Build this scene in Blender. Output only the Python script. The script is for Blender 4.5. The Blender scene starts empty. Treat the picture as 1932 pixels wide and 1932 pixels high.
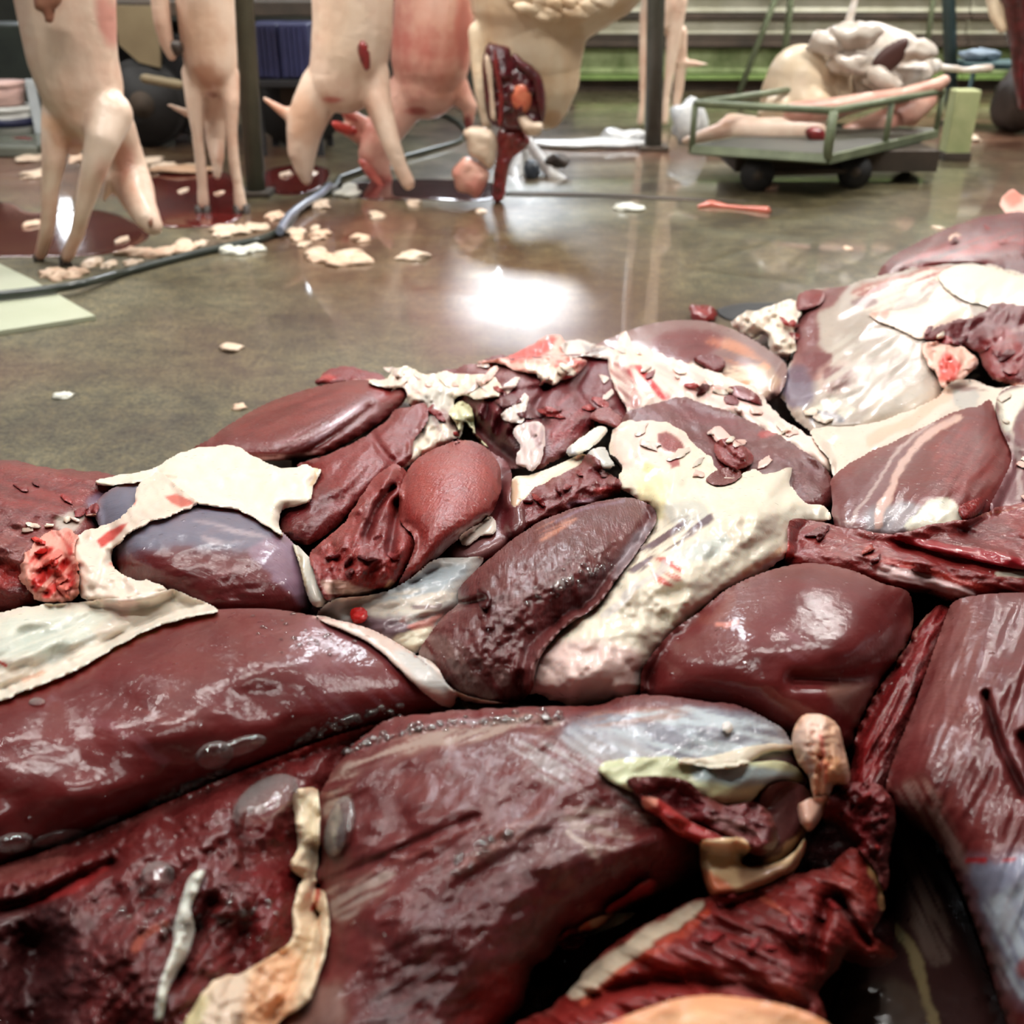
import bpy, bmesh, math, random
import numpy as np
from mathutils import Vector, Matrix

# ------------------------------------------------------------------ camera, light, exposure
CAM_H, PITCH, F = 0.80, math.radians(28.0), 1950.0
scene = bpy.context.scene
COL = scene.collection
cam_d = bpy.data.cameras.new('camera')
cam_d.sensor_width = 36.0
cam_d.lens = 36.0 * F / 1932.0
cam_d.clip_start = 0.02
cam_d.dof.use_dof = True
cam_d.dof.focus_distance = 0.98
cam_d.dof.aperture_fstop = cam_d.lens / 5.5
cam = bpy.data.objects.new('camera', cam_d)
COL.objects.link(cam)
cam.location = (0, 0, CAM_H)
cam.rotation_euler = (math.pi / 2 - PITCH, 0, 0)
scene.camera = cam
scene.view_settings.view_transform = 'Standard'
scene.view_settings.look = 'None'
scene.view_settings.gamma = 1.0
scene.view_settings.use_curve_mapping = False
scene.cycles.max_bounces = 6
scene.cycles.diffuse_bounces = 3
scene.cycles.glossy_bounces = 3
scene.cycles.use_adaptive_sampling = True
scene.cycles.adaptive_threshold = 0.08
scene.cycles.adaptive_min_samples = 16
scene.view_settings.exposure = 0.18

world = bpy.data.worlds.new('world'); scene.world = world
world.use_nodes = True
wb = world.node_tree.nodes['Background']
wb.inputs[0].default_value = (0.86, 0.93, 1.0, 1)
wb.inputs[1].default_value = 0.5


def lamp(x, y, z, sx, sy, power, colr=(1.0, 0.975, 0.94), rot=(0, 0, 0)):
    ld = bpy.data.lights.new('tube_light', 'AREA')
    ld.shape = 'RECTANGLE'; ld.size = sx; ld.size_y = sy; ld.energy = power; ld.color = colr
    o = bpy.data.objects.new('tube_light', ld); COL.objects.link(o)
    o.location = (x, y, z); o.rotation_euler = rot
    return o

LAMPS = [(-0.9, 1.9, 2.55, 1.2, 31), (1.0, 2.1, 2.55, 1.2, 31), (-2.6, 3.9, 2.65, 1.2, 58),
         (-0.5, 3.6, 2.65, 1.2, 52), (2.2, 4.2, 2.65, 1.2, 75), (2.6, 6.5, 2.65, 1.2, 125), (-2.9, 6.2, 2.65, 1.2, 30), (-0.2, 0.6, 2.45, 1.2, 15)]
for (x, y, z, L, p) in LAMPS:
    lamp(x, y, z - 0.06, L, 0.10, p)

# added lamp and beam, made up to put the bright streak on the floor
lamp(0.08, 6.35, 2.70, 0.45, 0.3, 50, (0.86, 0.93, 1.0), (math.radians(62), 0, math.pi))
spd = bpy.data.lights.new('streak_beam', 'SPOT'); spd.energy = 4600; spd.color = (0.86, 0.93, 1.0); spd.spot_size = math.radians(13); spd.spot_blend = 0.8; spd.shadow_soft_size = 0.16
spo = bpy.data.objects.new('streak_beam', spd); COL.objects.link(spo); spo.location = (0.08, 6.3, 2.72)
spo.rotation_euler = (Vector((0.03, 3.15, 0)) - spo.location).to_track_quat('-Z', 'Y').to_euler()
spo.scale = (0.24, 1.0, 1.0)   # narrowed sideways to shape the added streak

# ------------------------------------------------------------------ helpers
cp, sp = math.cos(PITCH), math.sin(PITCH)


def ray(u, v):
    u = np.asarray(u, float); v = np.asarray(v, float)
    a = (u - 966.0) / F; b = (966.0 - v) / F
    return np.stack([a + 0 * b, cp + b * sp + 0 * a, -sp + b * cp + 0 * a], -1)


def on_z(u, v, z):
    r = ray(u, v)
    t = (z - CAM_H) / np.minimum(r[..., 2], -0.02)
    p = r * t[..., None] if np.ndim(t) else r * t
    p = np.array(p); p[..., 2] += CAM_H
    return p


def at(u, v, Y):
    r = ray(u, v); t = Y / r[1]
    return Vector((r[0] * t, Y, CAM_H + r[2] * t))


def ground(u, v, z=0.0):
    return Vector(on_z(np.array(float(u)), np.array(float(v)), np.array(z)).tolist())


def lin(c):
    c = np.asarray(c, float) / 255.0
    return np.where(c <= 0.04045, c / 12.92, ((c + 0.055) / 1.055) ** 2.4)


def L4(c):
    l = lin(c); return (float(l[0]), float(l[1]), float(l[2]), 1.0)


def _hash(ix, iy, seed):
    n = (ix.astype(np.int64) * 374761393 + iy.astype(np.int64) * 668265263 + seed * 144665) & 0xffffffff
    n = ((n ^ (n >> 13)) * 1274126177) & 0xffffffff
    n = (n ^ (n >> 16)) & 0xffffffff
    return n / 4294967295.0


def vnoise(x, y, seed=0):
    x0 = np.floor(x); y0 = np.floor(y); fx = x - x0; fy = y - y0
    fx = fx * fx * fx * (fx * (fx * 6 - 15) + 10); fy = fy * fy * fy * (fy * (fy * 6 - 15) + 10)
    a = _hash(x0, y0, seed); b = _hash(x0 + 1, y0, seed); c = _hash(x0, y0 + 1, seed); d = _hash(x0 + 1, y0 + 1, seed)
    return (a * (1 - fx) + b * fx) * (1 - fy) + (c * (1 - fx) + d * fx) * fy


def fbm(x, y, seed=0, octs=4):
    s = 0; a = 0.5; t = 0
    for k in range(octs):
        s = s + a * vnoise(x * 2 ** k + 17.3 * k, y * 2 ** k - 9.1 * k, seed + k); t += a; a *= 0.5
    return s / t * 2 - 1


def rot_coords(u, v, deg):
    a = math.radians(deg); return u * math.cos(a) + v * math.sin(a), -u * math.sin(a) + v * math.cos(a)


def smooth_poly(pts, seg=6.0, closed=True):
    P = np.array(pts, float); n = len(P); out = []
    rng = range(n) if closed else range(n - 1)
    for i in rng:
        if closed:
            p0, p1, p2, p3 = P[(i - 1) % n], P[i], P[(i + 1) % n], P[(i + 2) % n]
        else:
            p0, p1, p2, p3 = P[max(i - 1, 0)], P[i], P[i + 1], P[min(i + 2, n - 1)]
        k = max(1, int(np.hypot(*(p2 - p1)) / seg))
        for j in range(k):
            t = j / k
            out.append(0.5 * ((2 * p1) + (-p0 + p2) * t + (2 * p0 - 5 * p1 + 4 * p2 - p3) * t * t + (-p0 + 3 * p1 - 3 * p2 + p3) * t ** 3))
    if not closed: out.append(P[-1])
    return np.array(out)


def seg_dist(u, v, poly, closed=True, bias=None):
    """distance to a polyline, nearest point"""
    A = poly; B = np.roll(poly, -1, 0)
    if not closed: A = poly[:-1]; B = poly[1:]
    shp = u.shape; u = u.ravel(); v = v.ravel()
    best = np.full(u.shape, 1e9); bn = np.zeros((len(u), 2)); bb = np.full(u.shape, 1e9)
    for i in range(len(A)):
        ax, ay = A[i]; dx, dy = B[i] - A[i]; L2 = dx * dx + dy * dy + 1e-9
        t = np.clip(((u - ax) * dx + (v - ay) * dy) / L2, 0, 1)
        qx = ax + t * dx; qy = ay + t * dy
        d = np.hypot(u - qx, v - qy)
        m = d < best
        best[m] = d[m]; bn[m, 0] = qx[m]; bn[m, 1] = qy[m]
        if bias is not None:
            bb = np.minimum(bb, d + bias[i])
    return best.reshape(shp), bn.reshape(shp + (2,)), bb.reshape(shp)


def inside(u, v, poly):
    shp = u.shape; u = u.ravel(); v = v.ravel(); c = np.zeros(len(u), bool); n = len(poly)
    for i in range(n):
        x1, y1 = poly[i]; x2, y2 = poly[(i + 1) % n]
        if y1 == y2: continue
        m = ((y1 > v) != (y2 > v)) & (u < (x2 - x1) * (v - y1) / (y2 - y1) + x1)
        c ^= m
    return c.reshape(shp)


def blur(a, k, m=None):
    w = np.ones_like(a) if m is None else m.astype(float)
    for _ in range(k):
        aw = np.pad(a * w, 1); ww = np.pad(w, 1)
        s = (aw[1:-1, 1:-1] * 2 + aw[:-2, 1:-1] + aw[2:, 1:-1] + aw[1:-1, :-2] + aw[1:-1, 2:])
        t = (ww[1:-1, 1:-1] * 2 + ww[:-2, 1:-1] + ww[2:, 1:-1] + ww[1:-1, :-2] + ww[1:-1, 2:])
        a = np.where(t > 0, s / np.maximum(t, 1e-9), a)
    return a


def dilate(a, k):
    for _ in range(k):
        p = np.pad(a, 1, mode='edge')
        a = np.maximum.reduce([p[1:-1, 1:-1], p[:-2, 1:-1], p[2:, 1:-1], p[1:-1, :-2], p[1:-1, 2:]])
    return a


def blur0(a, k):
    for _ in range(k):
        p = np.pad(a, 1)
        a = (p[1:-1, 1:-1] * 2 + p[:-2, 1:-1] + p[2:, 1:-1] + p[1:-1, :-2] + p[1:-1, 2:]) / 6
    return a


def sstep(a, b, x):
    t = np.clip((x - a) / (b - a), 0, 1); return t * t * (3 - 2 * t)


# the heap's resting surface, as a height for each line of sight
def heap(u, v):
    return 0.17 + 0.13 * sstep(600, 1100, v)

ZS = 4; ZU0, ZV0 = -200, 300
ZW, ZH = (2140 - ZU0) // ZS, (2140 - ZV0) // ZS
gu, gv = np.meshgrid(ZU0 + np.arange(ZW) * ZS, ZV0 + np.arange(ZH) * ZS)
ZMAP = heap(gu, gv) - 0.045


def zsample(Z, u, v):
    x = np.clip((u - ZU0) / ZS, 0, ZW - 1.001); y = np.clip((v - ZV0) / ZS, 0, ZH - 1.001)
    i = x.astype(int); j = y.astype(int); fx = x - i; fy = y - j
    return (Z[j, i] * (1 - fx) + Z[j, i + 1] * fx) * (1 - fy) + (Z[j + 1, i] * (1 - fx) + Z[j + 1, i + 1] * fx) * fy


# ------------------------------------------------------------------ materials
def mat(name):
    m = bpy.data.materials.new(name); m.use_nodes = True
    nt = m.node_tree; b = nt.nodes['Principled BSDF']
    return m, nt, b


def N(nt, t, **kw):
    n = nt.nodes.new(t)
    for k, x in kw.items():
        if k.startswith('i_'):
            n.inputs[k[2:].replace('_', ' ')].default_value = x
        else:
            setattr(n, k, x)
    return n


def math_(nt, op, a, b=None, c=None, clamp=False):
    n = nt.nodes.new('ShaderNodeMath'); n.operation = op; n.use_clamp = clamp
    for i, x in enumerate((a, b, c)):
        if x is None: continue
        if isinstance(x, (int, float)): n.inputs[i].default_value = x
        else: nt.links.new(x, n.inputs[i])
    return n.outputs[0]


def ramp(nt, fac, stops):
    n = nt.nodes.new('ShaderNodeValToRGB'); nt.links.new(fac, n.inputs[0])
    e = n.color_ramp.elements
    while len(e) < len(stops): e.new(0.5)
    for k, (p, c) in enumerate(stops):
        e[k].position = p; e[k].color = c if len(c) == 4 else (*c, 1)
    return n.outputs[0]


def noise(nt, vec, scale, detail=3, rough=0.5, dist=0.0):
    n = nt.nodes.new('ShaderNodeTexNoise'); n.inputs['Scale'].default_value = scale
    n.inputs['Detail'].default_value = detail; n.inputs['Roughness'].default_value = rough
    n.inputs['Distortion'].default_value = dist
    if vec is not None: nt.links.new(vec, n.inputs['Vector'])
    return n.outputs['Fac']


def mapping(nt, vec, scale=(1, 1, 1), rotz=0):
    n = nt.nodes.new('ShaderNodeMapping'); n.inputs['Scale'].default_value = scale
    n.inputs['Rotation'].default_value = (0, 0, rotz)
    nt.links.new(vec, n.inputs['Vector']); return n.outputs[0]


def flesh_material():
    m, nt, b = mat('flesh')
    lk = nt.links.new
    col = N(nt, 'ShaderNodeAttribute', attribute_name='Col')
    par = N(nt, 'ShaderNodeAttribute', attribute_name='Par')
    uv = N(nt, 'ShaderNodeAttribute', attribute_name='UVMap').outputs['Vector']
    sep = N(nt, 'ShaderNodeSeparateColor'); lk(par.outputs['Color'], sep.inputs[0])
    fat, grain, fib = sep.outputs
    obj = N(nt, 'ShaderNodeNewGeometry').outputs['Position']
    # colour: slow and fine variation of the tissue
    n1 = noise(nt, obj, 22, 4, 0.6)
    n2 = noise(nt, mapping(nt, uv, (60, 520, 60)), 1.0, 4, 0.6)
    n3 = noise(nt, obj, 260, 3, 0.6)
    v = math_(nt, 'ADD', math_(nt, 'MULTIPLY', math_(nt, 'SUBTRACT', n1, 0.5), 0.7), 1.0)
    f2 = math_(nt, 'MULTIPLY', math_(nt, 'MULTIPLY', math_(nt, 'SUBTRACT', n2, 0.5), 0.9), fib)
    g2 = math_(nt, 'MULTIPLY', math_(nt, 'MULTIPLY', math_(nt, 'SUBTRACT', n3, 0.5), 1.3), grain)
    amt = math_(nt, 'SUBTRACT', 1.0, math_(nt, 'MULTIPLY', fat, 0.8))
    v = math_(nt, 'ADD', math_(nt, 'MULTIPLY', math_(nt, 'ADD', math_(nt, 'SUBTRACT', v, 1.0), math_(nt, 'ADD', f2, g2)), amt), 1.0)
    mul = N(nt, 'ShaderNodeVectorMath', operation='SCALE'); lk(col.outputs['Color'], mul.inputs[0]); lk(v, mul.inputs['Scale'])
    lk(mul.outputs[0], b.inputs['Base Color'])
    # relief
    h = math_(nt, 'MULTIPLY', math_(nt, 'MULTIPLY', n2, fib), 0.6)
    vor = N(nt, 'ShaderNodeTexVoronoi'); vor.inputs['Scale'].default_value = 300; lk(obj, vor.inputs['Vector'])
    g = math_(nt, 'ADD', math_(nt, 'MULTIPLY', noise(nt, obj, 210, 4, 0.6), 1.1), math_(nt, 'MULTIPLY', vor.outputs['Distance'], 0.3))
    h = math_(nt, 'ADD', h, math_(nt, 'MULTIPLY', g, math_(nt, 'MULTIPLY', grain, 1.6)))
    h = math_(nt, 'ADD', h, math_(nt, 'MULTIPLY', noise(nt, obj, 75, 3, 0.5), math_(nt, 'ADD', math_(nt, 'MULTIPLY', fat, -0.3), 0.6)))
    bmp = N(nt, 'ShaderNodeBump'); bmp.inputs['Strength'].default_value = 1.0; bmp.inputs['Distance'].default_value = 0.0011
    lk(h, bmp.inputs['Height']); lk(bmp.outputs[0], b.inputs['Normal'])
    # water film with small standing droplets
    dv = N(nt, 'ShaderNodeTexVoronoi'); dv.inputs['Scale'].default_value = 115; dv.inputs['Randomness'].default_value = 1.0; lk(obj, dv.inputs['Vector'])
    sc = N(nt, 'ShaderNodeSeparateColor'); lk(dv.outputs['Color'], sc.inputs[0])
    rad = math_(nt, 'MULTIPLY', math_(nt, 'SUBTRACT', sc.outputs[0], 0.5, clamp=True), 0.62)
    drop = math_(nt, 'SUBTRACT', rad, dv.outputs['Distance'], clamp=True)
    h2 = math_(nt, 'ADD', math_(nt, 'MULTIPLY', math_(nt, 'ADD', h, math_(nt, 'MULTIPLY', noise(nt, obj, 300, 2, 0.55), 0.16)), 0.85), math_(nt, 'MULTIPLY', drop, 9.0))
    b2 = N(nt, 'ShaderNodeBump'); b2.inputs['Strength'].default_value = 1.0; b2.inputs['Distance'].default_value = 0.0011
    lk(h2, b2.inputs['Height']); lk(b2.outputs[0], b.inputs['Coat Normal'])
    lk(math_(nt, 'ADD', 0.42, math_(nt, 'MULTIPLY', drop, 9.0), clamp=True), b.inputs['Coat Weight'])
    lk(math_(nt, 'SUBTRACT', 0.075, math_(nt, 'MULTIPLY', drop, 1.5), clamp=True), b.inputs['Coat Roughness'])
    lk(math_(nt, 'ADD', math_(nt, 'MULTIPLY', n1, 0.3), 0.3), b.inputs['Roughness'])
    b.inputs['Specular IOR Level'].default_value = 0.14
    lk(math_(nt, 'MULTIPLY', fat, 0.35), b.inputs['Subsurface Weight']); b.inputs['Subsurface Radius'].default_value = (1, .5, .35); b.inputs['Subsurface Scale'].default_value = 0.006
    return m

FLESH = flesh_material()


def simple(name, c, rough=0.5, metal=0.0, coat=0.0, var=0.15, scale=8.0, bump=0.0, bscale=40.0, c2=None, spec=0.5):
    m, nt, b = mat(name)
    pos = N(nt, 'ShaderNodeNewGeometry').outputs['Position']
    n = noise(nt, pos, scale, 5, 0.6)
    a = lin(c); d = lin(c2) if c2 is not None else a * (1 - var)
    a2 = a if c2 is not None else np.clip(a * (1 + var), 0, 1)
    out = ramp(nt, n, [(0.3, tuple(d)), (0.7, tuple(a2))])
    nt.links.new(out, b.inputs['Base Color'])
    b.inputs['Roughness'].default_value = rough; b.inputs['Metallic'].default_value = metal
    b.inputs['Coat Weight'].default_value = coat; b.inputs['Coat Roughness'].default_value = 0.12
    b.inputs['Specular IOR Level'].default_value = spec
    if bump:
        bm = N(nt, 'ShaderNodeBump'); bm.inputs['Distance'].default_value = bump
        nt.links.new(noise(nt, pos, bscale, 4, 0.6), bm.inputs['Height']); nt.links.new(bm.outputs[0], b.inputs['Normal'])
    return m


def film_material():
    m, nt, b = mat('clear_film')
    nt.nodes.remove(b)
    out = nt.nodes['Material Output']
    tr = N(nt, 'ShaderNodeBsdfTransparent'); tr.inputs[0].default_value = (0.99, 0.985, 0.98, 1)
    gl = N(nt, 'ShaderNodeBsdfGlossy'); gl.inputs['Roughness'].default_value = 0.04
    df = N(nt, 'ShaderNodeBsdfDiffuse'); df.inputs[0].default_value = (0.8, 0.77, 0.74, 1)
    lw = N(nt, 'ShaderNodeLayerWeight'); lw.inputs[0].default_value = 0.35
    pos = N(nt, 'ShaderNodeNewGeometry').outputs['Position']
    bm = N(nt, 'ShaderNodeBump'); bm.inputs['Distance'].default_value = 0.0006
    nt.links.new(noise(nt, pos, 150, 3, 0.6), bm.inputs['Height']); nt.links.new(bm.outputs[0], gl.inputs['Normal'])
    m1 = N(nt, 'ShaderNodeMixShader'); m2 = N(nt, 'ShaderNodeMixShader')
    nt.links.new(math_(nt, 'MULTIPLY', lw.outputs['Facing'], 0.3), m1.inputs[0])
    nt.links.new(tr.outputs[0], m1.inputs[1]); nt.links.new(df.outputs[0], m1.inputs[2])
    nt.links.new(math_(nt, 'ADD', math_(nt, 'MULTIPLY', lw.outputs['Fresnel'], 0.9), 0.06), m2.inputs[0])
    nt.links.new(m1.outputs[0], m2.inputs[1]); nt.links.new(gl.outputs[0], m2.inputs[2])
    nt.links.new(m2.outputs[0], out.inputs[0])
    return m
FILM = film_material()


# ------------------------------------------------------------------ object bookkeeping
def tag(o, label=None, cat=None, group=None, kind=None):
    if label: o['label'] = label
    if cat: o['category'] = cat
    if group: o['group'] = group
    if kind: o['kind'] = kind
    return o


def link(name, me, m=None, parent=None, smooth=True):
    o = bpy.data.objects.new(name, me); COL.objects.link(o)
    if m is not None: me.materials.append(m)
    if smooth and len(me.polygons): me.polygons.foreach_set('use_smooth', np.ones(len(me.polygons), bool))
    if parent is not None:
        o.parent = parent
        o.matrix_parent_inverse = Matrix.Translation(-parent.location) if parent.location.length > 0 else Matrix()
    return o


def link_bm(name, bm, m=None, parent=None, smooth=True):
    me = bpy.data.meshes.new(name); bm.normal_update(); bm.to_mesh(me); bm.free()
    return link(name, me, m, parent, smooth)


def empty(name, loc, label, cat, group=None):
    o = bpy.data.objects.new(name, None); COL.objects.link(o); o.location = loc
    return tag(o, label, cat, group)


# ------------------------------------------------------------------ flesh slabs
def paint(cv, pv, u, v, strokes, warp, seed):
    wu = u + warp * fbm(u / 45, v / 30, seed + 50, 4); wv = v + warp * 0.7 * fbm(u / 45 + 31, v / 30, seed + 51, 4)
    for s in strokes:
        kind, pts, width, c, a = s[:5]
        par = s[5] if len(s) > 5 else None
        P = np.array(pts, float)
        if kind == 'L':        # line of a half-width
            d = seg_dist(wu, wv, smooth_poly(P, 12, False), False)[0]
            w = a * (1 - sstep(width * 0.55, width * 1.15, d))
        elif kind == 'B':      # blob with soft edge width
            PP = smooth_poly(P, 12); d = seg_dist(wu, wv, PP)[0]; ins = inside(wu, wv, PP)
            sd = np.where(ins, d, -d); w = a * sstep(-width * 0.5, width * 0.5, sd)
        elif kind == 'S':      # streaky blob: like B, broken up along an angle given in par2
            PP = smooth_poly(P, 12); d = seg_dist(wu, wv, PP)[0]; ins = inside(wu, wv, PP)
            sd = np.where(ins, d, -d); ang = s[6] if len(s) > 6 else 0
            ru, rv = rot_coords(u, v, ang)
            n = fbm(ru / 90, rv / 9, seed + 7, 4)
            w = a * sstep(-width * 0.5, width * 0.5, sd) * sstep(-0.4, 0.2, n)
        cl = lin(c)
        w = w[:, None]
        cv[:] = cv * (1 - w) + cl * w
        if par is not None:
            pv[:] = pv * (1 - w) + np.array(par, float) * w


def swell(P, ins, U, V, step, upn, Us, Vs):
    """an evenly inflated profile over the outline (membrane under pressure)"""
    k = max(1, int(round(12 / step))); I = ins[::k, ::k]
    mid = (P + np.roll(P, -1, 0)) / 2
    uc = U[::k, ::k]; vc = V[::k, ::k]; I = np.pad(I, 1); I[0] = I[-1] = False; I[:, 0] = I[:, -1] = False
    ue = np.pad(uc, 1, mode='edge'); ve = np.pad(vc, 1, mode='edge')
    best = np.full(ue.shape, 1e18); g = np.zeros(ue.shape)
    for (mu, mv), g_ in zip(mid[::2], upn[::2]):
        d2 = (ue - mu) ** 2 + (ve - mv) ** 2; m_ = d2 < best; best[m_] = d2[m_]; g[m_] = g_
    g = blur0(g, 3) * 0.42
    phi = np.zeros(I.shape); psi = g.copy()
    for _ in range(500):
        a_ = phi; a_ = (np.roll(a_, 1, 0) + np.roll(a_, -1, 0) + np.roll(a_, 1, 1) + np.roll(a_, -1, 1)) / 4 + 1.0; phi = np.where(I, a_, 0)
        c_ = psi; c_ = (np.roll(c_, 1, 0) + np.roll(c_, -1, 0) + np.roll(c_, 1, 1) + np.roll(c_, -1, 1)) / 4; psi = np.where(I, c_, g)
    tot = np.sqrt(np.clip(phi / phi.max() + psi, 0, None)); tot = tot / tot.max()
    x = (Us - U[0, 0]) / (step * k) + 1; y = (Vs - V[0, 0]) / (step * k) + 1
    x = np.clip(x, 0, I.shape[1] - 1.001); y = np.clip(y, 0, I.shape[0] - 1.001)
    i = x.astype(int); j = y.astype(int); fx = x - i; fy = y - j
    return (tot[j, i] * (1 - fx) + tot[j, i + 1] * fx) * (1 - fy) + (tot[j + 1, i] * (1 - fx) + tot[j + 1, i + 1] * fx) * fy


def slab(name, poly, z=0.0, h=0.03, R=60, tilt=0.0, bl=4, rag=0.0, ragscale=22, up=0.6, noise_=(), bumps=(), creases=(),
         c=(100, 42, 42), par=(0, 0.3, 0.4), strokes=(), fib=0, step=4, drop=0.05, patch=None, seed=1, warp=10, order=True,
         label=None, cat='meat', group=None, parent=None, smooth_edge=True, lay=0, cvar=0.0, film_amt=0.27, to_floor=False, film=False):
    """a lump of flesh seen over the outline: a domed solid with its own thickness, resting on the heap (or, for a patch, on what lies under it)"""
    global ZMAP
    P = smooth_poly(poly, 7) if smooth_edge else np.array(poly, float)
    if rag:
        n = len(P); B = np.roll(P, -1, 0) - np.roll(P, 1, 0)
        nr = np.stack([B[:, 1], -B[:, 0]], 1); nr /= np.linalg.norm(nr, axis=1)[:, None] + 1e-9
        s = fbm(P[:, 0] / ragscale, P[:, 1] / ragscale, seed + 3, 3) * 1.6 + 0.0
        P = P + nr * (s * rag)[:, None]
    u0, v0 = np.floor(P.min(0) / step) * step - step; u1, v1 = P.max(0) + step
    us = np.arange(u0, u1 + step, step); vs = np.arange(v0, v1 + step, step)
    U, V = np.meshgrid(us, vs)
    # outward normal of every segment (upward ones are the far edge)
    D = np.roll(P, -1, 0) - P
    area = 0.5 * np.sum(P[:, 0] * np.roll(P[:, 1], -1) - np.roll(P[:, 0], -1) * P[:, 1])
    sg = 1 if area > 0 else -1
    ln = np.hypot(D[:, 0], D[:, 1]) + 1e-9
    upn = np.clip(-(-D[:, 0] * sg) / ln, 0, 1)
    upn = np.clip(D[:, 0] * sg / ln, 0, 1)
    d, nearest, db = seg_dist(U, V, P, True, upn * R * up)
    ins = inside(U, V, P)
    keep = ins | (d < step * 0.75)
    t = np.clip(np.where(ins, db, db - d) / R, 0, 1)
    prof = np.sqrt(np.maximum(0, 1 - (1 - t) ** 2))
    if bl:
        prof = prof * 0.35 + 0.65 * blur(prof, bl * 3, keep) if bl > 2 else blur(prof, bl, keep)
    # snap the outside grid points onto the outline
    out = keep & ~ins
    Us = np.where(out, nearest[..., 0], U); Vs = np.where(out, nearest[..., 1], V)
    if h >= 0.035 and bl:
        prof = 0.22 * prof + 0.78 * swell(P, ins, U, V, step, upn * up, Us, Vs)
    hh = h * prof
    for (amp, scl, an, deg) in noise_:
        ru, rv = rot_coords(Us, Vs, deg)
        hh = hh + amp * fbm(ru / (scl * an), rv / scl, seed + 11, 2 if par[0] > .9 else 3) * (0.25 + 0.75 * prof)
    if patch is None and not film and h >= .03:
        hh = hh + (0.0065 * fbm(Us / 170, Vs / 110, seed + 21, 2) + 0.0005 * fbm(Us / 45, Vs / 28, seed + 22, 2)) * (0.2 + 0.8 * prof)
    for (bu, bv, r1, r2, deg, amp) in bumps:
        ru, rv = rot_coords(Us - bu, Vs - bv, deg)
        hh = hh + amp * np.exp(-(ru / r1) ** 2 - (rv / r2) ** 2)
    for (pts, w, amp) in creases:
        dd = seg_dist(Us, Vs, smooth_poly(pts, 12, False), False)[0]
        hh = hh - amp * np.exp(-(dd / w) ** 2)
    if patch is not None:
        Zb = zsample(blur(ZMAP, lay) if lay else ZMAP, Us, Vs)
        Z0 = zsample(ZMAP, Us, Vs)
        Z = np.maximum(Zb, Z0 - 0.002 if film else Z0) + patch + np.maximum(hh, 0.0)
    else:
        tv = np.clip((v1 - Vs) / (v1 - v0), 0, 1)
        Z = heap(Us, Vs) + z + tilt * tv + hh
        if order:
            over = np.maximum(0, zsample(ZMAP, Us, Vs) + 0.003 - Z)
            over = np.maximum(over, blur(dilate(over, 2), 5, keep))
            Z = Z + over
    X = on_z(Us, Vs, Z)
    idx = -np.ones(U.shape, int); idx[keep] = np.arange(keep.sum())
    q = keep[:-1, :-1] & keep[1:, :-1] & keep[1:, 1:] & keep[:-1, 1:]
    # (v grows downward in the picture = towards the viewer) -> counter-clockwise from above
    F4 = np.stack([idx[1:, :-1][q], idx[1:, 1:][q], idx[:-1, 1:][q], idx[:-1, :-1][q]], 1)
    used = np.zeros(keep.sum(), bool); used[F4.ravel()] = True
    re = np.cumsum(used) - 1
    F4 = re[F4]
    verts = X[keep][used]; uu = Us[keep][used]; vv = Vs[keep][used]; zz = Z[keep][used]
    # update the height map
    if not film:
        m = inside(gu, gv, P) if len(P) < 2000 else None
        iu0 = max(0, int((u0 - ZU0) // ZS)); iu1 = min(ZW, int((u1 - ZU0) // ZS) + 2)
        iv0 = max(0, int((v0 - ZV0) // ZS)); iv1 = min(ZH, int((v1 - ZV0) // ZS) + 2)
        sub = np.s_[iv0:iv1, iu0:iu1]
        xs = (gu[sub] - us[0]) / step; ys = (gv[sub] - vs[0]) / step
        xs = np.clip(xs, 0, len(us) - 1.001); ys = np.clip(ys, 0, len(vs) - 1.001)
        i = xs.astype(int); j = ys.astype(int); fx = xs - i; fy = ys - j
        Zi = (Z[j, i] * (1 - fx) + Z[j, i + 1] * fx) * (1 - fy) + (Z[j + 1, i] * (1 - fx) + Z[j + 1, i + 1] * fx) * fy
        ZMAP[sub] = np.where(m[sub], Zi, ZMAP[sub])
    # skirt: the hidden sides, going down and away beneath the lump
    E = np.concatenate([F4[:, [0, 1]], F4[:, [1, 2]], F4[:, [2, 3]], F4[:, [3, 0]]])
    key = E[:, 0].astype(np.int64) * (len(verts) + 1) + E[:, 1]; rkey = E[:, 1].astype(np.int64) * (len(verts) + 1) + E[:, 0]
    bE = E[~np.isin(key, rkey)]
    bv = np.unique(bE)
    nv = len(verts); mp = -np.ones(nv, int)
    allv = [verts]; faces = [F4]; prev = bv.copy(); base = verts[bv]
    rr = base - np.array([0, 0, CAM_H]); rr /= -rr[:, 2:3]
    if to_floor: rings = [0.5, 1.0]
    elif patch is not None: rings = [1.0]
    else: rings = [0.25, 1.0]
    cnt = nv; mprev = -np.ones(nv, int); mprev[bv] = nv + np.arange(len(bv)); cnt += len(bv); allv.append(base.copy())
    for k in rings:
        dz = (base[:, 2:3] - 0.001) * k if to_floor else drop * k
        if patch is not None: dz = drop * k
        pv_ = base + rr * dz
        if not to_floor and patch is None and k == 1.0:
            # pull the foot inward a little so the solid rounds under
            ctr = verts.mean(0); pv_[:, :2] += (ctr[:2] - pv_[:, :2]) * 0.06
        mcur = -np.ones(nv, int); mcur[bv] = cnt + np.arange(len(bv)); cnt += len(bv)
        allv.append(pv_)
        faces.append(np.stack([mprev[bE[:, 1]], mprev[bE[:, 0]], mcur[bE[:, 0]], mcur[bE[:, 1]]], 1))
        mprev = mcur
    AV = np.concatenate(allv); AF = np.concatenate(faces)
    me = bpy.data.meshes.new(name)
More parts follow.
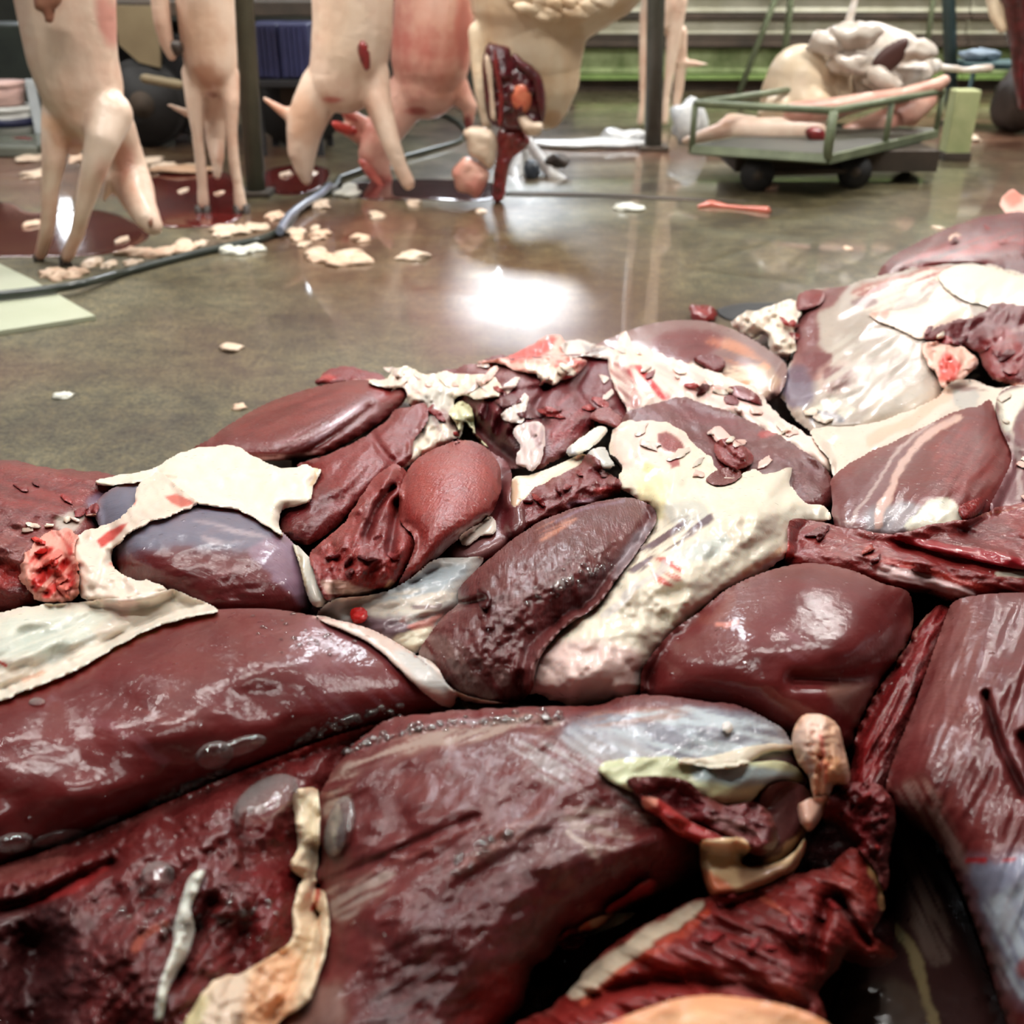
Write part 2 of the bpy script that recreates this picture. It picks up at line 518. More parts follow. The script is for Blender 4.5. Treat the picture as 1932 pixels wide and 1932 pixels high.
    me.vertices.add(len(AV)); me.vertices.foreach_set('co', AV.astype(np.float32).ravel())
    me.loops.add(AF.size); me.loops.foreach_set('vertex_index', AF.astype(np.int32).ravel())
    me.polygons.add(len(AF)); me.polygons.foreach_set('loop_start', np.arange(0, AF.size, 4, dtype=np.int32))
    me.polygons.foreach_set('loop_total', np.full(len(AF), 4, np.int32))
    me.update(calc_edges=True); me.validate()
    if not film:
        cv = np.tile(lin(c), (nv, 1)); pv = np.tile(np.array(par, float), (nv, 1))
        if cvar:
            cv *= (1 + cvar * fbm(uu / 60, vv / 40, seed + 77, 4))[:, None]
        paint(cv, pv, uu, vv, strokes, warp, seed)
        k = len(rings) + 1
        if par[0] < .5 and patch is None and film_amt:
            # thin pale fascia: along the rim and in streaky shreds over the meat
            dd = d[keep][used]; ru, rv = rot_coords(uu, vv, fib)
            n_ = fbm(ru / 70, rv / 16, seed + 31, 4); n2_ = fbm(uu / 120, vv / 90, seed + 32, 3); n3_ = fbm(ru / 26, rv / 3.2, seed + 33, 3)
            a_ = film_amt * (0.55 * (1 - sstep(3, 16, dd + 14 * n_)) + 0.5 * sstep(.12, .5, n_) * sstep(-.1, .35, n2_) + .28 * sstep(.3, .6, n3_))
            a_ = np.clip(a_, 0, .8)[:, None]
            cv = cv * (1 - a_) + lin((150, 112, 104)) * a_
        # meat runs a little deeper in hue, fat a little whiter, than sampled
        cv = cv * np.where((pv[:, :1] < .3), np.array([[.88, .68, .66]]), np.where(pv[:, :1] > .9, np.array([[.96, .97, 1.03]]), 1.0))
        full = np.ones((len(AV), 4)); full[:nv, :3] = cv; fp = np.ones((len(AV), 4)); fp[:nv, :3] = pv
        for r in range(k):
            full[nv + r * len(bv): nv + (r + 1) * len(bv), :3] = cv[bv]
            fp[nv + r * len(bv): nv + (r + 1) * len(bv), :3] = pv[bv]
        a = me.attributes.new('Col', 'FLOAT_COLOR', 'POINT'); a.data.foreach_set('color', np.clip(full, 0, 1).astype(np.float32).ravel())
        a = me.attributes.new('Par', 'FLOAT_COLOR', 'POINT'); a.data.foreach_set('color', np.clip(fp, 0, 1).astype(np.float32).ravel())
        ang = math.radians(fib); ctr = verts.mean(0)
        # picture direction -> ground direction
        dirx, diry = math.cos(ang), math.sin(ang) / max(0.25, math.sin(PITCH + math.atan((vv.mean() - 966) / F)))
        a2 = math.atan2(diry, dirx)
        x = AV[:, 0] - ctr[0]; y = AV[:, 1] - ctr[1]
        uvx = x * math.cos(a2) + y * math.sin(a2); uvy = -x * math.sin(a2) + y * math.cos(a2)
        a = me.attributes.new('UVMap', 'FLOAT_VECTOR', 'POINT')
        a.data.foreach_set('vector', np.stack([uvx, uvy, AV[:, 2] * 0.7], 1).astype(np.float32).ravel())
    o = link(name, me, FILM if film else FLESH, parent)
    if patch is None or parent is None: tag(o, label, cat, group)
    elif label: o['label'] = label
    return o

# ------------------------------------------------------------------ the heap of meat
FAT = (1, 0.12, 0.15); MEM = (0.55, 0.05, 0.35); MUS = (0, 0.15, 0.6); SHR = (0, 0.9, 0.6)
CM = (98, 38, 38); CB = (126, 42, 38); CD = (72, 24, 27); CP = (104, 50, 56); CF = (226, 208, 184); CFP = (228, 196, 178)
CS = (158, 148, 140); CBL = (104, 104, 122); CR = (172, 30, 30)

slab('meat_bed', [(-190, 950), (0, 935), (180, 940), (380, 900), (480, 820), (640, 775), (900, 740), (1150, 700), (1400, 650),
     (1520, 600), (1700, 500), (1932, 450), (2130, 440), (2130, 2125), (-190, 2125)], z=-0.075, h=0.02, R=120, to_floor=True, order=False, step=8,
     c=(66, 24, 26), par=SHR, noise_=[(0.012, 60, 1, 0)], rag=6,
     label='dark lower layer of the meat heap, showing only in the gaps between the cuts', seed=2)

# --- upper right corner
r0 = slab('fat_trimming', [(1884, 385), (1896, 366), (1912, 358), (1932, 368), (2010, 372), (2010, 425), (1932, 408), (1900, 404)], z=0.02, h=0.012, R=20, rag=3, ragscale=12,
     c=(232, 170, 150), par=FAT, cat='fat', strokes=[('B', [(1895, 368), (1915, 360), (1932, 380), (1908, 390)], 10, (214, 96, 72), .8)],
     label='small pink lump of fat on top of the meat at the right edge', noise_=[(0.004, 14, 1, 0)], seed=3)
rr = slab('meat_cut', [(1655, 518), (1690, 478), (1764, 440), (1842, 412), (1932, 399), (2060, 395), (2060, 560), (1932, 548), (1881, 520), (1842, 500), (1764, 505), (1686, 524)],
     z=-0.01, h=0.035, R=60, tilt=0.02, rag=2, c=(92, 32, 34), par=MUS, fib=-20,
     strokes=[('S', [(1700, 490), (1850, 440), (1990, 420), (1990, 470), (1830, 480), (1720, 510)], 14, (146, 46, 42), .8, None, -18),
              ('L', [(1790, 452), (1802, 446)], 6, (214, 180, 160), .9, FAT)],
     label='dark red muscle at the very top right of the heap, closest to the wet floor', seed=4, noise_=[(0.006, 40, 2, -18)])
rd = slab('meat_cut', [(1868, 490), (1900, 478), (1990, 470), (2060, 470), (2060, 600), (1960, 570), (1900, 545), (1866, 515)], z=0.01, h=0.02, R=30, rag=4, c=(84, 26, 30), par=SHR,
     label='dark ragged cut at the right edge under the topmost muscle', seed=5, noise_=[(0.006, 20, 1, 0)])
# --- broad cut under grey membrane
q = slab('meat_cut', [(1497, 618), (1500, 585), (1523, 552), (1600, 538), (1659, 519), (1740, 503), (1800, 497), (1860, 500), (1932, 520), (2060, 545), (2060, 640), (1932, 640), (1822, 655), (1790, 700),
          (1770, 760), (1705, 790), (1647, 812), (1577, 812), (1538, 822), (1500, 790), (1474, 750), (1470, 722), (1487, 690), (1499, 661)],
     z=0.0, h=0.045, R=110, tilt=0.045, rag=3, c=(166, 152, 140), par=MEM, fib=-30, cvar=.12, warp=16,
     strokes=[('B', [(1497, 620), (1520, 560), (1600, 540), (1560, 580), (1550, 640), (1570, 690), (1520, 720), (1490, 700)], 14, (112, 56, 62), .85, MUS),
              ('B', [(1474, 700), (1510, 690), (1535, 720), (1530, 760), (1500, 770), (1478, 745)], 16, (92, 76, 98), .85),
              ('B', [(1515, 670), (1560, 660), (1570, 690), (1530, 705)], 8, (106, 48, 52), .9, MUS),
              ('B', [(1545, 700), (1600, 680), (1620, 720), (1580, 750), (1545, 740)], 14, (188, 166, 156), .8),
              ('S', [(1560, 690), (1600, 700), (1590, 740), (1560, 745)], 8, (110, 54, 62), .8, None, -30),
              ('L', [(1540, 775), (1570, 765), (1600, 772), (1580, 785)], 9, (216, 206, 184), .9, FAT),
              ('L', [(1530, 790), (1560, 780), (1585, 795)], 8, (84, 84, 98), .7),
              ('B', [(1610, 545), (1700, 515), (1790, 505), (1760, 540), (1640, 565)], 12, (150, 80, 72), .85, MUS),
              ('S', [(1620, 545), (1790, 510), (1800, 560), (1640, 590)], 12, (222, 204, 186), .9, FAT, -20),
              ('B', [(1600, 570), (1640, 560), (1660, 572), (1620, 585)], 6, (96, 44, 56), .7),
              ('B', [(1640, 760), (1730, 720), (1780, 720), (1740, 790), (1640, 815)], 18, (200, 184, 166), .8),
              ('S', [(1580, 640), (1740, 640), (1760, 740), (1640, 790), (1580, 770)], 20, (190, 180, 168), .7, None, -35)],
     noise_=[(0.006, 30, 2.5, -30)], bumps=[(1575, 720, 35, 25, 0, .012)], seed=6,
     label='broad cut sheathed in wrinkled grey membrane near the top right of the heap')
slab('fat_sheet', [(1640, 592), (1717, 583), (1760, 566), (1797, 566), (1842, 602), (1800, 612), (1787, 620), (1737, 640), (1710, 628), (1672, 612)], parent=q, patch=.0012, h=.005, R=14, lay=2,
     c=(230, 200, 178), par=FAT, rag=2, strokes=[('B', [(1636, 588), (1680, 580), (1668, 604)], 10, (222, 130, 110), .8)], label='pinkish cream sheet of fat', seed=7, drop=.008, cvar=.06)
slab('fat_sheet', [(1770, 520), (1810, 500), (1870, 500), (1940, 520), (2060, 545), (2060, 608), (1932, 596), (1880, 582), (1820, 568), (1790, 548)], parent=q, patch=.0012, h=.005, R=14, lay=2,
     c=(222, 206, 182), par=FAT, rag=3, seed=8, drop=.008, cvar=.08)
slab('fat_flap', [(1376, 612), (1392, 596), (1418, 588), (1440, 580), (1462, 574), (1500, 562), (1512, 585), (1508, 606), (1498, 632), (1498, 660), (1486, 682), (1462, 672), (1448, 648), (1440, 634), (1408, 634), (1388, 622)],
     z=0.0, h=0.028, R=22, tilt=.03, rag=5, ragscale=11, c=(230, 214, 192), par=FAT, cat='fat', warp=5, step=3,
     noise_=[(0.016, 19, 1, 0)], label='knobbly crumbling cream fat on the heap crest beside the grey membrane', seed=9)
slab('meat_scrap', [(1506, 586), (1500, 566), (1522, 548), (1552, 546), (1560, 560), (1540, 580)], z=.05, h=.015, R=14, c=(116, 34, 36), par=SHR, rag=3, seed=10,
     label='small dark red scrap between the knobbly fat and the grey membrane')
r2 = slab('meat_cut', [(1744, 636), (1790, 606), (1834, 598), (1881, 574), (1932, 574), (2060, 585), (2060, 780), (1932, 735), (1888, 722), (1857, 700), (1848, 668), (1822, 657), (1787, 645)],
     z=0.03, h=.035, R=40, tilt=.01, rag=5, ragscale=16, c=(100, 36, 40), par=SHR, fib=-40, noise_=[(0.014, 30, 1.5, -35)], seed=11,
     strokes=[('L', [(1880, 645), (1910, 625), (1960, 618)], 7, (150, 118, 116), .7, MEM), ('B', [(1860, 640), (1900, 620), (1932, 680), (1900, 716), (1866, 700)], 12, (128, 34, 36), .8),
              ('L', [(1838, 712), (1880, 724), (1930, 730)], 7, (182, 116, 96), .8, FAT)],
     label='chopped dark red cut at the right edge below the cream fat')
slab('bone_joint', [(1738, 655), (1760, 644), (1790, 642), (1826, 660), (1843, 686), (1822, 712), (1794, 728), (1778, 728), (1766, 700), (1752, 690)], z=.045, h=.02, R=16, c=(228, 180, 158), par=FAT, cat='bone', rag=3,
     strokes=[('B', [(1770, 680), (1795, 665), (1815, 676), (1810, 700), (1792, 722), (1774, 716)], 9, (206, 52, 40), .9), ('B', [(1788, 650), (1830, 664), (1836, 690), (1812, 690)], 8, (224, 172, 148), .9)],
     noise_=[(0.008, 14, 1, 0)], seed=12, label='blood-red and pink bone joint beside the grey membrane', step=3)
# --- hump behind the crest
y = slab('meat_cut', [(1120, 655), (1165, 632), (1227, 611), (1297, 603), (1355, 611), (1406, 632), (1452, 660), (1484, 690), (1476, 735), (1440, 760), (1380, 750), (1300, 720), (1200, 700), (1140, 680)],
     z=0.0, h=.035, R=70, tilt=.035, c=(124, 92, 88), par=MEM, fib=15, seed=13, warp=14,
     strokes=[('B', [(1230, 640), (1290, 620), (1350, 628), (1360, 650), (1300, 690), (1250, 675)], 20, (106, 42, 44), .9, MUS),
              ('S', [(1330, 640), (1400, 650), (1450, 690), (1400, 690), (1350, 670)], 14, (186, 118, 84), .8, None, 20),
              ('B', [(1390, 700), (1440, 690), (1470, 720), (1440, 750), (1400, 740)], 12, (176, 146, 124), .9),
              ('L', [(1410, 718), (1430, 706), (1440, 694)], 10, (208, 136, 92), .9, FAT),
              ('S', [(1290, 690), (1350, 680), (1420, 705), (1390, 715), (1310, 700)], 8, (222, 192, 164), .9, FAT, 10)],
     label='smooth rounded muscle in a thin grey sheath behind the crest of the heap')
slab('meat_shred', [(1310, 676), (1335, 668), (1362, 676), (1368, 692), (1352, 702), (1330, 690)], parent=y, patch=.002, h=.01, R=9, c=(108, 34, 38), par=SHR, rag=3, seed=14, drop=.01, step=3)
# --- back centre
f0 = slab('meat_scrap', [(596, 722), (618, 700), (651, 693), (690, 700), (726, 712), (740, 728), (690, 732), (640, 728)], z=-.01, h=.02, R=16, tilt=.01, c=(122, 34, 42), par=SHR, rag=4, ragscale=12, seed=15,
     strokes=[('B', [(600, 716), (622, 704), (640, 716), (618, 724)], 6, (186, 70, 66), .8), ('L', [(650, 722), (700, 716)], 5, (216, 182, 164), .9, FAT)], label='ragged crimson scrap behind the oval muscle', step=3)
j = slab('meat_cut', [(835, 702), (880, 690), (930, 674), (1000, 672), (1060, 668), (1112, 664), (1165, 655), (1200, 690), (1200, 760), (1175, 800), (1140, 806), (1106, 826), (1071, 856), (1037, 872), (1010, 890),
          (980, 870), (962, 830), (930, 800), (900, 780), (880, 750), (850, 720)],
     z=0.0, h=.04, R=60, tilt=.035, rag=4, c=(108, 44, 50), par=SHR, fib=-45, noise_=[(0.014, 42, 2, -40)], seed=16, cvar=.2,
     creases=[([(1034, 730), (1010, 770), (1030, 800)], 8, .012), ([(950, 740), (1000, 735), (1034, 730)], 7, .01), ([(1110, 690), (1090, 740), (1130, 790)], 8, .008)],
     strokes=[('S', [(880, 690), (960, 684), (1000, 720), (950, 730)], 10, (140, 110, 108), .6, None, 10), ('S', [(1030, 780), (1100, 740), (1100, 800), (1050, 850)], 10, (138, 46, 50), .7, None, -40),
              ('S', [(1000, 770), (1060, 780), (1040, 850), (1010, 840)], 10, (150, 128, 128), .5, None, -60)],
     label='purplish red cut at the back centre of the heap under pink fat')
slab('fat_sheet', [(900, 684), (940, 676), (975, 666), (1010, 648), (1030, 634), (1050, 632), (1068, 645), (1064, 672), (1108, 680), (1090, 706), (1060, 720), (1034, 728), (1010, 706), (975, 700), (950, 688)],
     parent=j, patch=.002, h=.018, R=18, rag=3, ragscale=12, c=(230, 170, 152), par=FAT, seed=17, step=3, noise_=[(.008, 14, 1, 0)], drop=.02, warp=12,
     strokes=[('B', [(955, 672), (1020, 645), (1045, 640), (1020, 670), (970, 684)], 10, (206, 70, 66), .85), ('S', [(1050, 680), (1110, 684), (1080, 720), (1040, 700)], 6, (190, 50, 50), .8, None, 20),
              ('B', [(990, 690), (1040, 690), (1070, 706), (1040, 724)], 8, (232, 214, 190), .9)], label='pink fat stained bright red')
slab('fat_sheet', [(1060, 652), (1085, 640), (1110, 646), (1145, 655), (1165, 668), (1150, 678), (1110, 672), (1075, 676)], parent=j, patch=.003, h=.01, R=12, rag=3, c=(206, 190, 176), par=FAT, seed=18, step=3, drop=.015,
     strokes=[('B', [(1095, 650), (1140, 658), (1130, 668), (1100, 666)], 8, (130, 122, 120), .7)])
# cavity with ribs
i3 = slab('meat_cut', [(850, 760), (875, 742), (900, 738), (950, 752), (975, 790), (1000, 800), (1024, 830), (1000, 880), (960, 882), (930, 860), (905, 830), (880, 800)], z=0.0, h=.02, R=50, tilt=.01,
     c=(78, 22, 30), par=SHR, seed=19, rag=3, noise_=[(.008, 16, 2, 80)],
     bumps=[(905, 775, 9, 26, 10, .02), (932, 785, 9, 28, 15, .022), (958, 800, 9, 26, 20, .02)], creases=[([(895, 800), (930, 840), (965, 865)], 12, .02)],
     strokes=[('L', [(903, 758), (910, 800)], 9, (112, 44, 54), .8), ('L', [(930, 765), (938, 810)], 9, (116, 44, 52), .8), ('L', [(958, 775), (962, 815)], 9, (108, 40, 50), .8)],
     label='dark hollow of sliced meat with ridges at the back centre')
slab('fat_sheet', [(942, 782), (965, 768), (990, 742), (1000, 748), (994, 768), (988, 796), (965, 798)], z=.045, h=.012, R=10, rag=3, ragscale=9, c=(214, 196, 182), par=FAT, cat='fat', seed=20, step=3,
     noise_=[(.006, 9, 1, 0)], label='small ragged white fat piece above the dark ridged hollow')
slab('fat_sheet', [(966, 812), (990, 796), (1022, 800), (1028, 840), (1012, 885), (990, 884), (972, 868), (982, 840)], z=.05, h=.012, R=12, rag=3, ragscale=9, c=(210, 188, 178), par=FAT, cat='fat', seed=21, step=3,
     noise_=[(.006, 12, 1, 0)], strokes=[('S', [(995, 800), (1024, 810), (1015, 850)], 6, (150, 110, 112), .6, None, -60)], label='tall pale fat flap beside the dark ridged hollow')
# crest fat between hump and dark muscle
n2 = slab('fat_sheet', [(1146, 684), (1160, 660), (1170, 626), (1182, 624), (1192, 645), (1215, 655), (1262, 674), (1308, 688), (1367, 710), (1413, 727), (1448, 760), (1492, 800), (1532, 826), (1566, 866), (1566, 900),
          (1511, 866), (1460, 834), (1413, 810), (1355, 788), (1297, 770), (1238, 772), (1199, 785), (1172, 760), (1158, 720)],
     z=0.01, h=.03, R=30, tilt=.035, rag=4, ragscale=12, c=(230, 206, 188), par=FAT, cat='fat', seed=22, step=3, noise_=[(.009, 34, 1.3, 30)], warp=12,
     strokes=[('S', [(1185, 690), (1230, 700), (1270, 750), (1230, 755), (1195, 730)], 8, (190, 34, 40), .95, None, 50), ('S', [(1240, 690), (1330, 700), (1460, 790), (1400, 790), (1300, 740)], 12, (226, 168, 156), .7, None, 30),
              ('S', [(1150, 690), (1190, 700), (1210, 760), (1180, 770)], 8, (140, 50, 50), .8, None, 40),
              ('B', [(1170, 660), (1200, 660), (1230, 680), (1200, 690)], 12, (234, 216, 178), .8)],
     label='long crest of pink and cream fat running down from the heap top to the right')
slab('meat_strip', [(1372, 732), (1400, 728), (1430, 745), (1438, 764), (1412, 756), (1385, 748)], parent=n2, patch=.001, h=.008, R=9, c=(120, 40, 44), par=MUS, seed=23, step=3, drop=.01,
     strokes=[('L', [(1385, 740), (1412, 752)], 6, (196, 178, 186), .8)])
slab('meat_scrap', [(1112, 790), (1124, 774), (1150, 770), (1172, 788), (1170, 808), (1140, 802)], z=.055, h=.016, R=12, c=(124, 38, 38), par=SHR, rag=3, seed=24, step=3, label='small dark red nub above the cream fat mass, beside the purplish cut')
# dark muscle M
mm = slab('meat_cut', [(1172, 790), (1219, 764), (1297, 751), (1355, 770), (1413, 793), (1460, 815), (1511, 846), (1561, 888), (1577, 930), (1570, 948), (1554, 962), (1515, 962), (1480, 940), (1440, 920), (1380, 925), (1320, 920), (1260, 880), (1200, 840)],
     z=.005, h=.045, R=55, tilt=.015, rag=3, c=(96, 38, 38), par=(0, .6, .7), fib=25, seed=25, cvar=.15, noise_=[(.008, 26, 2, 25)],
     strokes=[('S', [(1190, 775), (1300, 760), (1440, 820), (1400, 830), (1280, 800)], 12, (112, 52, 58), .7, None, 25), ('L', [(1440, 822), (1458, 818)], 7, (168, 40, 38), .8)],
     label='long dark muscle curving over the right of the cream fat mass')
slab('fat_flake', [(1340, 812), (1358, 804), (1378, 822), (1400, 840), (1412, 862), (1396, 866), (1372, 846), (1350, 832)], parent=mm, patch=.001, h=.008, R=8, rag=2, ragscale=8, c=(222, 178, 164), par=FAT, seed=26, step=3, drop=.01)
slab('meat_shred', [(1348, 836), (1380, 828), (1416, 850), (1420, 874), (1390, 884), (1356, 868)], parent=mm, patch=.001, h=.012, R=12, rag=2, c=(128, 40, 40), par=SHR, seed=27, step=3, drop=.012)
# --- cream region and right-hand muscles
s1 = slab('fat_sheet', [(1528, 815), (1560, 805), (1640, 800), (1725, 770), (1770, 748), (1790, 722), (1830, 716), (1880, 730), (1960, 725), (2060, 730), (2060, 800), (1932, 790), (1870, 800), (1760, 830), (1660, 880), (1590, 920), (1572, 900), (1562, 866)],
     z=.02, h=.028, R=50, rag=2, c=(216, 198, 176), par=FAT, cat='fat', seed=28, cvar=.08, noise_=[(.005, 30, 3, -35)],
     strokes=[('L', [(1640, 830), (1720, 790), (1790, 740)], 12, (216, 164, 132), .6), ('B', [(1795, 735), (1830, 730), (1848, 752), (1826, 780), (1800, 765)], 10, (172, 166, 158), .9, MEM),
              ('S', [(1780, 722), (1880, 722), (1880, 740), (1800, 735)], 6, (116, 66, 58), .8, None, 10)],
     label='smooth cream sheet of fat between the grey membrane and the fan-shaped muscle')
s = slab('meat_cut', [(1569, 935), (1572, 900), (1628, 858), (1686, 832), (1740, 806), (1790, 782), (1842, 766), (1869, 753), (1880, 790), (1900, 828), (1930, 860), (1905, 910), (1880, 960), (1830, 1010), (1725, 1020), (1659, 1020), (1600, 1008), (1573, 990)],
     z=.03, h=.045, R=70, tilt=.01, rag=2, c=(112, 40, 38), par=MUS, fib=-50, seed=29, cvar=.12, noise_=[(.004, 30, 3, -50)], warp=12,
     strokes=[('B', [(1570, 930), (1650, 860), (1720, 820), (1790, 785), (1740, 850), (1660, 950), (1620, 1000), (1575, 985)], 20, (120, 84, 86), .8, MEM),
              ('B', [(1575, 930), (1620, 880), (1680, 850), (1640, 900), (1590, 960)], 14, (108, 56, 60), .8, MUS),
              ('B', [(1640, 960), (1720, 950), (1740, 990), (1660, 1012), (1630, 1000)], 20, (150, 148, 152), .8, MEM),
              ('L', [(1800, 790), (1730, 840), (1690, 900), (1650, 990)], 9, (206, 168, 152), .9, FAT), ('L', [(1760, 800), (1690, 850), (1640, 930), (1600, 985)], 4, (182, 158, 152), .8),
              ('B', [(1716, 1000), (1730, 966), (1762, 938), (1790, 944), (1812, 960), (1822, 990), (1790, 1005)], 6, (218, 212, 188), .95, FAT),
              ('S', [(1760, 850), (1860, 800), (1880, 900), (1820, 960)], 18, (138, 56, 52), .6, None, -50)],
     label='fan-shaped red muscle with pale tendon rays at the right of the heap')
slab('meat_nub', [(1810, 958), (1830, 946), (1858, 940), (1852, 962), (1830, 982), (1812, 974)], parent=s, patch=.001, h=.01, R=9, c=(142, 40, 38), par=SHR, rag=2, seed=30, step=3, drop=.015)
s2 = slab('meat_cut', [(1885, 800), (1880, 752), (1905, 730), (1950, 728), (2060, 735), (2060, 1010), (1960, 980), (1900, 985), (1868, 960), (1890, 910), (1908, 860)], z=.035, h=.035, R=40, c=(108, 62, 66), par=MEM, seed=31, warp=12,
     strokes=[('B', [(1884, 790), (1886, 750), (1932, 730), (1960, 735), (1915, 780), (1912, 830)], 10, (226, 218, 196), .95, FAT), ('B', [(1925, 790), (1960, 770), (1990, 850), (1930, 820)], 10, (112, 44, 44), .9, MUS),
              ('L', [(1905, 820), (1925, 870), (1920, 940)], 6, (170, 150, 146), .7), ('L', [(1900, 840), (1960, 850)], 5, (176, 158, 152), .7),
              ('B', [(1850, 850), (1880, 836), (1900, 850), (1870, 880)], 10, (210, 204, 186), .8)],
     label='purple meat with a white fat rim at the right edge beside the fan-shaped muscle')
# --- centre fat mass
n = slab('fat_mass', [(1150, 850), (1160, 806), (1180, 796), (1219, 792), (1277, 803), (1310, 836), (1345, 868), (1363, 902), (1398, 896), (1420, 884), (1452, 892), (1498, 880), (1490, 915), (1515, 945), (1554, 953), (1570, 980), (1530, 990),
          (1500, 1010), (1490, 1045), (1440, 1080), (1400, 1105), (1343, 1140), (1316, 1180), (1277, 1210), (1246, 1240), (1216, 1270), (1209, 1305), (1170, 1325), (1120, 1335), (1060, 1328), (1020, 1310), (988, 1306), (990, 1265), (1015, 1215),
          (1060, 1178), (1120, 1138), (1150, 1100), (1190, 1050), (1225, 1005), (1238, 970), (1210, 948), (1185, 930), (1163, 915), (1172, 880)],
     z=.02, h=.05, R=60, tilt=.02, rag=4, ragscale=14, c=(226, 212, 186), par=FAT, cat='fat', seed=32, cvar=.07, step=3, noise_=[(.012, 64, 1.4, -40), (.003, 22, 1, 0)], warp=10,
     bumps=[(1100, 1270, 45, 35, 0, .012), (1420, 960, 40, 30, 0, .008), (1300, 1090, 40, 30, 0, .008)],
     strokes=[('B', [(1010, 1240), (1080, 1210), (1200, 1230), (1205, 1300), (1100, 1330), (1000, 1310)], 24, (226, 192, 180), .9), ('B', [(1160, 800), (1270, 805), (1300, 850), (1230, 880), (1165, 880)], 16, (230, 196, 180), .8),
              ('B', [(1200, 905), (1260, 900), (1250, 980), (1215, 965)], 12, (232, 218, 158), .7), ('B', [(1225, 870), (1245, 880), (1230, 895), (1212, 885)], 6, (206, 200, 140), .9),
              ('B', [(1260, 950), (1330, 950), (1340, 990), (1270, 1000)], 16, (178, 178, 172), .7, MEM), ('S', [(1240, 1000), (1330, 965), (1346, 985), (1290, 1020), (1240, 1050), (1205, 1080), (1180, 1070)], 10, (88, 62, 74), .95, MEM, -35),
              ('B', [(1290, 1030), (1370, 1010), (1360, 1050), (1290, 1060)], 18, (190, 198, 188), .7), ('S', [(1220, 1062), (1262, 1050), (1290, 1080), (1270, 1106), (1235, 1090)], 6, (196, 56, 50), .9, None, 30),
              ('L', [(1140, 1160), (1200, 1110), (1260, 1060)], 8, (200, 192, 186), .6), ('B', [(1470, 960), (1540, 955), (1560, 980), (1490, 990)], 12, (196, 186, 170), .8, MEM),
              ('L', [(1470, 1040), (1440, 1060), (1400, 1082)], 7, (206, 148, 96), .6),
              ('B', [(1243, 820), (1262, 815), (1292, 840), (1286, 850), (1250, 845)], 5, (128, 40, 42), .95, SHR), ('B', [(1258, 862), (1276, 860), (1280, 876), (1262, 880)], 5, (150, 44, 50), .9),
              ('L', [(1440, 1070), (1490, 1050)], 6, (204, 206, 198), .6)],
     label='large lumpy mass of cream fat down the centre right of the heap')
slab('meat_shred', [(1330, 905), (1350, 888), (1385, 884), (1400, 896), (1378, 912), (1350, 916)], parent=n, patch=.001, h=.008, R=8, c=(110, 48, 40), par=SHR, rag=2, seed=33, step=3, drop=.01)
slab('membrane', [(1108, 856), (1120, 846), (1142, 844), (1150, 862), (1160, 878), (1140, 884), (1118, 872)], z=.06, h=.014, R=12, c=(188, 184, 176), par=MEM, cat='membrane', seed=34, step=3, label='small translucent grey blob of membrane left of the cream fat mass')
slab('fat_strip', [(1070, 846), (1100, 824), (1133, 804), (1148, 812), (1130, 832), (1092, 858), (1072, 860)], z=.05, h=.014, R=10, c=(224, 214, 192), par=FAT, cat='fat', seed=35, step=3, rag=2,
     strokes=[('B', [(1066, 850), (1082, 840), (1090, 856), (1072, 864)], 6, (120, 120, 128), .7)], label='short cream fat strip below the purplish cut')
ks = slab('fat_sheet', [(966, 904), (1000, 896), (1050, 878), (1099, 856), (1112, 866), (1092, 884), (1050, 910), (1010, 940), (985, 960), (960, 958)], z=.03, h=.016, R=14, c=(222, 206, 178), par=FAT, cat='fat', seed=36, step=3, rag=1,
     strokes=[('B', [(958, 910), (976, 905), (982, 950), (962, 956)], 5, (176, 130, 96), .8)], label='thin cream fat sheet behind the small diagonal cut')
k = slab('meat_cut', [(965, 968), (985, 945), (1010, 920), (1041, 902), (1085, 882), (1109, 856), (1130, 870), (1143, 890), (1168, 905), (1170, 930), (1133, 944), (1095, 958), (1044, 975), (1000, 995), (970, 1010), (958, 990)],
     z=.015, h=.035, R=26, tilt=.015, rag=3, ragscale=14, c=(112, 36, 38), par=SHR, fib=-30, seed=37, step=3, noise_=[(.01, 20, 1.5, -30)],
     strokes=[('L', [(1120, 930), (1165, 922)], 7, (164, 46, 46), .8), ('L', [(1075, 955), (1130, 940)], 4, (136, 120, 140), .7)], label='small dark red cut lying diagonally above the long ridged muscle')
# --- upper-left oval and neighbours
f = slab('meat_cut', [(362, 850), (395, 828), (427, 804), (495, 764), (560, 740), (620, 724), (685, 716), (726, 727), (768, 728), (768, 750), (740, 780), (690, 815), (640, 845), (600, 862), (547, 868), (488, 870), (420, 868)],
     z=-.01, h=.06, R=60, tilt=.02, c=(106, 36, 36), par=(0, .45, .6), fib=-25, seed=38, cvar=.12, warp=8,
     creases=[([(560, 862), (640, 815), (700, 770)], 7, .006)],
     strokes=[('S', [(520, 838), (600, 800), (660, 765), (690, 770), (640, 815), (560, 850)], 14, (176, 150, 158), .75, MEM, -30), ('B', [(700, 722), (768, 728), (764, 752), (720, 758)], 12, (124, 38, 36), .9),
              ('S', [(430, 800), (560, 745), (700, 730), (600, 790), (480, 830)], 18, (130, 58, 54), .6, None, -22), ('L', [(488, 864), (560, 862), (610, 852)], 4, (190, 160, 158), .8)],
     label='smooth oval red muscle at the upper left crest of the heap')
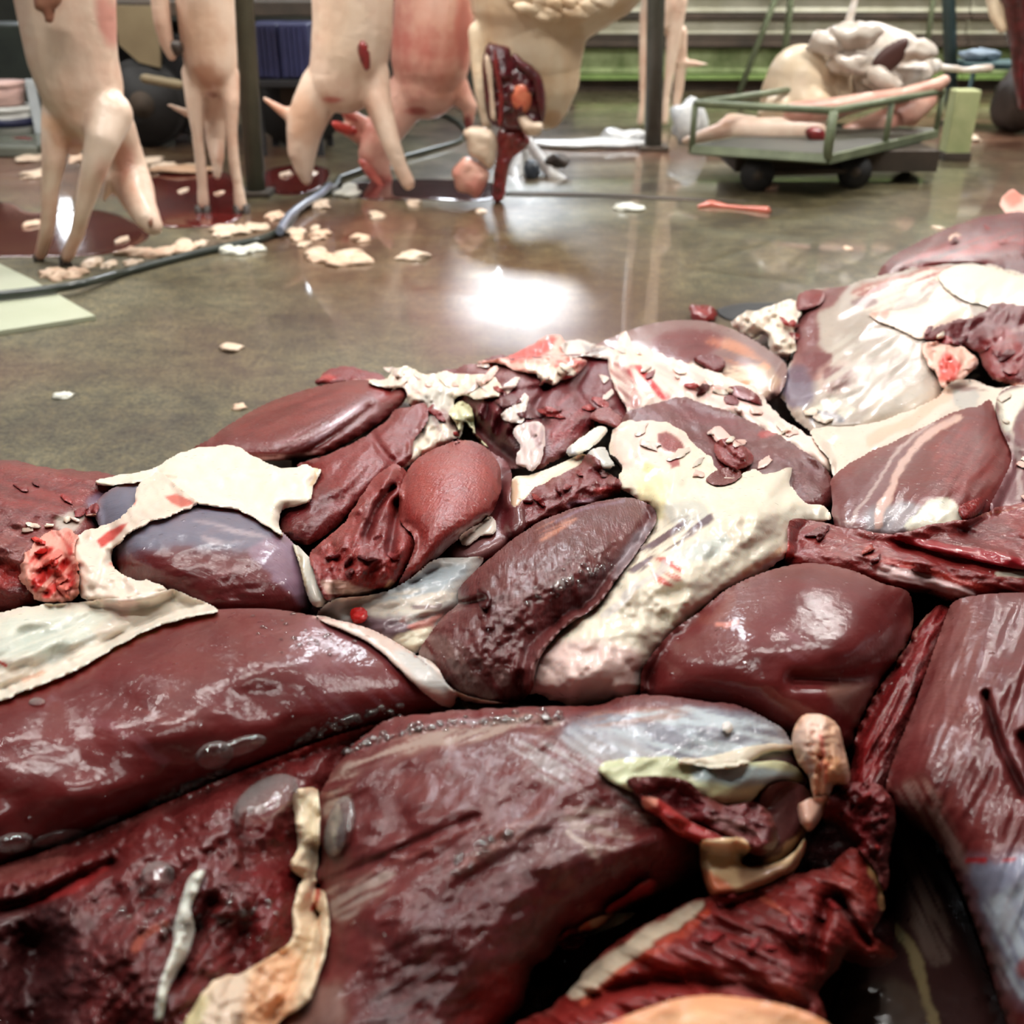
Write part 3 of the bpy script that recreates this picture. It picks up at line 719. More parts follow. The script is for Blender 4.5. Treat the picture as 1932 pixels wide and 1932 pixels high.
i1 = slab('fat_sheet', [(694, 720), (730, 712), (740, 698), (764, 691), (800, 704), (850, 702), (884, 706), (920, 706), (944, 722), (944, 742), (901, 756), (873, 746), (856, 762), (872, 790), (872, 820), (850, 836), (819, 850), (778, 874), (756, 884), (770, 850), (790, 815), (800, 778), (770, 762), (764, 735), (726, 730)],
     z=0.0, h=.032, R=26, tilt=.02, rag=3, ragscale=12, c=(224, 208, 184), par=FAT, cat='fat', seed=39, step=3, noise_=[(.01, 16, 1, 0)], warp=8,
     strokes=[('B', [(790, 745), (840, 735), (850, 775), (820, 810), (800, 790)], 14, (164, 160, 156), .7, MEM), ('S', [(820, 780), (860, 770), (866, 820), (830, 830)], 8, (116, 60, 70), .7, None, 50),
              ('B', [(730, 715), (800, 710), (810, 740), (760, 745)], 14, (226, 194, 178), .8)],
     label='cream fat sheet behind the oval muscle on the crest')
slab('fat_flake', [(845, 778), (858, 764), (872, 756), (890, 772), (894, 800), (900, 822), (920, 842), (900, 842), (872, 830), (862, 804)], parent=i1, patch=.004, h=.01, R=9, rag=2, ragscale=8, c=(200, 194, 152), par=FAT, seed=40, step=3, drop=.02,
     noise_=[(.006, 9, 1, 0)], label='yellowish green crumbled fat')
g = slab('meat_cut', [(528, 966), (560, 940), (584, 920), (596, 888), (560, 878), (600, 862), (640, 846), (690, 822), (720, 800), (747, 774), (775, 766), (801, 760), (808, 780), (800, 806), (781, 832), (778, 862), (760, 880), (737, 890), (713, 912), (685, 940),
          (640, 988), (600, 1020), (572, 1028), (540, 1012), (528, 990)],
     z=-.01, h=.045, R=50, tilt=.03, rag=2, c=(118, 36, 36), par=(0, .7, .5), fib=-50, seed=41, cvar=.15, noise_=[(.008, 30, 2, -45)], warp=10,
     creases=[([(702, 819), (720, 850), (740, 870)], 7, .01), ([(600, 960), (660, 930), (700, 880)], 10, .005)],
     strokes=[('B', [(528, 980), (560, 930), (620, 920), (620, 980), (570, 1010)], 20, (96, 28, 32), .8), ('S', [(560, 890), (660, 850), (720, 850), (640, 920)], 14, (134, 52, 50), .6, None, -30)],
     label='wet red muscle tucked below the oval one')
dk = slab('meat_cut', [(905, 850), (935, 856), (965, 884), (966, 950), (990, 960), (985, 1010), (950, 1040), (900, 1062), (840, 1060), (850, 1020), (920, 960)], z=0.0, h=.025, R=30, c=(88, 26, 32), par=MUS, fib=-40, seed=42, rag=2,
     strokes=[('L', [(908, 845), (940, 860), (955, 880)], 5, (140, 100, 106), .7), ('S', [(850, 1040), (930, 1010), (980, 1000), (900, 1060)], 8, (160, 130, 130), .5, None, -20)],
     label='dark meat squeezed between the bright oval cut and the long ridged muscle')
# --- far left
a = slab('meat_cut', [(-190, 858), (0, 866), (44, 872), (116, 884), (184, 891), (239, 900), (262, 915), (215, 950), (185, 1000), (150, 1060), (90, 1130), (40, 1150), (-190, 1160)],
     z=-.02, h=.05, R=60, tilt=.045, rag=3, c=(106, 38, 38), par=SHR, fib=8, seed=43, cvar=.2, noise_=[(.01, 34, 2.2, 12)], warp=14,
     strokes=[('S', [(0, 880), (150, 900), (200, 930), (120, 960), (0, 950)], 16, (140, 62, 58), .7, None, 12), ('B', [(160, 940), (205, 925), (230, 950), (180, 1000)], 14, (96, 84, 104), .8, MEM), ('B', [(110, 970), (150, 960), (150, 990), (115, 1000)], 10, (188, 176, 164), .8, MEM),
              ('B', [(0, 1060), (30, 1062), (36, 1100), (0, 1110)], 10, (156, 50, 44), .9), ('S', [(0, 980), (100, 990), (60, 1060), (0, 1060)], 14, (150, 96, 88), .5, None, -30)],
     label='ragged brownish red cut at the left edge of the heap by the floor')
b = slab('meat_cut', [(176, 960), (205, 925), (260, 905), (330, 905), (393, 935), (478, 968), (530, 1000), (567, 1046), (584, 1110), (584, 1152), (540, 1170), (478, 1168), (400, 1165), (325, 1140), (239, 1100), (205, 1050), (190, 1000)],
     z=0.0, h=.06, R=85, tilt=.02, c=(104, 42, 44), par=MUS, fib=-15, seed=44, warp=14, noise_=[(.003, 30, 2, 0)],
     strokes=[('B', [(176, 960), (240, 905), (393, 930), (540, 1000), (575, 1060), (500, 1045), (430, 1040), (340, 1030), (260, 1045), (205, 1035)], 34, (108, 108, 124), .92, MEM),
              ('B', [(470, 1040), (540, 1010), (580, 1060), (584, 1150), (540, 1120), (500, 1080)], 16, (128, 100, 118), .85, MEM),
              ('S', [(360, 985), (480, 1000), (520, 1040), (420, 1030)], 12, (176, 160, 164), .6, None, 10), ('L', [(330, 1110), (400, 1090), (450, 1070)], 5, (140, 92, 96), .5)],
     label='rounded muscle under blue-grey silverskin at the left of the heap')
c1 = slab('fat_flap', [(181, 910), (215, 898), (250, 892), (290, 882), (342, 854), (376, 845), (444, 841), (478, 862), (530, 882), (560, 880), (577, 876), (590, 882), (606, 886), (598, 905), (592, 918), (583, 948), (555, 956), (533, 963), (526, 984), (534, 1012), (495, 988), (444, 962), (376, 950), (342, 926), (307, 898), (266, 908), (215, 916)],
     z=.02, h=.028, R=26, tilt=.012, rag=2, ragscale=14, c=(232, 218, 194), par=FAT, cat='fat', seed=45, step=3, cvar=.05, noise_=[(.006, 26, 1.5, 10)], warp=6,
     strokes=[('L', [(300, 896), (330, 900)], 4, (216, 160, 136), .6), ('L', [(600, 884), (590, 915)], 4, (206, 158, 96), .6), ('B', [(440, 880), (520, 900), (500, 950), (430, 930)], 20, (236, 226, 190), .7)],
     label='cream fat flap with a torn tip overhanging the blue-grey muscle')
c2 = slab('fat_band', [(262, 916), (285, 896), (307, 892), (338, 920), (372, 948), (335, 968), (290, 985), (239, 1012), (208, 1050), (222, 1078), (240, 1086), (262, 1094), (290, 1098), (320, 1118), (280, 1138), (220, 1140), (160, 1132), (140, 1088), (128, 1025), (160, 1003), (219, 982), (250, 950)],
     z=.035, h=.022, R=20, rag=3, ragscale=12, c=(228, 206, 184), par=FAT, cat='fat', seed=46, step=3, noise_=[(.007, 26, 1.2, 20)], warp=6,
     strokes=[('B', [(312, 938), (332, 930), (366, 950), (340, 958)], 6, (196, 62, 44), .85), ('B', [(184, 1020), (215, 996), (240, 985), (215, 1020), (190, 1032)], 6, (192, 42, 34), .95), ('B', [(243, 946), (256, 944), (252, 956)], 4, (190, 60, 50), .8),
              ('B', [(200, 1064), (212, 1058), (218, 1070)], 4, (214, 110, 90), .8)],
     label='cream fat band hanging down left of the blue-grey muscle')
c3 = slab('meat_scrap', [(66, 1020), (90, 1004), (125, 998), (148, 1010), (140, 1050), (150, 1100), (140, 1132), (100, 1140), (55, 1120), (36, 1080), (48, 1046)], z=.03, h=.02, R=18, rag=5, ragscale=11, c=(216, 148, 132), par=(.6, .15, .6), seed=47, step=3, noise_=[(.012, 26, 1, 0)], warp=12,
     strokes=[('S', [(60, 1050), (90, 1030), (135, 1060), (140, 1100), (90, 1130), (50, 1090)], 8, (196, 36, 32), .95, None, -50), ('S', [(100, 1000), (140, 1005), (130, 1050)], 6, (204, 46, 38), .9, None, 60)],
     label='blood-red and pink torn tissue at the left of the heap')
cg = slab('gristle', [(552, 1026), (564, 1030), (582, 1050), (602, 1062), (616, 1084), (624, 1130), (612, 1144), (590, 1142), (576, 1112), (566, 1070)], z=.03, h=.014, R=14, c=(198, 192, 174), par=FAT, cat='gristle', seed=48, step=3,
     strokes=[('L', [(554, 1030), (568, 1070), (576, 1120)], 4, (140, 116, 76), .8)], label='glossy grey gristle leaning against the blue-grey muscle')
# --- centre: the two red lobes
h1 = slab('meat_cut', [(586, 1044), (612, 1018), (651, 983), (679, 938), (705, 902), (733, 880), (752, 876), (768, 892), (764, 925), (756, 959), (760, 993), (784, 1010), (786, 1044), (756, 1092), (735, 1116), (690, 1126), (640, 1140), (606, 1120), (592, 1080)],
     z=0.0, h=.05, R=46, tilt=.03, rag=2, ragscale=14, c=(134, 42, 38), par=SHR, fib=-60, seed=49, step=3, cvar=.12, noise_=[(.01, 22, 1.5, -50)], warp=8,
     creases=[([(740, 920), (715, 950), (700, 985), (690, 1010)], 7, .02), ([(748, 950), (742, 1000), (735, 1040)], 8, .022)], bumps=[(730, 905, 30, 12, -60, .014), (757, 1040, 12, 40, 10, .012), (690, 940, 34, 10, -55, .008)],
     strokes=[('B', [(690, 960), (730, 950), (745, 1040), (700, 1060), (680, 1010)], 16, (108, 30, 32), .7), ('S', [(610, 1090), (700, 1110), (730, 1118), (640, 1140)], 6, (206, 176, 160), .8, FAT, 0), ('L', [(730, 1110), (738, 1100)], 6, (216, 172, 130), .9)],
     label='bright red lobe with a curled ragged edge in the middle of the heap')
h2 = slab('meat_cut', [(756, 985), (752, 945), (758, 910), (770, 885), (791, 862), (839, 838), (884, 831), (918, 844), (942, 877), (946, 918), (933, 959), (907, 988), (866, 1018), (822, 1055), (778, 1092), (752, 1104), (778, 1044), (780, 1012)],
     z=.015, h=.055, R=65, tilt=.02, rag=1, c=(140, 46, 40), par=(0, .55, .9), fib=75, seed=50, step=3, cvar=.08,
     strokes=[('B', [(880, 832), (942, 850), (948, 920), (925, 880)], 12, (124, 52, 52), .7), ('S', [(840, 1020), (907, 975), (930, 965), (900, 1000), (822, 1060)], 8, (176, 150, 150), .8, MEM, -35), ('S', [(780, 880), (880, 850), (920, 900), (850, 960), (780, 960)], 20, (152, 62, 50), .5, None, 70)],
     label='bright brick-red oval cut with fine grain in the middle of the heap')
slab('fat_flake', [(866, 1014), (900, 990), (928, 974), (937, 992), (930, 1008), (905, 1012), (880, 1030)], parent=h2, patch=.001, h=.008, R=8, rag=2, ragscale=9, c=(206, 190, 172), par=FAT, seed=51, step=3, drop=.02)
sl = slab('membrane', [(598, 1160), (620, 1136), (644, 1128), (690, 1124), (737, 1112), (778, 1088), (819, 1056), (870, 1052), (912, 1052), (898, 1078), (868, 1112), (864, 1142), (836, 1168), (800, 1225), (770, 1232), (735, 1222), (700, 1198), (644, 1178)],
     z=.01, h=.018, R=40, c=(178, 174, 168), par=MEM, cat='membrane', seed=52, fib=-15, warp=14, noise_=[(.005, 20, 3, -15)],
     strokes=[('B', [(720, 1120), (800, 1080), (880, 1062), (860, 1100), (780, 1130), (730, 1135)], 18, (150, 160, 166), .85), ('S', [(640, 1130), (760, 1120), (860, 1110), (830, 1150), (700, 1160)], 14, (214, 200, 180), .8, FAT, -12),
              ('B', [(660, 1164), (740, 1160), (800, 1190), (760, 1205), (700, 1192)], 14, (92, 58, 72), .85), ('L', [(780, 1146), (830, 1140)], 6, (112, 84, 84), .8), ('S', [(760, 1170), (840, 1150), (800, 1200)], 8, (206, 112, 96), .7, None, -20),
              ('B', [(735, 1205), (790, 1190), (820, 1180), (795, 1228)], 8, (226, 216, 184), .9, FAT)],
     label='silvery membrane with pale fat streaks between the red lobes and the big smooth muscle')
slab('blood_clot', [(664, 1150), (680, 1144), (692, 1152), (690, 1172), (674, 1178), (662, 1168)], parent=sl, patch=.002, h=.008, R=8, rag=2, ragscale=7, c=(188, 26, 24), par=(0, .6, .2), seed=53, step=3, drop=.01)
# --- long ridged muscle
l = slab('meat_cut', [(800, 1255), (790, 1230), (812, 1194), (838, 1160), (862, 1140), (864, 1112), (885, 1090), (907, 1068), (959, 1024), (1027, 980), (1106, 952), (1181, 938), (1222, 950), (1240, 972), (1228, 1003), (1200, 1044), (1165, 1092), (1130, 1140), (1070, 1181), (1040, 1212), (1015, 1249), (1000, 1310), (950, 1330), (900, 1330), (860, 1318), (825, 1290)],
     z=.005, h=.06, R=75, tilt=.02, rag=1, c=(92, 38, 38), par=(0, .25, 1.0), fib=90, seed=54, step=3, cvar=.1, warp=8,
     creases=[([(856, 1140), (885, 1138), (910, 1130)], 7, .012)], bumps=[(990, 1250, 60, 22, -50, .008)], noise_=[(.003, 20, 1, 0)],
     strokes=[('S', [(1010, 1000), (1080, 970), (1090, 980), (1020, 1020)], 8, (206, 150, 118), .8, None, -25), ('S', [(800, 1200), (860, 1210), (1000, 1300), (860, 1320), (790, 1240)], 16, (140, 132, 126), .5, MEM, 60),
              ('S', [(950, 1100), (1080, 1040), (1200, 980), (1150, 1060), (1000, 1150)], 14, (110, 54, 52), .5, None, -30), ('B', [(1200, 1000), (1240, 985), (1180, 1080), (1150, 1090)], 10, (140, 130, 136), .6, MEM),
              ('L', [(1180, 945), (1090, 965), (1050, 985)], 3, (126, 112, 136), .7)],
     label='long dark muscle with fine cross ridges, in the middle below the bright oval cut')
slab('dark_blob', [(900, 1112), (914, 1108), (926, 1122), (926, 1142), (914, 1150), (902, 1138)], parent=l, patch=.002, h=.009, R=11, c=(70, 8, 14), par=(0, 0, 0), seed=55, step=3, drop=.01)  # raised blob, much darker than the muscle around it
# --- right centre round muscle and its neighbours
p = slab('meat_cut', [(1489, 982), (1530, 982), (1600, 996), (1686, 1006), (1764, 988), (1842, 976), (1900, 953), (2060, 955), (2060, 1190), (1932, 1160), (1881, 1140), (1803, 1145), (1744, 1120), (1663, 1110), (1600, 1095), (1540, 1085), (1484, 1072), (1487, 1027)],
     z=.01, h=.045, R=45, tilt=.015, rag=2, c=(124, 38, 36), par=(0, .5, .9), fib=16, seed=56, step=3, cvar=.15, noise_=[(.006, 18, 4, 16)], warp=6,
     strokes=[('L', [(1664, 1078), (1730, 1092), (1830, 1122)], 13, (214, 184, 182), .9, FAT), ('L', [(1640, 1050), (1740, 1075), (1860, 1112)], 8, (176, 60, 48), .8), ('S', [(1500, 1000), (1620, 1010), (1680, 1050), (1560, 1050)], 14, (140, 66, 60), .6, None, 14),
              ('L', [(1686, 1018), (1790, 1032), (1960, 1068)], 9, (152, 24, 36), .9, (0, 0, .2)), ('S', [(1680, 1012), (1860, 980), (1932, 1030), (1760, 1030)], 10, (100, 40, 38), .8, None, 5),
              ('B', [(1486, 1020), (1500, 1030), (1500, 1050), (1484, 1056)], 6, (196, 60, 48), .8), ('L', [(1880, 1080), (1960, 1090)], 6, (196, 190, 172), .8, FAT), ('S', [(1700, 1000), (1850, 970), (1960, 950)], 3, (196, 150, 96), .6, None, 0),
              ('L', [(1760, 1124), (1820, 1122)], 8, (190, 120, 110), .6)],
     label='stringy red band with a white tendon running to the right edge')
tt = slab('sinew', [(1686, 1016), (1740, 1018), (1830, 1034), (1932, 1054), (2040, 1070), (2040, 1090), (1932, 1076), (1830, 1056), (1740, 1034)], parent=p, patch=.001, h=.008, R=8, c=(146, 24, 36), par=(0, 0, .2), seed=57, step=3, drop=.012, label='glossy crimson sinew')
o = slab('meat_cut', [(1209, 1290), (1215, 1256), (1246, 1214), (1277, 1183), (1316, 1156), (1375, 1109), (1452, 1076), (1530, 1062), (1608, 1076), (1663, 1100), (1710, 1114), (1722, 1140), (1722, 1180), (1708, 1225), (1684, 1262), (1650, 1310), (1620, 1370), (1600, 1420), (1540, 1420), (1480, 1400), (1400, 1370), (1300, 1345), (1215, 1335)],
     z=0.0, h=.075, R=120, tilt=.02, c=(106, 40, 40), par=(0, .04, .25), fib=20, seed=58, cvar=.06, bl=8, warp=12,
     creases=[([(1500, 1282), (1600, 1282), (1680, 1262)], 16, .008)],
     strokes=[('B', [(1560, 1300), (1640, 1285), (1650, 1310), (1615, 1370), (1590, 1340)], 16, (130, 96, 84), .7, MEM), ('L', [(1350, 1175), (1370, 1178), (1386, 1172)], 5, (206, 140, 124), .9), ('S', [(1215, 1300), (1300, 1280), (1420, 1310), (1380, 1350), (1230, 1330)], 14, (96, 48, 48), .6, None, 15),
              ('S', [(1460, 1190), (1510, 1200), (1530, 1240), (1490, 1240)], 12, (150, 110, 120), .5, None, 40), ('L', [(1330, 1170), (1370, 1150), (1375, 1120)], 10, (136, 80, 64), .4)],
     label='large smooth round muscle at the right centre beside the cream fat mass')
dd = slab('meat_cut', [(-190, 1355), (-60, 1330), (0, 1312), (44, 1296), (137, 1258), (222, 1212), (290, 1178), (342, 1161), (410, 1150), (512, 1149), (598, 1163), (700, 1187), (780, 1234), (835, 1280), (860, 1310), (850, 1340), (760, 1372), (680, 1396), (600, 1425), (500, 1462), (400, 1500), (300, 1540), (180, 1590), (60, 1630), (-190, 1700)],
     z=-.01, h=.085, R=150, tilt=.02, c=(104, 36, 36), par=(0, .06, .25), fib=-20, seed=59, cvar=.06, bl=8, warp=14,
     strokes=[('S', [(580, 1165), (690, 1185), (800, 1260), (740, 1340), (640, 1370), (560, 1300)], 26, (116, 66, 72), .6, MEM, 40), ('L', [(170, 1350), (250, 1390), (310, 1440)], 9, (130, 80, 88), .5), ('S', [(0, 1420), (60, 1430), (120, 1480), (40, 1470)], 10, (130, 76, 76), .5, None, 30),
              ('L', [(600, 1165), (700, 1192), (780, 1240)], 7, (216, 176, 160), .9, FAT), ('S', [(240, 1330), (330, 1330), (380, 1370), (280, 1370)], 12, (130, 70, 66), .4, None, 30)],
     label='very large smooth dark muscle across the left of the heap')
slab('tendon', [(590, 1158), (640, 1170), (700, 1188), (780, 1230), (822, 1254), (850, 1296), (900, 1318), (980, 1328), (1060, 1332), (1000, 1340), (900, 1342), (840, 1334), (790, 1300), (730, 1240), (680, 1204), (620, 1178)], parent=dd, patch=.002, h=.006, R=9, lay=2, rag=1,
     c=(208, 184, 172), par=(.8, .05, .6), fib=30, seed=60, step=3, drop=.02, strokes=[('B', [(740, 1225), (800, 1240), (850, 1300), (800, 1290)], 10, (196, 196, 192), .8), ('L', [(850, 1325), (900, 1332)], 8, (220, 168, 150), .7)], label='pale sinewy band along its far edge')
d1 = slab('fat_sheet', [(-190, 1185), (-60, 1165), (0, 1156), (68, 1142), (154, 1134), (239, 1127), (300, 1116), (330, 1112), (359, 1124), (412, 1152), (370, 1162), (342, 1168), (290, 1186), (222, 1220), (137, 1268), (44, 1305), (0, 1322), (-60, 1340), (-190, 1366)],
     z=.02, h=.035, R=40, rag=2, c=(224, 210, 188), par=FAT, cat='fat', seed=61, cvar=.08, noise_=[(.008, 30, 2.5, -25)], warp=14, step=3,
     strokes=[('B', [(0, 1170), (100, 1150), (200, 1160), (130, 1220), (0, 1240)], 24, (196, 202, 190), .7, MEM), ('S', [(0, 1200), (140, 1180), (170, 1220), (60, 1260), (0, 1250)], 12, (168, 176, 166), .6, None, -20), ('L', [(-10, 1250), (12, 1258)], 5, (190, 50, 44), .9),
              ('L', [(50, 1286), (80, 1270)], 7, (214, 150, 116), .6), ('B', [(200, 1140), (260, 1130), (230, 1165)], 12, (224, 190, 176), .7)],
     label='wide cream fat sheet over the left end of the very large muscle')
# --- right foreground
u = slab('meat_strip', [(1770, 1142), (1796, 1150), (1806, 1168), (1770, 1230), (1745, 1300), (1715, 1380), (1690, 1460), (1670, 1520), (1640, 1530), (1600, 1500), (1606, 1440), (1618, 1380), (1650, 1310), (1686, 1262), (1712, 1215), (1730, 1185)],
     z=-.005, h=.04, R=26, tilt=.01, rag=3, ragscale=14, c=(128, 30, 32), par=(0, .6, .7), fib=-65, seed=62, step=3, noise_=[(.006, 12, 5, -62)],
     strokes=[('S', [(1790, 1160), (1740, 1290), (1680, 1500), (1640, 1510), (1700, 1340), (1750, 1220)], 12, (76, 34, 34), .9, SHR, -60), ('S', [(1760, 1150), (1700, 1240), (1640, 1330), (1690, 1240)], 5, (190, 168, 150), .6, None, -60)],
     label='dark crimson strip running down between the round muscle and the right front muscle')
t = slab('meat_cut', [(1782, 1170), (1800, 1135), (1850, 1122), (1932, 1118), (2130, 1120), (2130, 2120), (1980, 2120), (1900, 1932), (1868, 1830), (1838, 1740), (1800, 1650), (1760, 1580), (1700, 1540), (1672, 1490), (1690, 1420), (1722, 1340), (1750, 1260)],
     z=0.0, h=.085, R=130, tilt=.01, c=(100, 42, 42), par=(0, .08, .5), fib=-68, seed=63, cvar=.1, bl=8, warp=14, step=4,
     creases=[([(1860, 1310), (1885, 1400), (1932, 1500)], 7, .016), ([(1930, 1390), (1960, 1480)], 10, .012)], noise_=[(.003, 24, 5, -68)],
     strokes=[('B', [(1820, 1640), (1880, 1620), (1990, 1620), (2050, 1900), (1932, 1900), (1870, 1780)], 50, (124, 136, 156), .75, MEM), ('S', [(1690, 1490), (1760, 1480), (1830, 1640), (1780, 1620)], 22, (140, 112, 104), .8, MEM, 60),
              ('S', [(1750, 1200), (1850, 1140), (1860, 1400), (1740, 1420)], 26, (132, 90, 86), .5, None, -70), ('L', [(1830, 1628), (1860, 1626)], 7, (158, 32, 34), .9), ('L', [(1900, 1622), (1920, 1620)], 4, (158, 32, 34), .9),
              ('S', [(1860, 1700), (1990, 1680), (2000, 1900), (1900, 1860)], 20, (178, 190, 196), .6, None, 62), ('B', [(1925, 1810), (1990, 1800), (1990, 1860), (1930, 1850)], 12, (128, 56, 50), .8)],
     label='big right foreground muscle with blue silverskin at its lower end')
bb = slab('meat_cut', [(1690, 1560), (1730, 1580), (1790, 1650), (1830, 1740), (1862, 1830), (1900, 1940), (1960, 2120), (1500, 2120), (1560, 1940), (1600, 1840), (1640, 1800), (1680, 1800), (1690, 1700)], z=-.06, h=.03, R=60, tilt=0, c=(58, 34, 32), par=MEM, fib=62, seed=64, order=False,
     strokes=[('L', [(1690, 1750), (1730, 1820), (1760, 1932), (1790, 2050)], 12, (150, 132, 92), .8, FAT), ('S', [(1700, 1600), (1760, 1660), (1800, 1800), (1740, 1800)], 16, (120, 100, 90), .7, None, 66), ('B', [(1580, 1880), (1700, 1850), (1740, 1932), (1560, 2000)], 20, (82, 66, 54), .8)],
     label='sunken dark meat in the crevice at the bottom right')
# --- foreground slabs
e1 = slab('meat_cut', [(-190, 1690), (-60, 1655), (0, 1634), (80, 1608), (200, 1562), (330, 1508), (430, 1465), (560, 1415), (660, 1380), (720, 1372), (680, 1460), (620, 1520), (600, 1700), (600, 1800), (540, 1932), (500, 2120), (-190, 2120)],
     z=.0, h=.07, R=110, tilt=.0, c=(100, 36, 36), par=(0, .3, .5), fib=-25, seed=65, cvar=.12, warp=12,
     creases=[([(-40, 1725), (60, 1700), (140, 1660), (210, 1630)], 12, .014), ([(60, 1790), (60, 1932)], 55, .035), ([(330, 1850), (360, 1780), (400, 1700)], 16, .012), ([(460, 1760), (440, 1850)], 26, .012)],
     noise_=[(.010, 60, 1.5, -50), (.003, 14, 1, 0)], bumps=[(240, 1780, 60, 60, 0, .01)],
     strokes=[('B', [(-60, 1740), (140, 1700), (160, 1932), (100, 2050), (-60, 2050)], 60, (56, 24, 26), .85, SHR), ('S', [(150, 1700), (500, 1650), (560, 1800), (420, 1900), (160, 1932)], 40, (84, 34, 34), .8, SHR, -55),  # darkens the deep meat and paints in the shade of its holes
              ('L', [(0, 1715), (100, 1690), (205, 1635)], 8, (140, 34, 34), .7), ('L', [(290, 1520), (430, 1470), (560, 1425), (650, 1388)], 7, (146, 32, 34), .8), ('B', [(480, 1560), (555, 1600), (540, 1780), (480, 1790)], 24, (110, 24, 28), .7),
              ('L', [(250, 1790), (290, 1755), (320, 1740)], 8, (170, 96, 76), .7), ('S', [(0, 1630), (120, 1600), (100, 1650), (0, 1680)], 12, (128, 80, 74), .6, None, -20)],
     label='front left slab of dark meat whose ragged near end has hole shade painted into its darker meat')
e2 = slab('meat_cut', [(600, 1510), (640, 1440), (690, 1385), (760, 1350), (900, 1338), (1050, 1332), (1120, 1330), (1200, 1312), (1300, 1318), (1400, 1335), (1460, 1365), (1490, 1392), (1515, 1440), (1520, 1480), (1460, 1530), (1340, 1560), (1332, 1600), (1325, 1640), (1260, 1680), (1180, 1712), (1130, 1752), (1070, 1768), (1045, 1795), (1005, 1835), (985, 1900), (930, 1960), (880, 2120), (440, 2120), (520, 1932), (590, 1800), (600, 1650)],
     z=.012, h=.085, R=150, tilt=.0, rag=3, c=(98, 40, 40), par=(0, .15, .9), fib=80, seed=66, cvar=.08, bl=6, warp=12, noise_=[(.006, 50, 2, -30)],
     creases=[([(600, 1670), (760, 1600), (900, 1540)], 7, .003), ([(1060, 1370), (860, 1370), (700, 1410)], 10, .004)], bumps=[(1130, 1600, 130, 45, -10, .008)],
     strokes=[('B', [(1100, 1350), (1300, 1330), (1460, 1360), (1500, 1420), (1400, 1440), (1240, 1440), (1130, 1430), (1060, 1390)], 40, (124, 126, 136), .9, MEM), ('S', [(1150, 1345), (1300, 1335), (1480, 1370), (1500, 1420), (1300, 1430), (1180, 1420)], 10, (186, 196, 200), .75, None, 12), ('S', [(1060, 1380), (1200, 1370), (1240, 1440), (1130, 1460)], 14, (170, 172, 178), .7, None, 35), ('S', [(960, 1400), (1200, 1400), (1260, 1480), (1180, 1530), (1040, 1480)], 30, (150, 142, 140), .7, MEM, 30),
              ('S', [(640, 1450), (760, 1390), (1000, 1350), (1060, 1370), (900, 1400), (700, 1440), (650, 1520), (610, 1540)], 20, (168, 148, 136), .75, MEM, -20), ('S', [(800, 1340), (1000, 1335), (1250, 1330), (1000, 1360), (800, 1375)], 12, (110, 36, 36), .8, MUS, -5),
              ('S', [(1120, 1345), (1260, 1330), (1300, 1350), (1100, 1372)], 12, (150, 108, 92), .7, None, -10), ('B', [(920, 1600), (1020, 1540), (1090, 1560), (1120, 1620), (1030, 1660), (930, 1640)], 26, (92, 52, 52), .8, MEM),
              ('S', [(1060, 1530), (1200, 1520), (1250, 1540), (1180, 1590), (1120, 1620), (1080, 1570)], 14, (150, 128, 118), .8, MEM, 10), ('L', [(1070, 1570), (1115, 1600), (1130, 1625)], 6, (178, 160, 148), .7), ('S', [(620, 1680), (740, 1640), (730, 1680), (640, 1740)], 12, (158, 140, 130), .75, MEM, -30),
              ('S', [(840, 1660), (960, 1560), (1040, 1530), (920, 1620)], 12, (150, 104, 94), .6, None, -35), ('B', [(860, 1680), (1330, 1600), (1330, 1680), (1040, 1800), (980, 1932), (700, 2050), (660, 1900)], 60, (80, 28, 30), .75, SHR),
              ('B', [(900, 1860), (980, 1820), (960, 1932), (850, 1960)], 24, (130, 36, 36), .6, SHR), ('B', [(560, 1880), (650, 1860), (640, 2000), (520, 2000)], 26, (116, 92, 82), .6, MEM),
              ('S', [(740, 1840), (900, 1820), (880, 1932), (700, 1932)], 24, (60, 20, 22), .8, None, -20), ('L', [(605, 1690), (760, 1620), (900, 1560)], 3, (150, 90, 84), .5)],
     label='big foreground slab with a cross-grained surface and whitish membrane, in the middle front')
y1 = slab('membrane', [(1128, 1452), (1150, 1436), (1181, 1430), (1225, 1430), (1260, 1426), (1300, 1440), (1350, 1446), (1420, 1438), (1470, 1436), (1505, 1450), (1522, 1480), (1477, 1472), (1447, 1484), (1412, 1514), (1362, 1520), (1322, 1506), (1290, 1480), (1245, 1475), (1205, 1492), (1165, 1480)],
     parent=e2, patch=.002, h=.006, R=9, c=(196, 198, 160), par=(.8, .05, .5), fib=5, lay=2, seed=67, step=3, drop=.01, warp=10, rag=2,
     strokes=[('B', [(1300, 1450), (1420, 1444), (1500, 1458), (1440, 1480), (1360, 1480), (1310, 1470)], 14, (142, 158, 168), .85), ('B', [(1340, 1490), (1420, 1490), (1400, 1514), (1350, 1518)], 8, (202, 194, 146), .8)], label='yellowish tendon sheet with blue-grey patches')  # blue-grey and deeper yellow are the sheet's own colours
slab('tendon', [(1278, 1430), (1330, 1428), (1400, 1412), (1440, 1404), (1498, 1404), (1500, 1416), (1450, 1420), (1410, 1440), (1370, 1452), (1320, 1446), (1280, 1440)], parent=e2, patch=.002, h=.008, R=8, c=(214, 202, 176), par=FAT, seed=68, step=3, drop=.01, rag=2)
slab('fat_flake', [(1362, 1366), (1376, 1360), (1384, 1374), (1374, 1384), (1362, 1378)], parent=e2, patch=.001, h=.004, R=6, c=(210, 204, 194), par=FAT, seed=69, step=3, drop=.006)
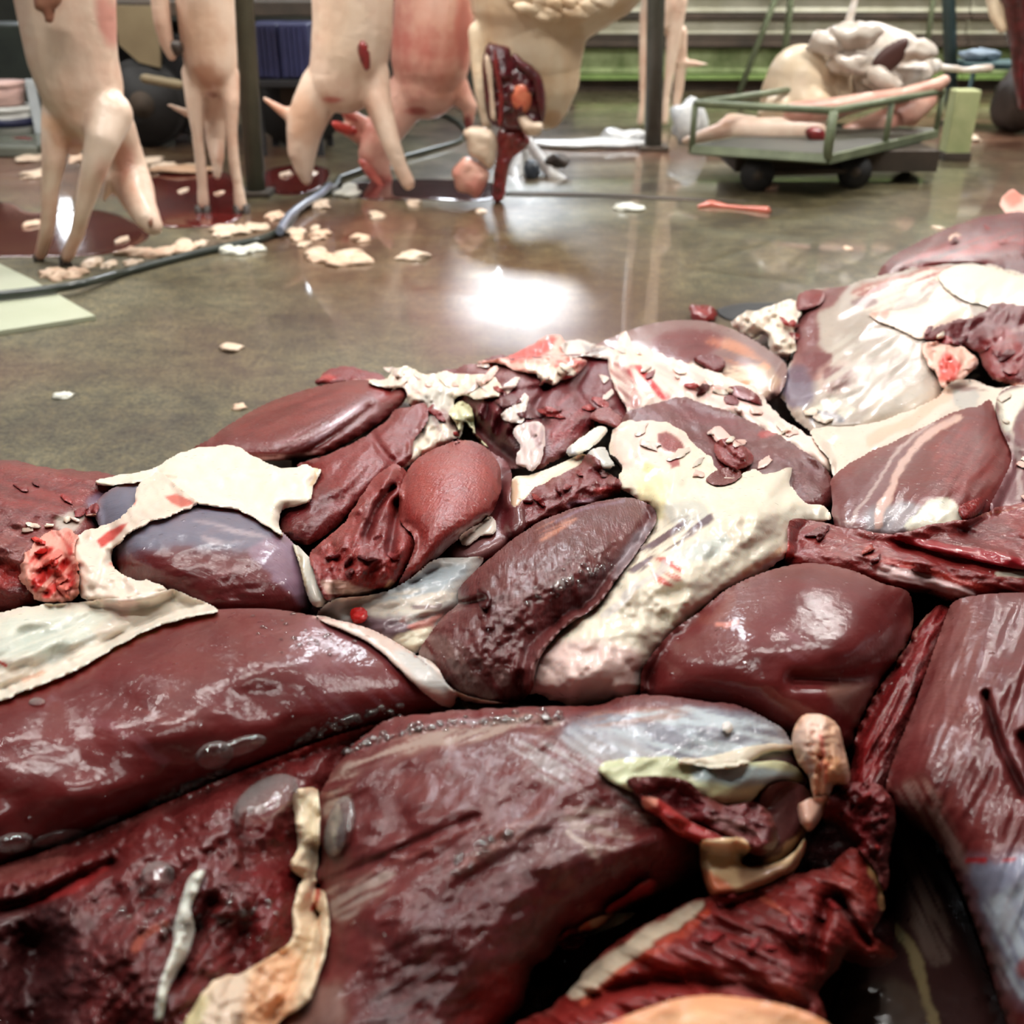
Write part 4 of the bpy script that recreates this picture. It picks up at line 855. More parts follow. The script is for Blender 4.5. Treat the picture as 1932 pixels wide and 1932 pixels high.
x0 = slab('meat_cut', [(1432, 1512), (1447, 1486), (1478, 1474), (1512, 1480), (1532, 1500), (1540, 1540), (1520, 1580), (1480, 1620), (1440, 1640), (1400, 1620), (1420, 1560)], z=.02, h=.03, R=34, c=(82, 46, 46), par=(0, .1, .3), seed=70, fib=-40,
     strokes=[('L', [(1440, 1640), (1490, 1600), (1530, 1560)], 8, (170, 134, 106), .8, FAT)], label='hollow brown fold under the yellowish tendon sheet')
x1 = slab('meat_cut', [(1182, 1472), (1215, 1464), (1250, 1466), (1300, 1474), (1330, 1500), (1372, 1520), (1420, 1512), (1450, 1530), (1468, 1570), (1460, 1600), (1430, 1614), (1380, 1594), (1310, 1562), (1240, 1530), (1200, 1500)],
     z=.05, h=.03, R=24, c=(98, 32, 36), par=SHR, rag=2, seed=71, step=3, fib=25, noise_=[(.006, 16, 2, 25)], strokes=[('S', [(1340, 1540), (1400, 1550), (1440, 1580), (1380, 1580)], 8, (150, 120, 118), .6, None, 20)],
     label='short dark roll of meat below the yellowish tendon sheet')
x2 = slab('meat_strip', [(1210, 1504), (1240, 1506), (1262, 1520), (1300, 1548), (1350, 1572), (1384, 1592), (1372, 1602), (1320, 1592), (1276, 1572), (1240, 1540), (1214, 1524)], z=.06, h=.022, R=12, c=(160, 36, 34), par=(0, .4, .7), fib=30, seed=72, step=3,
     strokes=[('B', [(1208, 1504), (1240, 1504), (1240, 1524), (1215, 1524)], 8, (222, 150, 128), .8, FAT)], label='narrow bright red strip under the short dark roll')
v3 = slab('fat_sheet', [(1320, 1590), (1352, 1584), (1402, 1582), (1414, 1600), (1398, 1624), (1419, 1636), (1470, 1627), (1500, 1606), (1518, 1580), (1522, 1590), (1500, 1640), (1463, 1662), (1426, 1678), (1388, 1690), (1345, 1690), (1325, 1650)],
     z=.045, h=.022, R=16, c=(206, 172, 128), par=FAT, cat='fat', seed=73, step=3, rag=2, strokes=[('B', [(1400, 1636), (1470, 1630), (1510, 1600), (1480, 1660), (1410, 1680)], 10, (160, 122, 92), .8), ('B', [(1322, 1640), (1350, 1650), (1390, 1688), (1340, 1690)], 10, (186, 84, 50), .8),
     ('B', [(1330, 1590), (1370, 1590), (1370, 1630), (1335, 1640)], 10, (214, 198, 160), .8)], label='yellowish fat fold below the brown hollow at the front right')
w = slab('meat_cut', [(1040, 1900), (1080, 1862), (1125, 1810), (1180, 1768), (1250, 1728), (1320, 1694), (1390, 1690), (1440, 1676), (1500, 1650), (1560, 1636), (1610, 1600), (1640, 1618), (1660, 1670), (1668, 1715), (1656, 1745), (1648, 1765), (1692, 1800), (1660, 1810), (1625, 1802), (1602, 1792), (1582, 1826), (1545, 1870), (1556, 1932), (1520, 2120), (900, 2120), (960, 1950)],
     z=.02, h=.055, R=70, rag=3, ragscale=16, c=(124, 36, 32), par=(0, .8, .8), fib=25, seed=74, step=3, cvar=.15, noise_=[(.010, 30, 3, 25)], warp=10,
     creases=[([(1580, 1690), (1610, 1740), (1640, 1780)], 8, .016), ([(1560, 1700), (1540, 1790), (1545, 1860)], 12, .012), ([(1120, 1880), (1240, 1850), (1380, 1860), (1520, 1900)], 14, .012)],
     strokes=[('B', [(1300, 1740), (1420, 1700), (1540, 1740), (1520, 1840), (1380, 1860), (1300, 1820)], 40, (98, 32, 32), .7), ('B', [(1068, 1872), (1110, 1826), (1180, 1778), (1260, 1728), (1330, 1700), (1315, 1730), (1220, 1790), (1150, 1850), (1090, 1884)], 8, (190, 172, 146), .95, FAT),
              ('L', [(1100, 1892), (1190, 1822), (1300, 1752), (1340, 1720)], 8, (168, 68, 44), .8), ('L', [(1630, 1610), (1656, 1660), (1664, 1710)], 8, (206, 158, 104), .8, FAT), ('B', [(1560, 1640), (1620, 1630), (1640, 1700), (1580, 1700)], 16, (140, 50, 40), .8),
              ('S', [(1570, 1680), (1620, 1690), (1640, 1730), (1600, 1740)], 10, (150, 110, 108), .6, None, 40), ('L', [(1430, 1690), (1490, 1720)], 6, (176, 96, 76), .8), ('S', [(1300, 1840), (1480, 1850), (1540, 1900), (1400, 1880)], 12, (156, 96, 96), .6, None, 15)],
     label='torn bright red cut with a yellowish edge at the bottom right')
v = slab('bone_end', [(1494, 1400), (1498, 1374), (1508, 1356), (1522, 1347), (1556, 1350), (1582, 1370), (1592, 1409), (1604, 1462), (1598, 1480), (1575, 1478), (1564, 1502), (1540, 1508), (1530, 1484), (1526, 1462), (1505, 1436)],
     z=.07, h=.035, R=26, tilt=.01, c=(222, 172, 142), par=(.9, .2, .2), cat='bone', seed=75, step=3, noise_=[(.004, 16, 1, 0)], warp=6, creases=[([(1548, 1430), (1546, 1500)], 6, .006)],
     strokes=[('B', [(1500, 1380), (1530, 1350), (1560, 1360), (1530, 1420), (1510, 1430)], 12, (228, 196, 180), .8), ('L', [(1545, 1390), (1552, 1420), (1548, 1450)], 6, (208, 110, 96), .8), ('B', [(1552, 1430), (1585, 1430), (1595, 1475), (1565, 1475)], 8, (206, 142, 98), .8),
              ('L', [(1560, 1440), (1560, 1475)], 5, (190, 64, 44), .7), ('L', [(1520, 1430), (1532, 1460)], 7, (206, 190, 184), .7)],
     label='rounded peach-coloured bone end standing up from the dark meat')
v2 = slab('fat_scrap', [(1506, 1524), (1516, 1512), (1545, 1503), (1582, 1506), (1574, 1518), (1556, 1530), (1540, 1556), (1524, 1566), (1512, 1552)], z=.06, h=.02, R=12, c=(214, 168, 144), par=FAT, cat='fat', seed=76, step=3, rag=2, label='small pinkish fat nub just below the bone end')
v4 = slab('meat_cut', [(1570, 1500), (1600, 1478), (1650, 1476), (1680, 1500), (1690, 1540), (1680, 1600), (1672, 1680), (1650, 1640), (1620, 1600), (1580, 1560), (1550, 1545), (1560, 1520)], z=.03, h=.03, R=26, c=(116, 32, 36), par=SHR, seed=77, step=3, rag=3, noise_=[(.006, 16, 1, 0)],
     strokes=[('B', [(1640, 1540), (1690, 1540), (1680, 1660), (1650, 1640)], 14, (72, 28, 30), .8)], label='glistening crimson meat to the right of the bone end')
xs = slab('skin_flap', [(1100, 1960), (1150, 1930), (1210, 1906), (1272, 1886), (1340, 1878), (1409, 1884), (1494, 1900), (1560, 1930), (1600, 1980), (1660, 2120), (1000, 2120)], z=.085, h=.03, R=50, c=(216, 150, 106), par=(.8, .1, .6), cat='skin', fib=20, seed=78,
     strokes=[('S', [(1200, 1930), (1400, 1900), (1540, 1940), (1300, 1960)], 16, (226, 178, 136), .6, None, 15), ('L', [(1100, 1960), (1170, 1925)], 8, (190, 90, 60), .7)], label='smooth peach-coloured flap of skin at the bottom edge')
fs = slab('fat_strip', [(551, 1506), (560, 1492), (574, 1487), (600, 1490), (604, 1545), (600, 1614), (596, 1675), (613, 1684), (622, 1750), (608, 1819), (581, 1890), (512, 1950), (478, 2120), (320, 2120), (340, 1960), (372, 1890), (410, 1846), (450, 1838), (478, 1822), (523, 1796), (552, 1767), (552, 1716), (566, 1668), (574, 1660), (547, 1634), (560, 1600), (557, 1545)],
     patch=.006, h=.012, R=14, lay=6, rag=2, ragscale=16, c=(220, 194, 158), par=FAT, cat='fat', seed=79, step=3, drop=.03, warp=8, noise_=[(.003, 24, 1, 0)],
     strokes=[('L', [(603, 1670), (600, 1700), (592, 1715)], 5, (186, 40, 26), .95), ('L', [(596, 1690), (606, 1760), (594, 1830)], 3, (196, 130, 84), .7), ('B', [(480, 1830), (560, 1800), (540, 1932), (440, 1980)], 24, (214, 158, 116), .8), ('B', [(400, 1860), (470, 1840), (440, 1960), (350, 1960)], 20, (200, 176, 152), .8),
              ('B', [(330, 1900), (390, 1880), (360, 1980), (310, 2000)], 16, (170, 158, 110), .8), ('B', [(556, 1500), (600, 1500), (598, 1620), (560, 1600)], 12, (228, 212, 178), .8)],
     label='long cream fat strip hanging down over the front left slab')
fw = slab('fat_strip', [(355, 1656), (370, 1644), (387, 1642), (380, 1664), (370, 1690), (360, 1716), (367, 1755), (358, 1790), (344, 1822), (318, 1866), (304, 1925), (292, 1925), (298, 1870), (308, 1836), (326, 1786), (328, 1752), (344, 1690)],
     patch=.004, h=.008, R=10, lay=8, c=(204, 204, 188), par=FAT, cat='fat', seed=80, step=3, drop=.02, label='narrow greyish white fat strip on the front left slab', rag=1)
nb = [((1056, 1730), 18, (134, 34, 34)), ((1150, 1712), 15, (150, 44, 40)), ((1205, 1668), 22, (120, 30, 34))]
slab('meat_nub', [(1140, 1718), (1170, 1696), (1210, 1668), (1232, 1660), (1238, 1680), (1205, 1706), (1165, 1730)], parent=e2, patch=.001, h=.012, R=10, c=(130, 34, 38), par=SHR, rag=2, seed=81, step=3, drop=.012)
slab('fat_sheet', [(1092, 1752), (1120, 1734), (1160, 1724), (1200, 1722), (1170, 1744), (1120, 1762), (1098, 1768)], patch=.004, h=.006, R=8, lay=4, c=(206, 168, 130), par=FAT, cat='fat', seed=82, step=3, drop=.02,
     strokes=[('B', [(1090, 1750), (1116, 1738), (1116, 1760), (1098, 1766)], 6, (214, 96, 70), .8)], label='small orange-tipped fat sliver above the torn bright red cut')
slab('meat_nub', [(1052, 1776), (1070, 1756), (1096, 1758), (1104, 1776), (1086, 1792), (1060, 1790)], parent=e2, patch=.001, h=.01, R=8, c=(140, 36, 38), par=SHR, rag=2, seed=83, step=3, drop=.012)

# --- clear film and bubbles
def bubble(u_, v_, ru, rv, label, deg=0, hgt=None, group=None):
    a_ = math.radians(deg); pts = []
    for i in range(14):
        t_ = i / 14 * 2 * math.pi
        x_, y_ = ru * math.cos(t_), rv * math.sin(t_)
        pts.append((u_ + x_ * math.cos(a_) - y_ * math.sin(a_), v_ + x_ * math.sin(a_) + y_ * math.cos(a_)))
    return slab('bubble', pts, patch=.001, h=hgt or min(ru, rv) / 1950 * .62 * .8, R=min(ru, rv), bl=0, up=0, film=True, step=max(1.5, min(4, rv / 5)), drop=.001, cat='bubble', label=label, seed=int(u_) % 97, group=group)

bubble(70, 1324, 16, 8, 'single clear bubble on the left end of the very large smooth muscle')
bubble(405, 1425, 38, 26, 'large clear bubble in the seam between the very large muscle and the front left slab', -15)
bubble(455, 1408, 50, 17, 'long clear bubble just right of the large one in the front left seam', -18)
bubble(500, 1512, 72, 40, 'biggest clear bubble of fluid beside the top of the long cream fat strip', -35, .02)
bubble(298, 1650, 32, 26, 'round bubble above the narrow greyish white fat strip', 0)
bubble(25, 1592, 40, 20, 'bubble in the seam at the left edge of the front slab', -10)
bubble(110, 1582, 52, 14, 'flat elongated bubble next to the one in the seam at the left edge', -14)
bubble(200, 1552, 26, 8, 'thin sliver bubble in the seam towards the front left slab top', -25)
bubble(640, 1560, 26, 60, 'drooping clear film right of the long cream fat strip', 15, .008)
bubble(1055, 1105, 12, 12, 'round bubble near the middle of the long ridged muscle')
bubble(1075, 1095, 9, 9, 'smaller bubble touching the round one on the long ridged muscle')
rnd = random.Random(5)
def froth(name, path, n_, spread, rmin, rmax, host, sd):
    """many tiny bubbles on wet flesh, joined"""
    rnd = random.Random(sd)
    bm = bmesh.new(); L = smooth_poly(path, 8, False)
    for _ in range(n_):
        q_ = L[rnd.randrange(len(L))]; uu = q_[0] + rnd.gauss(0, spread); vv = q_[1] + rnd.gauss(0, spread * .5)
        zz = float(zsample(ZMAP, np.array(uu), np.array(vv))); pt = on_z(np.array(uu), np.array(vv), np.array(zz))
        r_ = rnd.uniform(rmin, rmax) * (0.4 if rnd.random() < .6 else 1)
        bmesh.ops.create_icosphere(bm, subdivisions=2, radius=r_, matrix=Matrix.Translation(Vector(pt)) @ Matrix.Diagonal((1, 1, .7, 1)))
    o_ = link_bm(name, bm, FILM, host); o_['kind'] = 'stuff'
    return o_
froth('froth', [(300, 1510), (360, 1480), (420, 1455)], 90, 9, .0012, .0035, e1, 1)
froth('froth', [(560, 1400), (620, 1372), (680, 1355), (740, 1340)], 120, 10, .001, .003, dd, 2)
froth('froth', [(660, 1420), (740, 1385), (860, 1365), (1040, 1350)], 170, 10, .001, .003, e2, 3)
froth('froth', [(1020, 1130), (1060, 1105), (1110, 1080), (1150, 1070)], 60, 14, .001, .003, l, 4)
froth('froth', [(860, 1640), (900, 1600), (950, 1570)], 60, 12, .001, .0028, e2, 5)
froth('froth', [(0, 1600), (80, 1590), (170, 1560)], 50, 8, .001, .003, e1, 6)
froth('froth', [(240, 1700), (330, 1740), (430, 1740), (500, 1700)], 120, 38, .0008, .0022, e1, 7)
froth('froth', [(500, 1180), (560, 1200), (640, 1220)], 50, 22, .0008, .0024, dd, 8)

# --- shreds of fat and flesh lying along the seams
def sprinkle(host, path, n_, smin, smax, cols, sd, spread=8, pr=FAT, name='fat_flake'):
    rs = random.Random(sd); L = smooth_poly(path, 6, False)
    for i in range(n_):
        q_ = L[int((i + rs.random()) / n_ * (len(L) - 1))]; u_ = q_[0] + rs.gauss(0, spread); v_ = q_[1] + rs.gauss(0, spread * .6)
        s_ = rs.uniform(smin, smax); an = rs.uniform(-.9, .9); el = rs.uniform(1.2, 2.8); pts = []
        for k in range(9):
            t_ = k / 9 * 2 * math.pi; rr_ = s_ * rs.uniform(.65, 1.25); x_ = rr_ * el * .7 * math.cos(t_); y_ = rr_ * .6 * math.sin(t_)
            pts.append((u_ + x_ * math.cos(an) - y_ * math.sin(an), v_ + x_ * math.sin(an) + y_ * math.cos(an)))
        c_ = rs.choice(cols)
        slab(name, pts, parent=host, patch=.0008, h=rs.uniform(.003, .007), R=s_ * .6, c=c_, par=pr, seed=sd * 31 + i, step=3, drop=.006, rag=1.5, ragscale=7)
WH = [(226, 208, 184), (216, 192, 176), (206, 190, 170), (222, 178, 160)]; RD = [(128, 36, 38), (108, 32, 36), (150, 44, 42), (92, 28, 32)]
sprinkle(j, [(900, 700), (1000, 720), (1100, 700), (1160, 740)], 9, 7, 15, WH, 1, 12)
sprinkle(j, [(920, 730), (1000, 760), (1080, 790), (1150, 770)], 9, 9, 18, RD, 2, 14, SHR, 'meat_shred')
sprinkle(n2, [(1180, 660), (1260, 700), (1380, 750), (1500, 830)], 14, 6, 13, WH, 3, 10)
sprinkle(n2, [(1210, 700), (1300, 730), (1420, 770)], 4, 9, 15, RD, 4, 10, SHR, 'meat_shred')
sprinkle(i1, [(740, 710), (840, 720), (920, 730)], 8, 6, 13, WH, 5, 9)
sprinkle(i1, [(800, 770), (850, 800), (870, 830)], 5, 6, 11, RD, 6, 8, SHR, 'meat_shred')
sprinkle(mm, [(1330, 810), (1400, 840), (1440, 870)], 4, 8, 14, WH, 7, 8)
sprinkle(n, [(1200, 810), (1270, 860), (1340, 890)], 5, 9, 17, WH, 8, 12)
sprinkle(q, [(1500, 600), (1505, 640), (1500, 680)], 4, 8, 14, RD, 10, 14, SHR, 'meat_shred')
sprinkle(q, [(1540, 780), (1580, 790)], 2, 9, 16, WH, 11, 8)
sprinkle(r2, [(1760, 630), (1850, 660), (1920, 700)], 8, 8, 16, RD, 12, 14, SHR, 'meat_shred')
sprinkle(r2, [(1780, 640), (1840, 700), (1930, 720)], 5, 6, 12, WH, 13, 12)
sprinkle(s2, [(1900, 760), (1920, 850), (1930, 940)], 5, 6, 13, WH, 14, 14)
sprinkle(a, [(20, 900), (120, 940), (180, 970)], 5, 9, 18, RD, 15, 16, SHR, 'meat_shred')
sprinkle(a, [(60, 1000), (130, 980), (180, 960)], 6, 6, 13, WH, 16, 12)
sprinkle(c3, [(60, 1040), (100, 1060), (120, 1120)], 9, 7, 13, [(196, 40, 34), (214, 110, 96), (206, 60, 50)], 17, 14, (0.3, .5, .3), 'tissue_shred')
sprinkle(k, [(1000, 950), (1080, 910), (1150, 900)], 6, 6, 12, RD, 18, 10, SHR, 'meat_shred')
sprinkle(h1, [(620, 1060), (680, 1080), (740, 1060)], 7, 6, 12, RD, 19, 16, SHR, 'meat_shred')
sprinkle(p, [(1520, 1010), (1640, 1040), (1760, 1060)], 5, 8, 15, [(150, 46, 42), (106, 34, 34), (176, 90, 76)], 20, 16, SHR, 'meat_shred')
sprinkle(w, [(1380, 1720), (1480, 1780), (1580, 1700)], 8, 9, 18, RD, 21, 24, SHR, 'meat_shred')
sprinkle(v4, [(1600, 1500), (1650, 1540), (1660, 1620)], 6, 7, 14, RD, 22, 12, SHR, 'meat_shred')
sprinkle(rr, [(1750, 470), (1850, 440), (1930, 450)], 4, 6, 11, RD, 23, 12, SHR, 'meat_shred')


# ------------------------------------------------------------------ the hall
def box_bm(bm, x0, x1, y0, y1, z0, z1, bev=0.0):
    r = bmesh.ops.create_cube(bm, size=1.0, matrix=Matrix.Translation(((x0 + x1) / 2, (y0 + y1) / 2, (z0 + z1) / 2)) @ Matrix.Diagonal((x1 - x0, y1 - y0, z1 - z0, 1)))
    if bev:
        es = list({e for vv in r['verts'] for e in vv.link_edges})
        bmesh.ops.bevel(bm, geom=es, offset=bev, segments=2, affect='EDGES', profile=.5)


def box(name, x0, x1, y0, y1, z0, z1, m, parent=None, bev=0.0):
    bm = bmesh.new(); box_bm(bm, x0, x1, y0, y1, z0, z1, bev)
    return link_bm(name, bm, m, parent, smooth=False)


def bar_bm(bm, a, b, r, seg=10, r2=None):
    a = Vector(a); b = Vector(b); d = b - a; L = d.length
    q_ = Vector((0, 0, 1)).rotation_difference(d.normalized())
    bmesh.ops.create_cone(bm, cap_ends=True, segments=seg, radius1=r, radius2=r if r2 is None else r2, depth=L,
                          matrix=Matrix.Translation((a + b) / 2) @ q_.to_matrix().to_4x4())


def bar(name, a, b, r, m, parent=None, seg=10, square=False):
    bm = bmesh.new(); bar_bm(bm, a, b, r, 4 if square else seg)
    return link_bm(name, bm, m, parent, smooth=not square)


def struct(o): o['kind'] = 'structure'; return o

# floor: wet, worn concrete
m_floor, nt, b_ = mat('wet_concrete')
pos = N(nt, 'ShaderNodeNewGeometry').outputs['Position']
n1 = noise(nt, pos, 0.9, 5, 0.62); n2 = noise(nt, pos, 5.0, 5, 0.65); n3 = noise(nt, pos, 95, 4, 0.75); n4 = noise(nt, pos, 0.55, 3, 0.5, 0.4)
big = ramp(nt, math_(nt, 'ADD', math_(nt, 'MULTIPLY', n1, 0.6), math_(nt, 'MULTIPLY', n2, 0.4)),
           [(0.36, tuple(lin((60, 50, 37)))), (0.5, tuple(lin((90, 83, 61)))), (0.64, tuple(lin((110, 105, 82))))])
spk = ramp(nt, math_(nt, 'ADD', math_(nt, 'MULTIPLY', n3, .6), math_(nt, 'MULTIPLY', noise(nt, pos, 22, 4, .7), .4)), [(0.38, (0.36, 0.36, 0.34)), (0.5, (1, 1, 1)), (0.62, (1.9, 1.8, 1.55))])
mx = N(nt, 'ShaderNodeMix', data_type='RGBA', blend_type='MULTIPLY'); mx.inputs[0].default_value = 1
nt.links.new(big, mx.inputs[6]); nt.links.new(spk, mx.inputs[7])
# greener near the boards, redder (old blood) in broad stains
mg = N(nt, 'ShaderNodeMix', data_type='RGBA', blend_type='MIX'); nt.links.new(mx.outputs[2], mg.inputs[6]); mg.inputs[7].default_value = L4((112, 60, 48))
nt.links.new(math_(nt, 'MULTIPLY', ramp(nt, n4, [(0.47, (0, 0, 0)), (0.62, (1, 1, 1))]), 0.55), mg.inputs[0])
nt.links.new(mg.outputs[2], b_.inputs['Base Color'])
sx = N(nt, 'ShaderNodeSeparateXYZ'); nt.links.new(pos, sx.inputs[0])
rough_side = ramp(nt, math_(nt, 'ADD', math_(nt, 'MULTIPLY', math_(nt, 'ADD', math_(nt, 'MULTIPLY', sx.outputs[0], -0.55), math_(nt, 'MULTIPLY', sx.outputs[1], -0.42)), 1.0), math_(nt, 'ADD', 1.2, math_(nt, 'MULTIPLY', n2, 0.5))),
                  [(0.35, (0, 0, 0)), (0.85, (1, 1, 1))])
wet = ramp(nt, n2, [(0.42, (0, 0, 0)), (0.62, (1, 1, 1))])
n5 = noise(nt, pos, 28, 4, 0.7)
nt.links.new(math_(nt, 'ADD', math_(nt, 'MULTIPLY', rough_side, 0.25), 0.33), b_.inputs['Roughness'])
nt.links.new(math_(nt, 'MULTIPLY', math_(nt, 'SUBTRACT', 1.0, math_(nt, 'MULTIPLY', rough_side, 0.9)), math_(nt, 'SUBTRACT', 1.0, math_(nt, 'MULTIPLY', wet, 0.45))), b_.inputs['Coat Weight'])
b_.inputs['Coat Roughness'].default_value = 0.045; b_.inputs['Coat IOR'].default_value = 1.4
bm_ = N(nt, 'ShaderNodeBump'); bm_.inputs['Strength'].default_value = 1.0
nt.links.new(math_(nt, 'ADD', math_(nt, 'MULTIPLY', rough_side, 0.0060), 0.0003), bm_.inputs['Distance'])
nt.links.new(n3, bm_.inputs['Height']); nt.links.new(bm_.outputs[0], b_.inputs['Normal'])
b_.inputs['Specular IOR Level'].default_value = 0.5
struct(box('floor', -14, 14, -4, 8.3, -0.2, 0.0, m_floor))

M_CEIL = simple('ceiling_sheet', (46, 46, 44), .7, c2=(34, 34, 33))
ce = struct(box('ceiling', -14, 14, -4, 8.3, 2.9, 2.96, M_CEIL))
for k_ in range(5):
    struct(box('ceiling_beam', -14, 14, -1 + k_ * 2.1, -0.9 + k_ * 2.1, 2.78, 2.898, M_CEIL))

struct(box('wall_front', -14, 14, -1.5, -1.4, 0, 2.9, simple('grey_plaster', (110, 106, 98), .8)))
# back wall: horizontal planks over a mossy plinth
M_CREAM = simple('cream_plank', (222, 220, 200), .55, c2=(176, 174, 144), scale=3.5)
M_MOSS = simple('mossy_plank', (176, 188, 140), .7, c2=(96, 112, 62), scale=6)
M_LIP = simple('green_lip', (132, 158, 88), .6, c2=(96, 120, 60), scale=4)
M_BROWN = simple('dark_ledge', (84, 70, 58), .8, c2=(48, 44, 36), scale=4)
M_DARKW = simple('dark_wall', (60, 60, 52), .8, c2=(36, 38, 32), scale=2)
WY = 7.9
wall = struct(box('wall_back', -14, 14, WY + .06, WY + .2, 0, 1.06, M_DARKW))
strips = [(0.0, .075, M_BROWN, .0), (.075, .105, M_LIP, .09), (.112, .272, M_MOSS, .0), (.285, .33, M_BROWN, .08), (.335, .355, M_BROWN, .04), (.362, .452, M_CREAM, .0), (.458, .49, M_BROWN, .05), (.497, .585, M_CREAM, .0),
          (.60, .63, M_LIP, .05), (.64, .75, M_CREAM, .0), (.76, .80, M_BROWN, .05), (.81, .92, M_CREAM, .0), (.93, 1.05, M_BROWN, .04)]
for z0, z1, m_, out in strips:
    for x0 in (0.45, 3.15, 5.85):
        box('plank', x0, x0 + 2.69, WY - .02 - out, WY + .055, z0, z1, m_, wall, .004)
for z0, z1 in ((0, .3), (.31, .62), (.63, .95)):
    for x0 in (-12, -8, -4):
        box('plank', x0, x0 + 3.98, WY, WY + .055, z0, z1, M_DARKW, wall, .004)
# upper part with three backlit windows, seen as the bright streaks in the wet floor
WINS = [(-.20, .36, 1.22, 2.72), (-.62, -.46, 1.28, 1.62), (-1.62, -1.54, 1.15, 1.5), (2.35, 2.65, 1.14, 1.22)]
BX0, BX1 = -14, 14
xs_ = sorted({BX0, BX1} | {w_[0] for w_ in WINS} | {w_[1] for w_ in WINS})
M_WALLUP = simple('upper_wall', (96, 94, 84), .75, c2=(70, 70, 60), scale=1.2)
bmw = bmesh.new()
for xa, xb in zip(xs_[:-1], xs_[1:]):
    holes = [w_ for w_ in WINS if w_[0] <= xa and w_[1] >= xb]
    z_ = 1.06
    if holes:
        box_bm(bmw, xa, xb, WY + .06, WY + .2, 1.06, holes[0][2]) if holes[0][2] > 1.07 else None
        z_ = holes[0][3]
        if holes[0][2] < 1.06: pass
    if z_ < 2.9: box_bm(bmw, xa, xb, WY + .06, WY + .2, z_, 2.9)
w2 = link_bm('wall_back_upper', bmw, M_WALLUP, None, False); struct(w2)
m_pane = bpy.data.materials.new('bright_pane'); m_pane.use_nodes = True
bp_ = m_pane.node_tree.nodes['Principled BSDF']; bp_.inputs['Emission Color'].default_value = (.86, .93, 1, 1); bp_.inputs['Emission Strength'].default_value = 20.0
bp_.inputs['Base Color'].default_value = (.8, .85, .9, 1)
for k_, (xa, xb, za, zb) in enumerate(WINS):
    wf = bmesh.new()
    for (a0, a1, c0, c1) in ((xa, xb, zb - .02, zb), (xa, xb, za, za + .02), (xa, xa + .015, za, zb), (xb - .015, xb, za, zb)): box_bm(wf, a0, a1, WY + .03, WY + .07, c0, c1)
    o_ = struct(link_bm('window_%d' % (k_ + 1), wf, M_DARKW, None, False))
    box('pane', xa + .015, xb - .015, WY + .10, WY + .11, max(za + .02, 1.061), zb - .02, m_pane, o_)

pn = box('wall_light', -3.40, -3.27, WY - .03, WY - .001, .74, .99, M_DARKW); tag(pn, 'small upright light panel low on the back wall above the cabinet, out of the photo', 'lamp')
box('glowing_face', -3.39, -3.28, WY - .036, WY - .03, .75, .98, m_pane, pn)
# ceiling lamps
M_LAMPB = simple('lamp_housing', (200, 200, 196), .5)
m_tube = bpy.data.materials.new('lit_tube'); m_tube.use_nodes = True
m_tube.node_tree.nodes['Principled BSDF'].inputs['Emission Color'].default_value = (1, .97, .92, 1); m_tube.node_tree.nodes['Principled BSDF'].inputs['Emission Strength'].default_value = 6
LAMP_AT = ['over the left far edge of the heap', 'over the right far edge of the heap', 'between the nearest and second hanging carcasses', 'before the third hanging carcass', 'before the loaded trolley', 'right above the foreground meat', 'in front of the planked wall', 'behind the handcart']
for (x_, y_, z_, L_, p_) in LAMPS:
    o_ = box('ceiling_lamp', x_ - L_ / 2, x_ + L_ / 2, y_ - .06, y_ + .06, z_ + .02, z_ + .07, M_LAMPB)
    tag(o_, 'long fluorescent ceiling lamp %s, out of the photo' % LAMP_AT.pop(0), 'lamp', 'ceiling lamps')
    bar('lamp_tube', (x_ - L_ / 2 + .03, y_, z_), (x_ + L_ / 2 - .03, y_, z_), .016, m_tube, o_)
    for s_ in (-1, 1): bar('hanger', (x_ + s_ * L_ * .4, y_, z_ + .06), (x_ + s_ * L_ * .4, y_, 2.9), .006, M_LAMPB, o_, 6)

o_ = box('streak_lamp', -.17, .33, 6.42, 6.5, 2.55, 2.84, M_LAMPB, None, .01); tag(o_, 'rectangular lamp added beyond the carcasses to make the floor streak, out of the photo', 'lamp')  # added housing for the made-up streak beam
box('bracket', .06, .10, 6.44, 6.48, 2.84, 2.9, M_LAMPB, o_)
# ------------------------------------------------------------------ carcasses
def skin_mat(name, a, b2, c3=None, sc=5):
    m, nt, b = mat(name)
    pos = N(nt, 'ShaderNodeNewGeometry').outputs['Position']
    n = noise(nt, pos, sc, 4, .6); 
    col = ramp(nt, n, [(0.32, tuple(lin(b2))), (0.55, tuple(lin(a))), (0.75, tuple(lin(c3 or a)))])
    at_ = N(nt, 'ShaderNodeAttribute', attribute_name='Spot'); mx = N(nt, 'ShaderNodeMix', data_type='RGBA')
    nt.links.new(col, mx.inputs[6]); nt.links.new(at_.outputs['Color'], mx.inputs[7]); nt.links.new(N(nt, 'ShaderNodeAttribute', attribute_name='SpotA').outputs['Fac'], mx.inputs[0]); col = mx.outputs[2]
    nt.links.new(col, b.inputs['Base Color']); b.inputs['Roughness'].default_value = .45; b.inputs['Coat Weight'].default_value = .25; b.inputs['Coat Roughness'].default_value = .2
    bm = N(nt, 'ShaderNodeBump'); bm.inputs['Distance'].default_value = .003; nt.links.new(noise(nt, pos, 30, 3, .5), bm.inputs['Height']); nt.links.new(bm.outputs[0], b.inputs['Normal'])
    return m
SK_A = skin_mat('cream_skin', (226, 200, 178), (206, 164, 140), (232, 210, 190))
SK_P = skin_mat('pink_skin', (222, 172, 152), (196, 118, 104), (228, 190, 172))
SK_W = skin_mat('pale_skin', (226, 206, 176), (212, 182, 146), (232, 214, 190))
